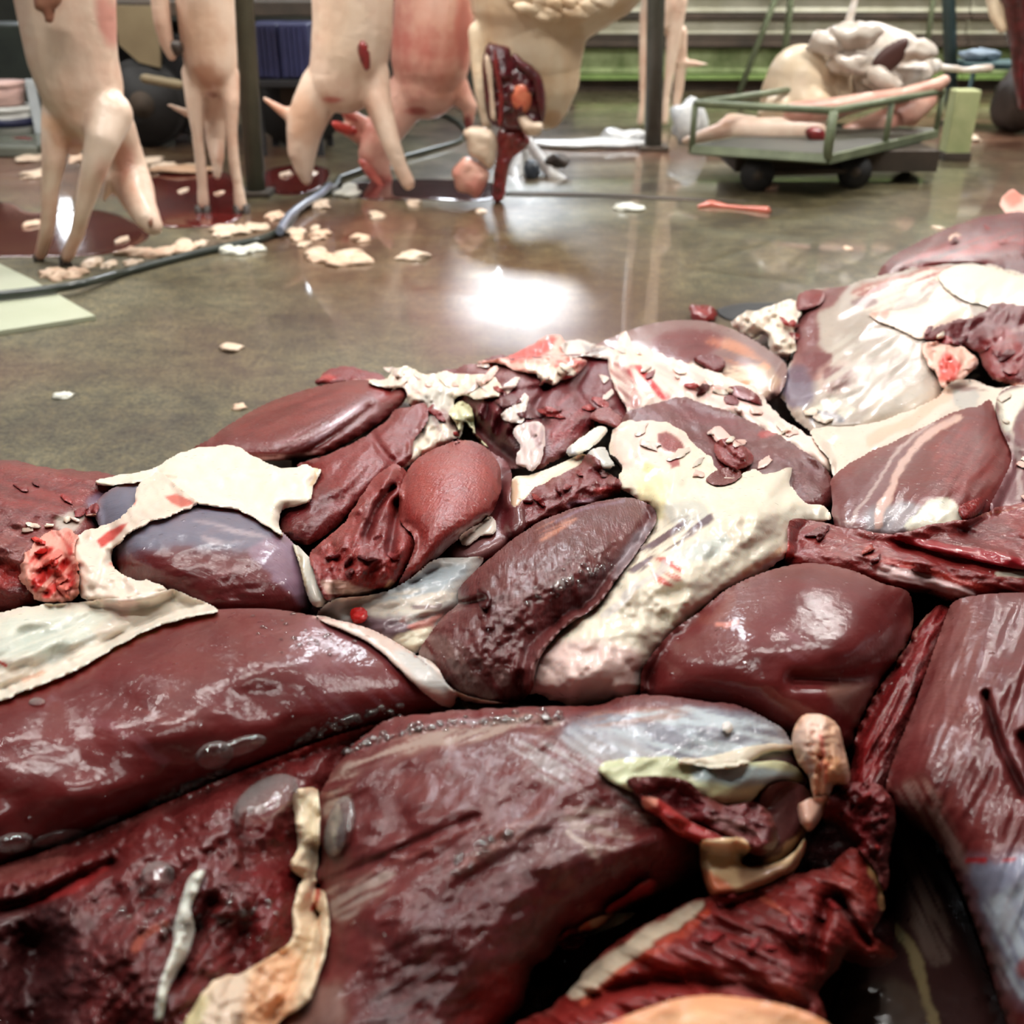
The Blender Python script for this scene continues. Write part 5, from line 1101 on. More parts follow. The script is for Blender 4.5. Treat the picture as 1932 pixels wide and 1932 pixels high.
M_HOOF = simple('dark_hoof', (58, 48, 42), .5, scale=20)
M_RED = simple('raw_flesh', (150, 48, 44), .3, coat=.6, c2=(92, 22, 28), scale=30, bump=.004)
M_DRED = simple('dark_flesh', (98, 26, 32), .3, coat=.6, c2=(48, 12, 18), scale=22, bump=.004)
M_ROSE = simple('rosy_skin', (214, 120, 104), .4, coat=.3, c2=(196, 88, 78), scale=25)
M_BRNS = simple('brown_skin', (168, 120, 96), .5, c2=(140, 88, 70), scale=18)
M_FATM = simple('pale_fat', (226, 206, 182), .45, coat=.4, c2=(206, 178, 152), scale=30, bump=.003)
M_WHITE = simple('white_membrane', (222, 222, 218), .4, coat=.4, c2=(186, 188, 190), scale=25, bump=.003)
M_ORANGE = simple('orange_fat', (214, 128, 92), .4, coat=.5, c2=(190, 84, 62), scale=40)
HOOK = simple('hook_steel', (150, 150, 150), .3, metal=1)


def pt(u_, v_, Y, r):
    p_ = at(u_, v_, Y); d_ = Y * cp + (CAM_H - p_.z) * sp
    return p_, r * d_ / F


def body(name, chains, m, vox=.009, parent=None, sm=4, spots=()):
    """one continuous skin over tapering limbs; chains of (u, v, distance, radius) or ready (Vector, radius)"""
    bm = bmesh.new()
    for ch in chains:
        pts = [pt(*c_) if not isinstance(c_[0], Vector) else c_ for c_ in ch]
        for i_, (p_, r_) in enumerate(pts):
            bmesh.ops.create_uvsphere(bm, u_segments=16, v_segments=10, radius=r_, matrix=Matrix.Translation(p_))
            if i_ and (p_ - pts[i_ - 1][0]).length > 1e-4:
                a_, ra = pts[i_ - 1]; bar_bm(bm, a_, p_, ra, 16, r_)
    o_ = link_bm(name, bm, m, parent)
    md = o_.modifiers.new('skin', 'REMESH'); md.mode = 'VOXEL'; md.voxel_size = vox; md.use_smooth_shade = True
    s_ = o_.modifiers.new('soft', 'SMOOTH'); s_.iterations = sm; s_.factor = .6
    dg_ = bpy.context.evaluated_depsgraph_get(); ev = o_.evaluated_get(dg_); me = bpy.data.meshes.new_from_object(ev)
    old = o_.data; o_.modifiers.clear(); o_.data = me; bpy.data.meshes.remove(old)
    me.polygons.foreach_set('use_smooth', np.ones(len(me.polygons), bool))
    co = np.zeros(len(me.vertices) * 3); me.vertices.foreach_get('co', co); co = co.reshape(-1, 3)
    cc = np.zeros((len(co), 4))
    for (u_, v_, Y, ru_, rv_, c_, a_) in spots:
        p_, r_ = pt(u_, v_, Y, 1.0); d_ = (co - np.array(p_)) / np.array([ru_ * r_, max(ru_, rv_, 40) * r_ * 3, rv_ * r_])
        w_ = a_ * (1 - sstep(.5, 1.15, np.sqrt((d_ ** 2).sum(1)) + .25 * fbm(co[:, 0] * 25, co[:, 2] * 25, 5, 3)))
        l_ = lin(c_); k_ = cc[:, 3:4]; w_ = w_[:, None]; n_ = w_ + k_ * (1 - w_)
        cc[:, :3] = np.where(n_ > 1e-4, (l_ * w_ + cc[:, :3] * k_ * (1 - w_)) / np.maximum(n_, 1e-4), cc[:, :3]); cc[:, 3:4] = n_
    a_ = me.attributes.new('SpotA', 'FLOAT', 'POINT'); a_.data.foreach_set('value', cc[:, 3].astype(np.float32))
    a_ = me.attributes.new('Spot', 'FLOAT_COLOR', 'POINT'); a_.data.foreach_set('color', cc.astype(np.float32).ravel())
    return o_


def prism(name, pts, Y, th, m, parent=None):
    bm = bmesh.new(); f_ = [bm.verts.new(at(a_, b2_, Y)) for a_, b2_ in pts]; g2 = [bm.verts.new(v_.co + Vector((0, th, 0))) for v_ in f_]; n_ = len(f_)
    bm.faces.new(f_); bm.faces.new(g2[::-1])
    for i_ in range(n_): bm.faces.new((f_[i_], g2[i_], g2[(i_ + 1) % n_], f_[(i_ + 1) % n_]))
    bmesh.ops.recalc_face_normals(bm, faces=bm.faces)
    return link_bm(name, bm, m, parent, False)


def lump(name, p_, sx_, sy_, sz_, m, parent=None, sd=0, amp=.25, rot=0, sub=3, sc=1.5):
    bm = bmesh.new(); bmesh.ops.create_icosphere(bm, subdivisions=sub, radius=1)
    rg = np.random.RandomState(sd); off = rg.rand(3) * 50
    for v_ in bm.verts:
        c_ = v_.co
        nz = float(fbm(np.array([c_.x * sc + off[0] + c_.z * .7]), np.array([c_.y * sc + off[1] - c_.z * .5]), sd, 3)[0])
        v_.co = c_ * (1 + amp * nz * 2)
    mt = Matrix.Translation(p_) @ Matrix.Rotation(rot, 4, 'Z') @ Matrix.Diagonal((sx_, sy_, sz_, 1))
    bmesh.ops.transform(bm, matrix=mt, verts=bm.verts)
    return link_bm(name, bm, m, parent)


def plate(name, pts, Y, th, m, parent=None, dome=.4, step=5, Yf=None, sd=3, amp=.0):
    """a lens-shaped lump with the given outline, standing upright at distance Y; rounded front, flatter back"""
    P = smooth_poly(pts, 6); lo = P.min(0); hi = P.max(0)
    us = np.arange(lo[0] - step, hi[0] + 2 * step, step); vs = np.arange(lo[1] - step, hi[1] + 2 * step, step)
    U, V = np.meshgrid(us, vs); d, near, _ = seg_dist(U, V, P); ins = inside(U, V, P); keep = ins | (d < step * .75)
    R_ = max(2 * step, d[ins].max() * .8)
    t_ = np.where(ins, np.clip(d / R_, 0, 1), 0); pr = np.sqrt(1 - (1 - t_) ** 2)
    if amp: pr = pr * (1 + amp * fbm(U / 14, V / 14, sd, 3))
    out = keep & ~ins; Us = np.where(out, near[..., 0], U); Vs = np.where(out, near[..., 1], V)
    idx = -np.ones(U.shape, int); idx[keep] = np.arange(keep.sum())
    q_ = keep[:-1, :-1] & keep[1:, :-1] & keep[1:, 1:] & keep[:-1, 1:]
    Fr = np.stack([idx[1:, :-1][q_], idx[1:, 1:][q_], idx[:-1, 1:][q_], idx[:-1, :-1][q_]], 1)
    n_ = keep.sum(); vsn = []
    for sgn, kk in ((1, 1.0), (-1, dome)):
        r = ray(Us[keep], Vs[keep]); y_ = Y - sgn * th * kk * pr[keep]
        r = r * (Y / r[:, 1])[:, None]; r[:, 1] = y_; r[:, 2] += CAM_H
        vsn.append(r)
    A = np.concatenate(vsn); FF = np.concatenate([Fr, Fr[:, ::-1] + n_])
    bm = bmesh.new(); vv_ = [bm.verts.new(c_) for c_ in A.tolist()]
    for f_ in FF.tolist():
        try: bm.faces.new([vv_[i_] for i_ in f_])
        except ValueError: pass
    bmesh.ops.remove_doubles(bm, verts=bm.verts, dist=1e-5)
    loose = [v_ for v_ in bm.verts if not v_.link_faces]
    for v_ in loose: bm.verts.remove(v_)
    return link_bm(name, bm, m, parent)


def hoof(u_, v_, Y, r_, parent):
    p_, rr_ = pt(u_, v_, Y, r_); bm = bmesh.new()
    for s_ in (-1, 1):
        bmesh.ops.create_cone(bm, cap_ends=True, segments=10, radius1=rr_ * .75, radius2=rr_ * .4, depth=rr_ * 2.4,
                              matrix=Matrix.Translation(p_ + Vector((s_ * rr_ * .45, 0, 0))) @ Matrix.Rotation(s_ * .12, 4, 'Y'))
    return link_bm('hoof', bm, M_HOOF, parent)


def hind(u_, Y, r_, zt=2.35):
    """rest of a hanging carcass above the picture: rump and two hind legs up to the rail"""
    p_, rr_ = pt(u_, -20, Y, r_)
    top = p_.z + .35
    cs = [[(p_, rr_), (Vector((p_.x, Y, top)), rr_ * 1.05), (Vector((p_.x, Y, top + .3)), rr_ * .95)]]
    for s_ in (-1, 1):
        cs.append([(Vector((p_.x + s_ * rr_ * .5, Y, top + .32)), rr_ * .6), (Vector((p_.x + s_ * rr_ * .8, Y, top + .6)), rr_ * .32), (Vector((p_.x + s_ * rr_ * 1.0, Y, top + .95)), rr_ * .17)])
    return cs, top + .95


def carcass(label, chains, m, u0=None, Y=None, r0=None, vox=.009, spots=()):
    ch = list(chains); topz = None
    if u0 is not None:
        cs, topz = hind(u0, Y, r0); ch += cs
    o_ = body('hanging_carcass', ch, m, vox, spots=spots)
    tag(o_, label, 'carcass', 'pig carcasses hanging over the wet floor')
    if topz:
        p_, rr_ = pt(u0, -20, Y, r0)
        for s_ in (-1, 1): bar('gambrel_hook', (p_.x + s_ * rr_, Y, topz - .03), (p_.x + s_ * rr_, Y, 2.62), .006, HOOK, o_, 6)
    return o_

Y1 = 3.15
c1_ = carcass('nearest hanging pig carcass at the left, head resting by two long forelegs',
    [[(121, -20, Y1, 93), (130, 60, Y1, 86), (137, 110, Y1, 82), (152, 160, Y1, 78), (165, 205, Y1, 68)],
     [(115, 200, Y1, 34), (106, 250, Y1 - .04, 28), (102, 300, Y1 - .06, 22), (95, 350, Y1 - .06, 17), (93, 400, Y1 - .06, 15), (88, 440, Y1 - .05, 14), (76, 482, Y1 - .03, 11)],
     [(205, 215, Y1 - .04, 45), (193, 262, Y1 - .1, 33), (180, 310, Y1 - .12, 25), (166, 360, Y1 - .12, 20), (155, 400, Y1 - .12, 16), (146, 440, Y1 - .1, 14), (126, 486, Y1 - .08, 12)],
     [(135, 225, Y1, 44), (136, 255, Y1 + .03, 30), (138, 276, Y1 + .05, 18)],
     [(215, 240, Y1 + .08, 40), (232, 280, Y1 + .1, 34), (243, 325, Y1 + .1, 37), (255, 360, Y1 + .06, 36), (266, 388, Y1, 29), (279, 412, Y1 - .04, 24), (289, 426, Y1 - .05, 19)],
     [(222, 322, Y1 + .08, 18), (208, 345, Y1 + .05, 11), (196, 378, Y1 + .05, 5)]], SK_A, 121, Y1, 93, spots=[(128, 250, Y1 - .05, 34, 42, (178, 130, 100), .8), (212, 40, Y1, 14, 50, (206, 120, 110), .7), (222, 305, Y1, 24, 40, (196, 128, 108), .7), (110, 225, Y1, 30, 20, (206, 160, 124), .6), (280, 424, Y1, 8, 10, (170, 110, 96), .6), (82, 470, Y1, 12, 25, (206, 150, 130), .6)])
plate('belly_wound', [(80, -30), (118, -30), (116, 4), (104, 20), (100, 42), (86, 42), (82, 26), (66, 16), (64, -10)], Y1 - .19, .02, M_BRNS, c1_)
plate('mouth', [(278, 418), (286, 410), (290, 424), (284, 434)], Y1 - .09, .012, M_BRNS, c1_)
hoof(74, 492, Y1 - .03, 10, c1_); hoof(124, 496, Y1 - .08, 11, c1_)

Y2 = 3.85
c2_ = carcass('second hanging carcass from the left, just before the grey-green post',
    [[(385, -20, Y2, 56), (392, 60, Y2, 53), (398, 120, Y2, 50)],
     [(364, 140, Y2, 22), (366, 200, Y2 - .03, 15), (372, 250, Y2 - .04, 11), (378, 300, Y2 - .04, 11), (382, 350, Y2 - .04, 10), (384, 384, Y2 - .04, 12)],
     [(430, 140, Y2, 22), (436, 190, Y2 - .03, 16), (437, 250, Y2 - .04, 11), (441, 300, Y2 - .04, 11), (449, 350, Y2 - .04, 10), (454, 388, Y2 - .04, 13)],
     [(400, 140, Y2, 38), (401, 165, Y2 + .02, 22)],
     [(402, 170, Y2 + .12, 26), (403, 220, Y2 + .16, 25), (406, 265, Y2 + .14, 20), (410, 300, Y2 + .1, 13), (410, 332, Y2 + .08, 8)],
     [(380, 225, Y2 + .14, 12), (350, 212, Y2 + .12, 8), (318, 198, Y2 + .1, 4)],
     [(300, -10, Y2 - .05, 18), (306, 40, Y2 - .06, 17), (314, 80, Y2 - .06, 14), (324, 106, Y2 - .06, 10)]], SK_A, 385, Y2, 56, .008, spots=[(400, 140, Y2, 32, 36, (172, 120, 92), .85), (404, 178, Y2, 14, 10, (140, 84, 64), .8), (395, 60, Y2, 50, 60, (214, 178, 148), .5), (404, 300, Y2, 9, 30, (206, 150, 124), .6)])
plate('dark_cut', [(325, 76), (342, 78), (346, 98), (334, 108), (322, 90)], Y2 - .09, .02, M_HOOF, c2_)
hoof(384, 406, Y2 - .05, 15, c2_); hoof(457, 406, Y2 - .05, 16, c2_)
lump('plastic_bag', ground(345, 262) + Vector((0, 0, .05)), .05, .04, .07, simple('thin_white_plastic', (190, 200, 210), .3, coat=.5), None, 9, .5)
bpy.data.objects['plastic_bag'].location.z -= 0
tag(bpy.data.objects['plastic_bag'], 'crumpled bluish white plastic bag behind the second hanging carcass', 'bag')

Y3 = 4.1
c3_ = carcass('third hanging pig carcass, a red wound on its flank',
    [[(665, -20, Y3, 78), (665, 50, Y3, 76), (660, 100, Y3, 74), (648, 145, Y3, 66)],
     [(608, 165, Y3, 42), (588, 205, Y3, 39), (574, 245, Y3, 34), (570, 285, Y3, 28), (573, 315, Y3, 20), (578, 338, Y3, 12)],
     [(556, 222, Y3, 14), (530, 208, Y3, 10), (498, 186, Y3, 5)],
     [(700, 140, Y3 - .02, 36), (712, 190, Y3 - .06, 27), (725, 230, Y3 - .08, 22), (740, 275, Y3 - .1, 18), (755, 315, Y3 - .1, 15), (770, 345, Y3 - .1, 14)]], SK_A, 665, Y3, 78, spots=[(580, 220, Y3, 40, 50, (206, 160, 128), .7), (520, 202, Y3, 30, 20, (200, 140, 110), .8), (635, 182, Y3, 24, 8, (176, 70, 66), .8), (660, 60, Y3, 60, 90, (224, 204, 176), .4)])
plate('flank_wound', [(680, 76), (690, 78), (697, 100), (698, 130), (690, 136), (680, 116), (674, 92)], Y3 - .165, .012, M_RED, c3_)

Y4 = 4.55
c4_ = carcass('pinkest hanging pig carcass, its head turned down with two red ears',
    [[(820, -20, Y4, 77), (818, 50, Y4, 77), (812, 110, Y4, 76), (804, 160, Y4, 62)],
     [(770, 180, Y4, 44), (750, 212, Y4 - .02, 38), (722, 250, Y4 - .05, 36), (706, 290, Y4 - .08, 31), (716, 325, Y4 - .1, 22), (732, 352, Y4 - .1, 13)],
     [(690, 240, Y4 - .06, 17), (664, 222, Y4 - .08, 14), (640, 200, Y4 - .08, 6)], [(680, 258, Y4 - .06, 15), (655, 246, Y4 - .1, 11), (636, 236, Y4 - .1, 6)],
     [(860, 170, Y4, 28), (886, 200, Y4, 15), (884, 238, Y4, 8)]], SK_P, 820, Y4, 77, spots=[(876, 50, Y4, 18, 90, (192, 108, 96), .8), (790, 205, Y4, 26, 10, (170, 66, 60), .8), (715, 340, Y4, 40, 30, (190, 84, 76), .8), (700, 300, Y4, 20, 26, (206, 120, 104), .7), (850, 160, Y4, 36, 40, (200, 134, 112), .6), (884, 235, Y4, 10, 20, (120, 40, 46), .9)])
plate('ear_lining', [(632, 192), (646, 196), (668, 214), (676, 230), (656, 226), (636, 206)], Y4 - .17, .015, M_ROSE, c4_)
plate('ear_lining', [(626, 228), (650, 232), (676, 244), (668, 256), (640, 250), (628, 240)], Y4 - .18, .015, simple('blood_red', (196, 62, 52), .35, coat=.5), c4_)
plate('cheek_stain', [(676, 300), (700, 310), (724, 345), (740, 368), (716, 356), (686, 325)], Y4 - .22, .015, M_ROSE, c4_)

Y5 = 4.2
c5_ = carcass('big cream carcass with its belly cut open and dark organs showing',
    [[(1010, -20, Y5, 108), (1005, 40, Y5, 108), (1003, 90, Y5, 100), (1010, 140, Y5, 86), (1020, 180, Y5, 60), (1030, 205, Y5, 38), (1040, 226, Y5, 15)],
     [(900, 60, Y5 - .06, 18), (901, 120, Y5 - .08, 14), (906, 170, Y5 - .1, 12), (913, 215, Y5 - .1, 10), (918, 236, Y5 - .1, 9)],
     [(pt(1010, -20, Y5, 108)[0], .245), (Vector((.30, Y5, .80)), .21), (Vector((.46, Y5, 1.1)), .2), (Vector((.52, Y5, 1.3)), .2)],
     [(Vector((.42, Y5, 1.35)), .12), (Vector((.38, Y5, 1.6)), .07), (Vector((.36, Y5, 1.95)), .035)], [(Vector((.58, Y5, 1.35)), .12), (Vector((.64, Y5, 1.6)), .07), (Vector((.68, Y5, 1.95)), .035)]], SK_W, vox=.01,
     spots=[(1080, 120, Y5, 30, 90, (206, 168, 124), .5), (1040, 220, Y5, 24, 20, (190, 140, 96), .7)])
for x_ in (.36, .68): bar('gambrel_hook', (x_, Y5, 1.92), (x_, Y5, 2.62), .006, HOOK, c5_, 6)
w5 = plate('open_belly', [(918, 84), (930, 82), (962, 90), (966, 104), (996, 118), (1020, 142), (1028, 178), (1030, 206), (1022, 240), (1000, 248), (960, 246), (925, 232), (916, 200), (912, 160), (910, 120)], Y5 - .235, .05, M_DRED, c5_, amp=.5)
plate('rib_bone', [(918, 100), (928, 120), (932, 170), (936, 228), (926, 226), (922, 170), (914, 120)], Y5 - .285, .012, M_FATM, w5)
plate('rib_bone', [(934, 90), (944, 130), (950, 180), (948, 240), (940, 240), (940, 180), (930, 120)], Y5 - .29, .012, M_RED, w5)
plate('organ', [(962, 175), (975, 156), (990, 152), (1003, 168), (1004, 196), (990, 214), (972, 210), (963, 195)], Y5 - .27, .03, M_ORANGE, w5)
plate('liver', [(968, 100), (1000, 122), (1022, 146), (1030, 190), (1024, 230), (1012, 200), (1000, 150), (975, 130)], Y5 - .27, .03, M_DRED, w5)
plate('hanging_fat', [(976, 222), (990, 214), (1004, 226), (1024, 232), (1020, 252), (1000, 258), (985, 246)], Y5 - .27, .03, M_FATM, w5, amp=.4)
plate('bloody_tissue', [(940, 246), (975, 236), (1000, 262), (992, 280), (968, 300), (958, 330), (950, 376), (930, 378), (932, 330), (938, 290)], Y5 - .2, .04, M_RED, w5, amp=.6)
plate('fat_chunk', [(876, 244), (900, 238), (930, 246), (938, 262), (936, 300), (924, 320), (905, 306), (884, 290), (880, 264), (874, 256)], Y5 - .25, .04, M_FATM, c5_, amp=.2)
plate('fat_chunk', [(852, 324), (868, 302), (884, 296), (922, 322), (916, 352), (900, 376), (884, 366), (862, 360), (856, 340)], Y5 - .25, .04, SK_P, c5_, amp=.2)
for k_, (a_, b2_) in enumerate([(985, 0), (1015, 8), (1045, 14), (1078, 10), (1108, 16), (1135, 6), (1000, 22), (1040, 30), (1085, 28)]):
    lump('belly_fold', at(a_, b2_ - 8, Y5 - .24), .055, .03, .028, SK_W, c5_, 30 + k_, .3)
plate('belly_hole', [(1110, 2), (1126, 0), (1124, 18), (1114, 16)], Y5 - .2, .01, M_DRED, c5_)
# a leg pair with dark hooves on the floor behind it
c5b = body('severed_trotters', [[(995, 262, 4.7, 9), (1020, 300, 4.6, 11), (1046, 334, 4.5, 13), (1066, 348, 4.5, 12)], [(985, 290, 4.7, 12), (972, 330, 4.6, 16), (975, 350, 4.5, 14)]], M_WHITE, .008)
tag(c5b, 'white bony trotters with black hoof ends lying under the opened carcass', 'trotter')
lump('hoof', at(1052, 304, 4.55), .05, .05, .028, M_HOOF, c5b, 3); lump('hoof', at(1004, 322, 4.5), .03, .04, .045, simple('slate_hoof', (52, 60, 70), .4), c5b, 4)

Y6 = 6.0
c6_ = carcass('slim hanging carcass farther back by the dark post, a thin ear sticking out each side',
    [[(1244, -20, Y6, 36), (1244, 10, Y6, 34), (1242, 36, Y6, 28)], [(1221, 20, Y6, 14), (1215, 80, Y6, 10), (1213, 140, Y6, 8), (1212, 190, Y6, 6), (1208, 230, Y6, 7)],
     [(1278, 0, Y6, 20), (1272, 60, Y6, 15), (1265, 120, Y6, 10), (1258, 180, Y6, 7), (1254, 228, Y6, 8)], [(1285, 60, Y6 + .1, 12), (1284, 120, Y6 + .12, 12), (1280, 170, Y6 + .12, 10), (1272, 215, Y6 + .1, 7)],
     [(1240, 118, Y6 + .1, 4), (1232, 120, Y6 + .1, 7), (1226, 118, Y6 + .1, 3)], [(1282, 118, Y6 + .1, 8), (1312, 120, Y6 + .1, 6), (1338, 122, Y6 + .1, 2)]], SK_A, 1244, Y6, 36, .01)
Y7 = 5.6
c7_ = body('hanging_carcass', [[(1925, -30, Y7, 40), (1930, 20, Y7, 38), (1935, 70, Y7, 30), (1940, 110, Y7, 20)], [(1920, 90, Y7, 14), (1924, 150, Y7, 12), (1930, 200, Y7, 10)],
     [(Vector(at(1925, -30, Y7)), .12), (Vector((at(1925, 0, Y7).x, Y7, 2.0)), .1)]], M_DRED, .012)
tag(c7_, 'dark skinned-out carcass hanging at the right edge', 'carcass', 'pig carcasses hanging over the wet floor')
body('dangling_leg', [[(1868, -20, Y7, 12), (1876, 30, Y7, 9), (1890, 55, Y7, 8)], [(1885, -20, Y7, 10), (1896, 30, Y7, 8), (1906, 56, Y7, 7)]], SK_W, .009, c7_)
bar('gambrel_hook', (at(1925, 0, Y7).x, Y7, 1.95), (at(1925, 0, Y7).x, Y7, 2.62), .008, HOOK, c7_, 6)
M_POST = simple('grey_green_paint', (104, 108, 92), .55, c2=(78, 84, 70), scale=6)
M_TEAL = simple('teal_paint', (70, 96, 98), .5, c2=(52, 74, 76), scale=6)
M_GRN = simple('green_steel', (128, 138, 108), .5, c2=(92, 100, 76), scale=8)
for (ya, xa, xb) in ((3.15, -3, 0.5), (4.1, -3, 1.2), (5.8, -1, 4.0)):
    o_ = bar('overhead_rail', (xa - 1.5, ya, 2.62), (xb + 2.5, ya, 2.62), .03, M_POST); tag(o_, 'grey overhead steel rail above the frame carrying ' + {3.15: 'the nearest carcass', 4.1: 'the third and opened carcasses', 5.8: 'the slim far carcass'}[ya], 'rail', 'overhead rails')
    for x_ in np.linspace(xa - 1.2, xb + 2.2, 4): bar('rail_hanger', (x_, ya, 2.62), (x_, ya, 2.9), .012, M_POST, o_, 6)

# ------------------------------------------------------------------ posts
def post(label, ub, vb, wpx, m, ut=None, sides=20, name='steel_post', plinth=True):
    g_ = ground(ub, vb); Yp = g_.y; d_ = Yp * cp + CAM_H * sp; r_ = wpx / 2 * d_ / F
    xt = (ut - 966) / F * (Yp * cp + (CAM_H - at(ut, 0, Yp).z) * sp) if ut is not None else g_.x
    zt = at(ut or ub, 0, Yp).z
    k_ = (xt - g_.x) / zt
    o_ = bar(name, (g_.x, Yp, 0), (g_.x + k_ * 2.9, Yp, 2.9), r_, m, None, sides); tag(o_, label, 'post')
    if plinth:
        bm = bmesh.new(); box_bm(bm, g_.x - r_ * 1.7, g_.x + r_ * 1.7, Yp - r_ * 1.7, Yp + r_ * 1.7, 0, .02, .004)
        link_bm('foot_plate', bm, M_BROWN, o_, False)
    return o_
post('grey-green round post beside the second hanging carcass', 484, 368, 36, M_POST, 459)
post('dark post farther back between the legs of the slim carcass', 1232, 282, 32, simple('dark_post_paint', (104, 106, 100), .5, c2=(76, 78, 70)), 1238)
post('teal post beyond the loaded trolley', 1796, 236, 23, M_TEAL, 1790)
gp = ground(1797, 300)
o_ = box('yellow_green_stand', gp.x - .055, gp.x + .055, gp.y - .05, gp.y + .05, 0, .30, simple('pale_yellow_green', (188, 190, 140), .6, c2=(160, 168, 118), scale=10), None, .008)
tag(o_, 'pale yellow-green block standing at the far corner of the trolley', 'stand')
box('stand_foot', gp.x - .06, gp.x + .06, gp.y - .06, gp.y + .055, 0, .035, M_BROWN, o_, .004)
# fence of thin green steel before the back wall
fe = empty('steel_brace', ground(1475, 186), 'thin green upright and slanting brace in front of the planked back wall', 'brace')
bar('upright', (at(1475, 150, 7.5).x, 7.5, 0), (at(1475, 150, 7.5).x, 7.5, 1.3), .022, M_GRN, fe)
a_ = at(1392, 182, 7.5); c_ = at(1462, 0, 7.5); bar('diagonal', a_, a_ + (c_ - a_) * 1.9, .02, M_GRN, fe)
bar('upright', (at(1752, 90, 7.5).x, 7.5, 0), (at(1752, 0, 7.5).x, 7.5, 1.3), .018, M_GRN, fe)
bar('crossbar', (at(1392, 100, 7.5).x, 7.5, 1.25), (at(1752, 100, 7.5).x, 7.5, 1.25), .018, M_GRN, fe)

# ------------------------------------------------------------------ trolley and its load
tr_ = empty('trolley', ground(1560, 330), 'low green steel trolley loaded with cleaned carcasses', 'trolley')
A0 = on_z(np.array(1305.), np.array(283.), np.array(.15)); B0 = on_z(np.array(1560.), np.array(300.), np.array(.15)); C0 = on_z(np.array(1765.), np.array(252.), np.array(.15))
A0, B0, C0 = Vector(A0), Vector(B0), Vector(C0); D0 = A0 + (C0 - B0)
ht = .17
for z_, nm in ((0, 'lower_rail'), (ht, 'upper_rail')):
    for p_, q_ in ((A0, B0), (B0, C0), (C0, D0), (D0, A0)):
        bm = bmesh.new(); bar_bm(bm, p_ + Vector((0, 0, z_)), q_ + Vector((0, 0, z_)), .022 if z_ == 0 else .014, 4 if z_ == 0 else 10)
        link_bm(nm, bm, M_GRN, tr_, z_ > 0)
for p_ in (A0, B0, C0, D0, B0.lerp(C0, .5)):
    bar('corner_post', p_, p_ + Vector((0, 0, ht)), .018 if p_ is B0 else .012, M_GRN, tr_)
bm = bmesh.new(); vs_ = [bm.verts.new(p_ + Vector((0, 0, .005 + k_))) for k_ in (0, .012) for p_ in (A0, B0, C0, D0)]
for f_ in ((3, 2, 1, 0), (4, 5, 6, 7), (0, 1, 5, 4), (1, 2, 6, 5), (2, 3, 7, 6), (3, 0, 4, 7)): bm.faces.new([vs_[i_] for i_ in f_])
link_bm('deck', bm, simple('dark_deck', (74, 76, 64), .5, c2=(54, 50, 44)), tr_, False)
box('underframe', A0.x + .2, C0.x - .1, A0.y + .1, A0.y + .45, .05, .13, M_BROWN, tr_)
M_RUB = simple('black_rubber', (34, 33, 32), .7)
def wheel(p_, r_, wd, parent, ax='Y'):
    bm = bmesh.new(); mt = Matrix.Translation(p_) @ (Matrix.Rotation(math.pi / 2, 4, 'X') if ax == 'Y' else Matrix.Rotation(math.pi / 2, 4, 'Y'))
    bmesh.ops.create_cone(bm, cap_ends=True, segments=24, radius1=r_, radius2=r_, depth=wd, matrix=mt)
    es = [e for e in bm.edges if len(e.link_faces) == 2 and any(len(f.verts) > 4 for f in e.link_faces)]
    bmesh.ops.bevel(bm, geom=es, offset=wd * .25, segments=3, affect='EDGES')
    w_ = link_bm('wheel', bm, M_RUB, parent)
    bm = bmesh.new(); bmesh.ops.create_cone(bm, cap_ends=True, segments=16, radius1=r_ * .3, radius2=r_ * .3, depth=wd * 1.1, matrix=mt); link_bm('hub', bm, M_BROWN, w_)
    return w_
e_ = (B0 - A0).normalized(); g_ = (C0 - B0).normalized()
for p_ in (A0.lerp(B0, .45) + g_ * .06, B0 - e_ * .03 + g_ * .30, D0.lerp(C0, .45) - g_ * .05, C0 - e_ * .05 - g_ * .1):
    wheel(Vector((p_.x, p_.y, .066)), .066, .035, tr_, 'X' if False else 'Y')
bar('axle', A0.lerp(B0, .45) + g_ * .06 + Vector((0, 0, -.08)), B0 - e_ * .03 + g_ * .3 + Vector((0, 0, -.08)), .012, M_BROWN, tr_)
bar('push_bar', A0 + Vector((0, 0, ht)), at(1420, 178, 5.3), .012, simple('bluish_steel', (150, 164, 176), .35, metal=.6), tr_)
YT = 4.75
M_WHM = simple('whitish_film', (218, 208, 196), .35, coat=.5, c2=(186, 170, 154), scale=14)
h1_ = body('trolley_carcass', [[(1508, 150, YT + .1, 62), (1500, 180, YT + .1, 66), (1520, 212, YT + .05, 60)], [(1560, 130, YT + .15, 42), (1575, 180, YT + .15, 45)], [(1470, 205, YT, 30), (1440, 215, YT, 12)]], SK_W, .01)
tag(h1_, 'rounded cream carcass curled up on the left of the trolley', 'carcass', 'carcasses piled on the trolley')
h2_ = body('trolley_carcass', [[(1580, 90, YT + .2, 40), (1640, 100, YT + .2, 54), (1690, 110, YT + .2, 48), (1720, 130, YT + .2, 40)], [(1640, 150, YT + .1, 36), (1700, 160, YT + .1, 30), (1740, 140, YT + .1, 20)],
     [(1592, 76, YT + .15, 12), (1602, 40, YT + .15, 9), (1612, 4, YT + .15, 7), (1614, -20, YT + .15, 6)], [(1720, 140, YT + .2, 18), (1762, 128, YT + .2, 13), (1766, 122, YT + .2, 11)], [(1765, 126, YT + .3, 8), (1820, 132, YT + .3, 6), (1868, 128, YT + .3, 8)]],
     skin_mat('whitish_skin', (222, 212, 200), (190, 168, 150), (226, 224, 222), 12), .01)
tag(h2_, 'whitish upturned carcass on the trolley with a dark brown belly opening', 'carcass', 'carcasses piled on the trolley')
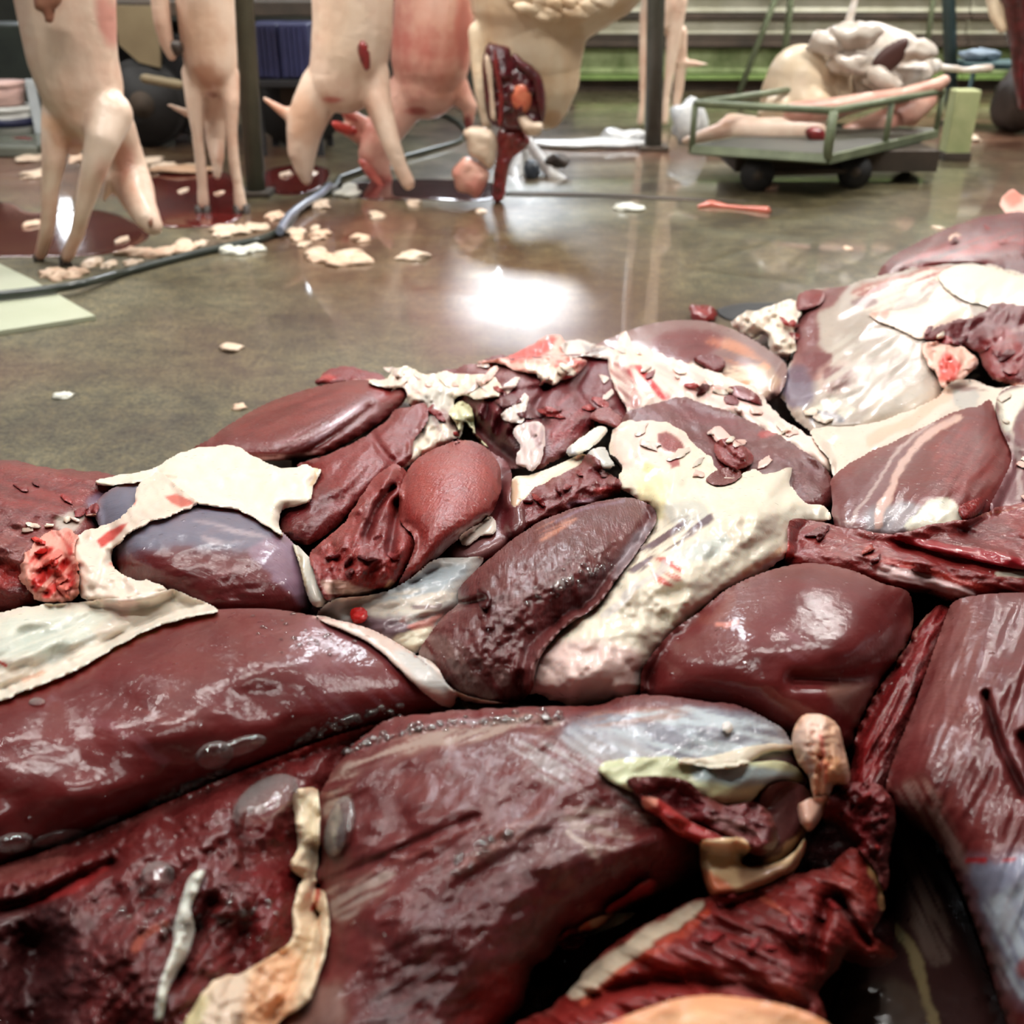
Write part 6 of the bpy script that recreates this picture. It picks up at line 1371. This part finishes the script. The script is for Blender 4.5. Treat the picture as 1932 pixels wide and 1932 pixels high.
plate('belly_opening', [(1646, 118), (1660, 96), (1688, 78), (1712, 70), (1712, 92), (1700, 118), (1676, 136), (1650, 134)], YT - .02, .02, simple('dark_brown_meat', (74, 44, 38), .5), h2_)
for k_, (a_, b2_, s_) in enumerate([(1562, 84, .04), (1612, 66, .05), (1606, 118, .045), (1726, 96, .04), (1666, 150, .05)]):
    lump('membrane_fold', at(a_, b2_, YT), s_ * 2.1, s_ * 1.2, s_ * 1.1, M_WHM, h2_, 60 + k_, .32)
h3_ = body('trolley_carcass', [[(1500, 214, YT - .2, 22), (1570, 205, YT - .2, 20), (1640, 190, YT - .15, 16), (1700, 180, YT - .1, 14), (1770, 160, YT - .1, 13), (1782, 152, YT - .1, 11)]], SK_P, .008)
tag(h3_, 'long pink foreleg stretched across the top of the load', 'carcass', 'carcasses piled on the trolley')
h4_ = body('trolley_carcass', [[(1292, 266, 4.55, 7), (1330, 256, 4.55, 13), (1380, 248, 4.55, 25), (1440, 252, 4.55, 29), (1500, 250, 4.55, 29), (1538, 250, 4.55, 25)], [(1360, 245, 4.6, 14), (1380, 230, 4.65, 16), (1420, 235, 4.6, 16)]], SK_A, .008)
tag(h4_, 'pale foreleg lying along the near side of the trolley, its cut end red', 'carcass', 'carcasses piled on the trolley')
plate('red_cut_end', [(1520, 244), (1536, 238), (1554, 244), (1558, 260), (1548, 272), (1530, 268), (1520, 256)], 4.42, .03, M_RED, h4_)
h5_ = body('trolley_carcass', [[(1600, 250, 4.75, 16), (1660, 235, 4.8, 26), (1710, 215, 4.85, 28), (1745, 190, 4.9, 22)], [(1590, 262, 4.7, 7), (1640, 262, 4.7, 8), (1680, 262, 4.75, 7)]], SK_P, .009)
tag(h5_, 'pinkish carcass low in the load behind the near corner post', 'carcass', 'carcasses piled on the trolley')
bgm = simple('blue_grey_cloth', (120, 136, 150), .6)
lump('cloth_bundle', at(1845, 148, 6.0) + Vector((0, 0, 0)), .1, .06, .03, bgm, None, 17, .4)
tag(bpy.data.objects['cloth_bundle'], 'blue-grey cloth bundle beyond the teal post', 'cloth')
o_ = box('cart_shelf', at(1800, 150, 6.1).x, at(1932, 150, 6.1).x + .5, 5.9, 6.2, .3, .33, M_TEAL, None, .004); tag(o_, 'low teal steel bench behind the teal post at the right', 'bench')
for x_ in (at(1810, 150, 6.1).x, at(1932, 150, 6.1).x + .4):
    for y_ in (5.93, 6.17): bar('leg', (x_, y_, 0), (x_, y_, .3), .012, M_TEAL, o_)
bpy.data.objects['cloth_bundle'].location.z = .36 - at(1845, 148, 6.0).z
bpy.data.objects['cloth_bundle'].location.y = .05
o_ = lump('rubber_boots', ground(1905, 250) + Vector((0, 0, .16)), .14, .12, .18, simple('dark_brown_rubber', (50, 42, 36), .5), None, 21, .3)
tag(o_, 'dark brown lump at the right edge under the skinned carcass', 'bundle')
o_ = lump('white_bag', ground(1296, 268) + Vector((0, 0, .09)), .085, .07, .1, M_WHITE, None, 23, .35); tag(o_, 'white plastic bag tied and standing by the dark post', 'bag')
o_ = lump('white_sheet', ground(1120, 276) + Vector((0, 0, .015)), .27, .1, .02, M_WHITE, None, 24, .5); tag(o_, 'long crumpled white plastic sheet lying on the floor left of the dark post', 'sheet')
o_ = lump('white_sheet', ground(1180, 270) + Vector((0, 0, .03)), .10, .06, .035, M_WHITE, None, 25, .5); tag(o_, 'heaped end of white plastic just left of the dark post', 'sheet')
# ------------------------------------------------------------------ left background
car = empty('handcart', ground(270, 225), 'dark cart with a brown side panel and black wheel behind the hanging carcasses', 'cart')
M_TAN = simple('tan_panel', (142, 128, 98), .6, c2=(120, 104, 78), scale=4); M_BLK = simple('black_frame', (30, 30, 32), .6); M_BLUE = simple('blue_plastic', (44, 48, 84), .5, c2=(28, 30, 58), scale=6)
YC = 5.3
prism('side_panel', [(214, 10), (298, 12), (302, 128), (262, 118), (224, 84)], YC, .03, M_TAN, car)
prism('side_panel', [(96, 8), (206, 10), (214, 120), (110, 120)], YC + .2, .03, M_BLK, car)
p0 = at(150, 14, YC + .3); p1 = at(640, 14, YC + .3)
box('bed', p0.x, p1.x, YC + .1, YC + .9, p0.z - .03, p0.z + .03, M_BROWN, car, .005)
box('chassis', at(215, 0, YC + .4).x, at(600, 0, YC + .4).x, YC + .3, YC + .8, .28, p0.z - .08, M_BLK, car, .01)
wr = .30
wheel(Vector((at(270, 160, YC + .05).x, YC + .05, .2)), .2, .12, car)
wheel(Vector((at(560, 160, YC + .05).x, YC + .05, .24)), .24, .14, car)
box('mudguard', at(300, 0, YC + .2).x, at(350, 0, YC + .2).x, YC + .1, YC + .3, .05, .5, M_BLK, car, .01)
for k_ in range(2):
    x0_ = at(478 + k_ * 58, 50, YC - .1).x; x1_ = at(532 + k_ * 58, 50, YC - .1).x
    o_ = box('blue_crate', x0_, x1_, YC - .25, YC + .05, .335, .56, M_BLUE, None, .006)
    tag(o_, ['blue plastic crate just right of the grey-green post', 'blue plastic crate half hidden by the third hanging carcass'][k_], 'crate', None)
    for q in range(4): box('rib', x0_ + .02 + q * (x1_ - x0_ - .04) / 4, x0_ + .035 + q * (x1_ - x0_ - .04) / 4, YC - .262, YC - .25, .345, .55, M_BLUE, o_)
o_ = box('trestle', at(475, 0, YC).x, at(600, 0, YC).x, YC - .27, YC + .07, .30, .332, M_BLK, None, .004); tag(o_, 'low black trestle carrying the blue crates', 'trestle')
for x_ in (at(482, 0, YC).x, at(592, 0, YC).x):
    for y_ in (YC - .25, YC + .04): box('leg', x_, x_ + .03, y_, y_ + .03, 0, .30, M_BLK, o_)
o_ = body('pipe_stub', [[(272, 148, 5.1, 9), (340, 160, 5.1, 9)]], M_TAN, .01, car)
# far left tubs on a slab
sl_ = box('concrete_slab', -4.4, at(88, 200, 5.2).x, 5.0, 6.6, 0, .05, simple('wet_slab', (118, 122, 112), .25, c2=(90, 94, 84), scale=3), None, .01); tag(sl_, 'low wet concrete slab at the far left under the tubs', 'slab')
gb = at(22, 120, 5.6)
def tub(x, y, z, r, h, m, label, name='tub'):
    bm = bmesh.new(); bmesh.ops.create_cone(bm, cap_ends=True, segments=28, radius1=r * .85, radius2=r, depth=h, matrix=Matrix.Translation((x, y, z + h / 2)))
    o_ = link_bm(name, bm, m, None); tag(o_, label, 'tub')
    bm = bmesh.new(); bmesh.ops.create_cone(bm, cap_ends=True, segments=28, radius1=r * 1.04, radius2=r * 1.04, depth=.02, matrix=Matrix.Translation((x, y, z + h - .005))); link_bm('rim', bm, m, o_)
    return o_
tb = tub(gb.x, 5.45, .05, .13, .12, simple('white_tub', (206, 206, 200), .5), 'white tub with a dark blue band at the far left')
bm = bmesh.new(); bmesh.ops.create_cone(bm, cap_ends=True, segments=28, radius1=.122, radius2=.128, depth=.04, matrix=Matrix.Translation((gb.x, 5.45, .105))); link_bm('blue_band', bm, M_BLUE, tb)
tub(gb.x - .01, 5.45, .182, .11, .10, simple('pink_tub', (214, 178, 168), .5), 'pink bowl stacked on the white tub at the far left', 'bowl')
o_ = box('white_board', at(58, 130, 5.5).x, at(76, 130, 5.5).x, 5.4, 5.42, .05, .30, simple('white_panel', (188, 194, 196), .5), None, .003); tag(o_, 'narrow white board standing right of the tubs', 'board')
o_ = box('dark_cabinet', -5.2, at(92, 40, 6.8).x, 6.8, 7.3, 0, .47, simple('greenish_black', (46, 52, 44), .6, c2=(28, 32, 28), scale=5), None, .01); tag(o_, 'dark greenish cabinet behind the tubs at the far left', 'cabinet')
o_ = lump('red_offal', ground(28, 282) + Vector((0, 0, .02)), .11, .07, .03, M_RED, None, 31, .4); tag(o_, 'red offal scrap on the floor at the far left', 'offal')
o_ = lump('board_scrap', ground(350, 325) + Vector((0, 0, .012)), .16, .07, .014, simple('tan_scrap', (176, 140, 110), .5), None, 32, .3); tag(o_, 'flat tan hide scrap behind the second hanging carcass', 'hide')

# ------------------------------------------------------------------ floor things
def flat(name, pts, th, m, label, cat, group=None, z0=0.0, dome=.5, step=None, parent=None):
    P = smooth_poly(pts, 8); z_top = z0 + th
    G = [ground(a_, b2_, z0) for a_, b2_ in P]
    bm = bmesh.new(); c_ = sum(G, Vector()) / len(G)
    r0_ = [bm.verts.new((g_.x, g_.y, z0 + .0002)) for g_ in G]
    r1_ = [bm.verts.new((c_ + (g_ - c_) * .94).to_tuple()[:2] + (z0 + th * .7,)) for g_ in G]
    r2_ = [bm.verts.new((c_ + (g_ - c_) * .78).to_tuple()[:2] + (z0 + th,)) for g_ in G]
    n_ = len(G)
    for i_ in range(n_):
        j_ = (i_ + 1) % n_
        bm.faces.new((r0_[i_], r0_[j_], r1_[j_], r1_[i_])); bm.faces.new((r1_[i_], r1_[j_], r2_[j_], r2_[i_]))
    bm.faces.new(r2_); bm.faces.new(r0_[::-1])
    bmesh.ops.recalc_face_normals(bm, faces=bm.faces)
    o_ = link_bm(name, bm, m, parent, dome > 0)
    if parent is None: tag(o_, label, cat, group)
    return o_
M_BLOOD = simple('pooled_blood', (104, 30, 28), .06, coat=1, c2=(84, 34, 30), scale=3)
M_BLOOD2 = simple('thin_blood', (94, 54, 42), .08, coat=1, c2=(84, 38, 34), scale=9)
M_PURP = simple('dark_blood', (66, 16, 30), .05, coat=1, c2=(48, 14, 24), scale=4)
flat('blood_puddle', [(-160, 400), (0, 380), (60, 400), (180, 395), (260, 420), (280, 450), (200, 480), (60, 486), (-160, 480)], .002, M_BLOOD2, 'reddish puddle on the floor under the nearest hanging carcass', 'blood')
flat('blood_puddle', [(262, 345), (330, 322), (400, 318), (450, 340), (466, 385), (440, 420), (360, 430), (300, 425), (270, 390)], .003, M_BLOOD, 'dark red puddle under the second hanging carcass', 'blood')
flat('blood_puddle', [(500, 325), (560, 310), (620, 320), (610, 350), (560, 368), (505, 360)], .002, M_BLOOD, 'dark red puddle under the head of the third carcass', 'blood')
flat('blood_puddle', [(640, 350), (720, 340), (820, 338), (930, 345), (955, 368), (900, 380), (780, 376), (690, 376)], .003, M_PURP, 'purplish black blood pool under the opened carcass and the pink one', 'blood')
# drain edge
o_ = flat('floor_kerb', [(950, 370), (960, 362), (1140, 366), (1300, 374), (1420, 380), (1300, 379), (1140, 372)], .004, M_BROWN, 'thin dark seam of grit across the floor beyond the bright reflection', 'seam')
# board and hose
pb = simple('plastic_board', (192, 196, 172), .4, c2=(176, 182, 154), scale=3, coat=.2)
G4 = [ground(a_, b2_, .01) for a_, b2_ in [(-160, 640), (-10, 627), (180, 597), (60, 528), (-10, 494), (-200, 500)]]
bm = bmesh.new(); lo_ = [bm.verts.new((g_.x, g_.y, .001)) for g_ in G4]; hi_ = [bm.verts.new((g_.x, g_.y, .012)) for g_ in G4]; n_ = len(G4)
bm.faces.new(hi_); bm.faces.new(lo_[::-1])
for i_ in range(n_): bm.faces.new((lo_[i_], lo_[(i_ + 1) % n_], hi_[(i_ + 1) % n_], hi_[i_]))
bmesh.ops.recalc_face_normals(bm, faces=bm.faces)
o_ = link_bm('plastic_board', bm, pb, None, False); tag(o_, 'flat pale green-white plastic board on the floor at the left edge, hose lying over it', 'board')

def tube(name, path, r, m, label, cat, zfun=None, parent=None):
    P = smooth_poly(path, 14, False); z_ = [r if zfun is None else r + zfun(a_) for a_, b2_ in P]
    pts_ = [ground(a_, b2_, zz) for (a_, b2_), zz in zip(P, z_)]
    cu = bpy.data.curves.new(name, 'CURVE'); cu.dimensions = '3D'; cu.bevel_depth = r; cu.bevel_resolution = 4; cu.use_fill_caps = True
    s_ = cu.splines.new('POLY'); s_.points.add(len(pts_) - 1)
    for q_, p_ in zip(s_.points, pts_): q_.co = (*p_, 1)
    s_.use_smooth = True; cu.materials.append(m)
    t_ = bpy.data.objects.new(name, cu); COL.objects.link(t_); me_ = bpy.data.meshes.new_from_object(t_.evaluated_get(bpy.context.evaluated_depsgraph_get()))
    COL.objects.unlink(t_); bpy.data.objects.remove(t_); o_ = bpy.data.objects.new(name, me_); COL.objects.link(o_)
    if parent is not None: o_.parent = parent
    else: tag(o_, label, cat)
    return o_
M_HOSE = simple('dark_hose', (44, 52, 46), .35, coat=.5)
tube('hose', [(-160, 584), (-40, 562), (60, 550), (150, 536), (260, 506), (360, 480), (440, 462), (500, 448), (540, 426), (562, 398), (600, 370), (632, 352), (640, 336)], .012, M_HOSE, 'dark rubber hose crossing the floor from the left board towards the third carcass', 'hose', lambda a_: .014 * (1 - min(1, max(0, (a_ - 150) / 80))))
tube('hose', [(640, 336), (720, 308), (800, 286), (868, 266), (878, 248), (850, 222), (790, 206), (740, 200)], .011, M_HOSE, 'thin dark hose looping behind the third and fourth carcasses', 'hose')
M_BHOSE = simple('blue_grey_plastic', (120, 132, 150), .3, coat=.6)
tube('plastic_strip', [(528, 436), (545, 408), (575, 384), (606, 366), (622, 350)], .014, M_BHOSE, 'shiny blue-grey plastic strip twisted along the hose end', 'plastic', lambda a_: .012)
# scraps of fat and meat strewn over the floor
SC = [(115, 522, 34, 12, 0, 'large pale scrap on the near edge of the board'), (175, 498, 18, 8, 0, 0), (205, 502, 14, 6, 0, 0), (300, 478, 55, 11, -8, 'longest cream scrap lying along the hose'), (345, 462, 16, 7, 0, 0), (250, 498, 14, 6, 0, 0),
      (455, 476, 34, 9, -8, 'curved white scrap on the near side of the hose'), (450, 436, 42, 11, -5, 'whitish scraps just in front of the second carcass trotters'), (425, 442, 16, 9, 0, 0), (520, 410, 16, 8, 0, 0), (378, 461, 13, 6, 0, 0),
      (560, 440, 16, 9, 0, 0), (605, 446, 18, 8, 0, 0), (595, 433, 9, 6, 0, 0), (606, 388, 18, 9, 0, 0), (640, 494, 46, 13, 5, 'biggest curled pinkish scrap right of the hose'), (600, 482, 22, 9, 0, 0), (655, 484, 22, 8, 20, 0), (658, 364, 22, 12, 0, 'round white scrap between the hose and the pink carcass'),
      (780, 487, 30, 7, 0, 'lone pale scrap in front of the bright reflection'), (710, 408, 15, 6, 0, 0), (680, 452, 18, 6, -15, 0), (782, 385, 14, 5, 0, 0), (908, 400, 10, 4, 0, 0), (1182, 394, 26, 7, -5, 'white flake on the floor right of the bright reflection'),
      (122, 748, 16, 8, -5, 'white crumb on the rough floor near the left heap'), (436, 658, 20, 9, 0, 'tan crumb on the rough floor in the middle left'), (452, 770, 12, 6, 0, 0), (60, 300, 20, 9, 0, 0), (70, 330, 22, 9, 0, 0), (150, 300, 16, 7, 0, 0), (270, 305, 30, 8, 5, 0), (330, 318, 34, 9, 5, 0),
      (60, 425, 14, 6, 0, 0), (230, 455, 12, 6, 0, 0), (345, 362, 8, 5, 0, 0), (415, 366, 8, 5, 0, 0), (540, 330, 10, 5, 0, 0), (590, 328, 9, 5, 0, 0), (1450, 354, 16, 7, 0, 'orange-tinted scrap beside the trolley wheel'), (1395, 308, 20, 9, 0, 'brownish scrap behind the left trolley wheel'),
      (1640, 270, 10, 5, 0, 0), (1600, 470, 8, 4, 0, 0), (1830, 262, 18, 7, 0, 0), (1500, 590, 8, 4, 0, 0), (560, 450, 12, 6, 0, 0), (575, 462, 10, 6, 0, 0), (1770, 432, 10, 5, 0, 0)]
M_S = [M_FATM, simple('pinkish_scrap', (224, 200, 174), .5, c2=(204, 164, 136), scale=40, bump=.003), simple('whitish_scrap', (220, 220, 206), .45, scale=30)]
CRUMBS = iter(['small pale scrap just above the board, left of its neighbour', 'small pale scrap beside the left hose, nearest the foreleg tips', 'fat crumb touching the right end of the longest cream scrap', 'flattened crumb under the nearest carcass snout side of the hose', 'left one of the crumbs before the second carcass trotters', 'reddish crumb at the foot of the grey-green post', 'tiny crumb left of the longest cream scrap tip', 'pale lump right beside the shiny plastic strip', 'longer crumb right of the plastic strip', 'tiny crumb above the longer one right of the plastic strip', 'pinkish crumb halfway along the plastic strip, on its right', 'pale crumb at the left tip of the biggest curled scrap', 'pale crumb at the right tip of the biggest curled scrap', 'tan crumb between the hose end and the bright reflection', 'slanting tan shred above the lone pale scrap', 'pale crumb at the rim of the purplish black blood pool', 'small crumb inside the bright floor reflection', 'tiny whitish crumb on the rough floor next to the oval muscle', 'pale scrap on the floor far left, under the tubs', 'second pale scrap far left, nearer than the other', 'cream scrap behind the nearest carcass foreleg', 'cream shred right of the nearest carcass neck', 'long cream shred behind the second carcass', 'crumb in the reddish puddle left of the nearest foreleg', 'crumb between the two nearest forelegs and the snout', 'crumb in the dark red puddle left of the trotters', 'crumb in the dark red puddle between the trotters', 'left crumb in the puddle under the third carcass head', 'right crumb in the puddle under the third carcass head', 'crumb on the floor under the trolley far side', 'tiny crumb on the bare floor between trolley and heap', 'pale crumb near the yellow-green stand', 'tiny crumb right behind the knobbly fat', 'crumb below the pale lump beside the plastic strip', 'second crumb below the pale lump beside the plastic strip', 'tiny crumb on the floor near the topmost right muscle'])
for k_, (a_, b2_, w_, h_, dg, lb) in enumerate(SC):
    c_ = ground(a_, b2_); d_ = c_.y * cp + CAM_H * sp; rx = w_ * d_ / F
    th_ = PITCH + math.atan((b2_ - 966) / F); ry = max(.35 * rx, h_ * d_ / F / max(.15, math.sin(th_)) * .8)
    hh_ = min(.016, rx * .45)
    m_ = M_S[0] if k_ % 3 else M_S[1]
    if lb and 'white' in str(lb): m_ = M_S[2]
    ncl = 1 + (w_ > 30) * 2
    bm = bmesh.new()
    for q in range(ncl):
        off = Vector(((q - (ncl - 1) / 2) * rx * .75, (-1) ** q * ry * .25, 0)) if ncl > 1 else Vector()
        f_ = .55 if ncl > 1 else 1
        t2 = bmesh.new(); bmesh.ops.create_icosphere(t2, subdivisions=3, radius=1)
        for v_ in t2.verts:
            nz = float(fbm(np.array([v_.co.x * 1.8 + k_ * 3.1 + q]), np.array([v_.co.y * 1.8 + v_.co.z]), k_, 3)[0]); v_.co *= 1 + .55 * nz
        for v_ in t2.verts: v_.co = Vector((v_.co.x * rx * f_ * 1.1, v_.co.y * ry * f_ * 1.1, max(v_.co.z, -.2) * hh_ + hh_ * .2)) + off
        me_ = bpy.data.meshes.new('t'); t2.to_mesh(me_); t2.free(); bm.from_mesh(me_); bpy.data.meshes.remove(me_)
    bmesh.ops.rotate(bm, verts=bm.verts, cent=(0, 0, 0), matrix=Matrix.Rotation(math.radians(-dg * 2), 3, 'Z'))
    o_ = link_bm('fat_scrap', bm, m_); o_.location = (c_.x, c_.y, 0)
    if lb: tag(o_, lb, 'scrap', 'scraps strewn over the wet floor')
    else: tag(o_, next(CRUMBS), 'scrap', 'scraps strewn over the wet floor')
o_ = body('meat_ribbon', [[(1318, 392, ground(1318, 392).y, 4), (1340, 388, ground(1340, 388).y, 9), (1370, 392, ground(1370, 392).y, 5), (1410, 396, ground(1410, 396).y, 6), (1446, 400, ground(1446, 400).y, 9)]], simple('salmon_tissue', (206, 110, 88), .35, coat=.6), .006)
tag(o_, 'narrow salmon-pink ribbon of tissue on the floor in front of the trolley', 'scrap'); o_.location.z = .004
o_ = flat('dark_patch', [(1350, 588), (1400, 574), (1500, 572), (1560, 560), (1540, 600), (1400, 610)], .006, M_BLK, 'dark flat patch on the floor just behind the knobbly fat', 'mat')  # thin dark patch along the heap's far edge
o_ = lump('meat_scrap_floor', ground(1325, 600) + Vector((0, 0, .01)), .03, .05, .02, M_RED, None, 41, .4); tag(o_, 'dull red scrap on the floor behind the smooth hump of the heap', 'scrap')
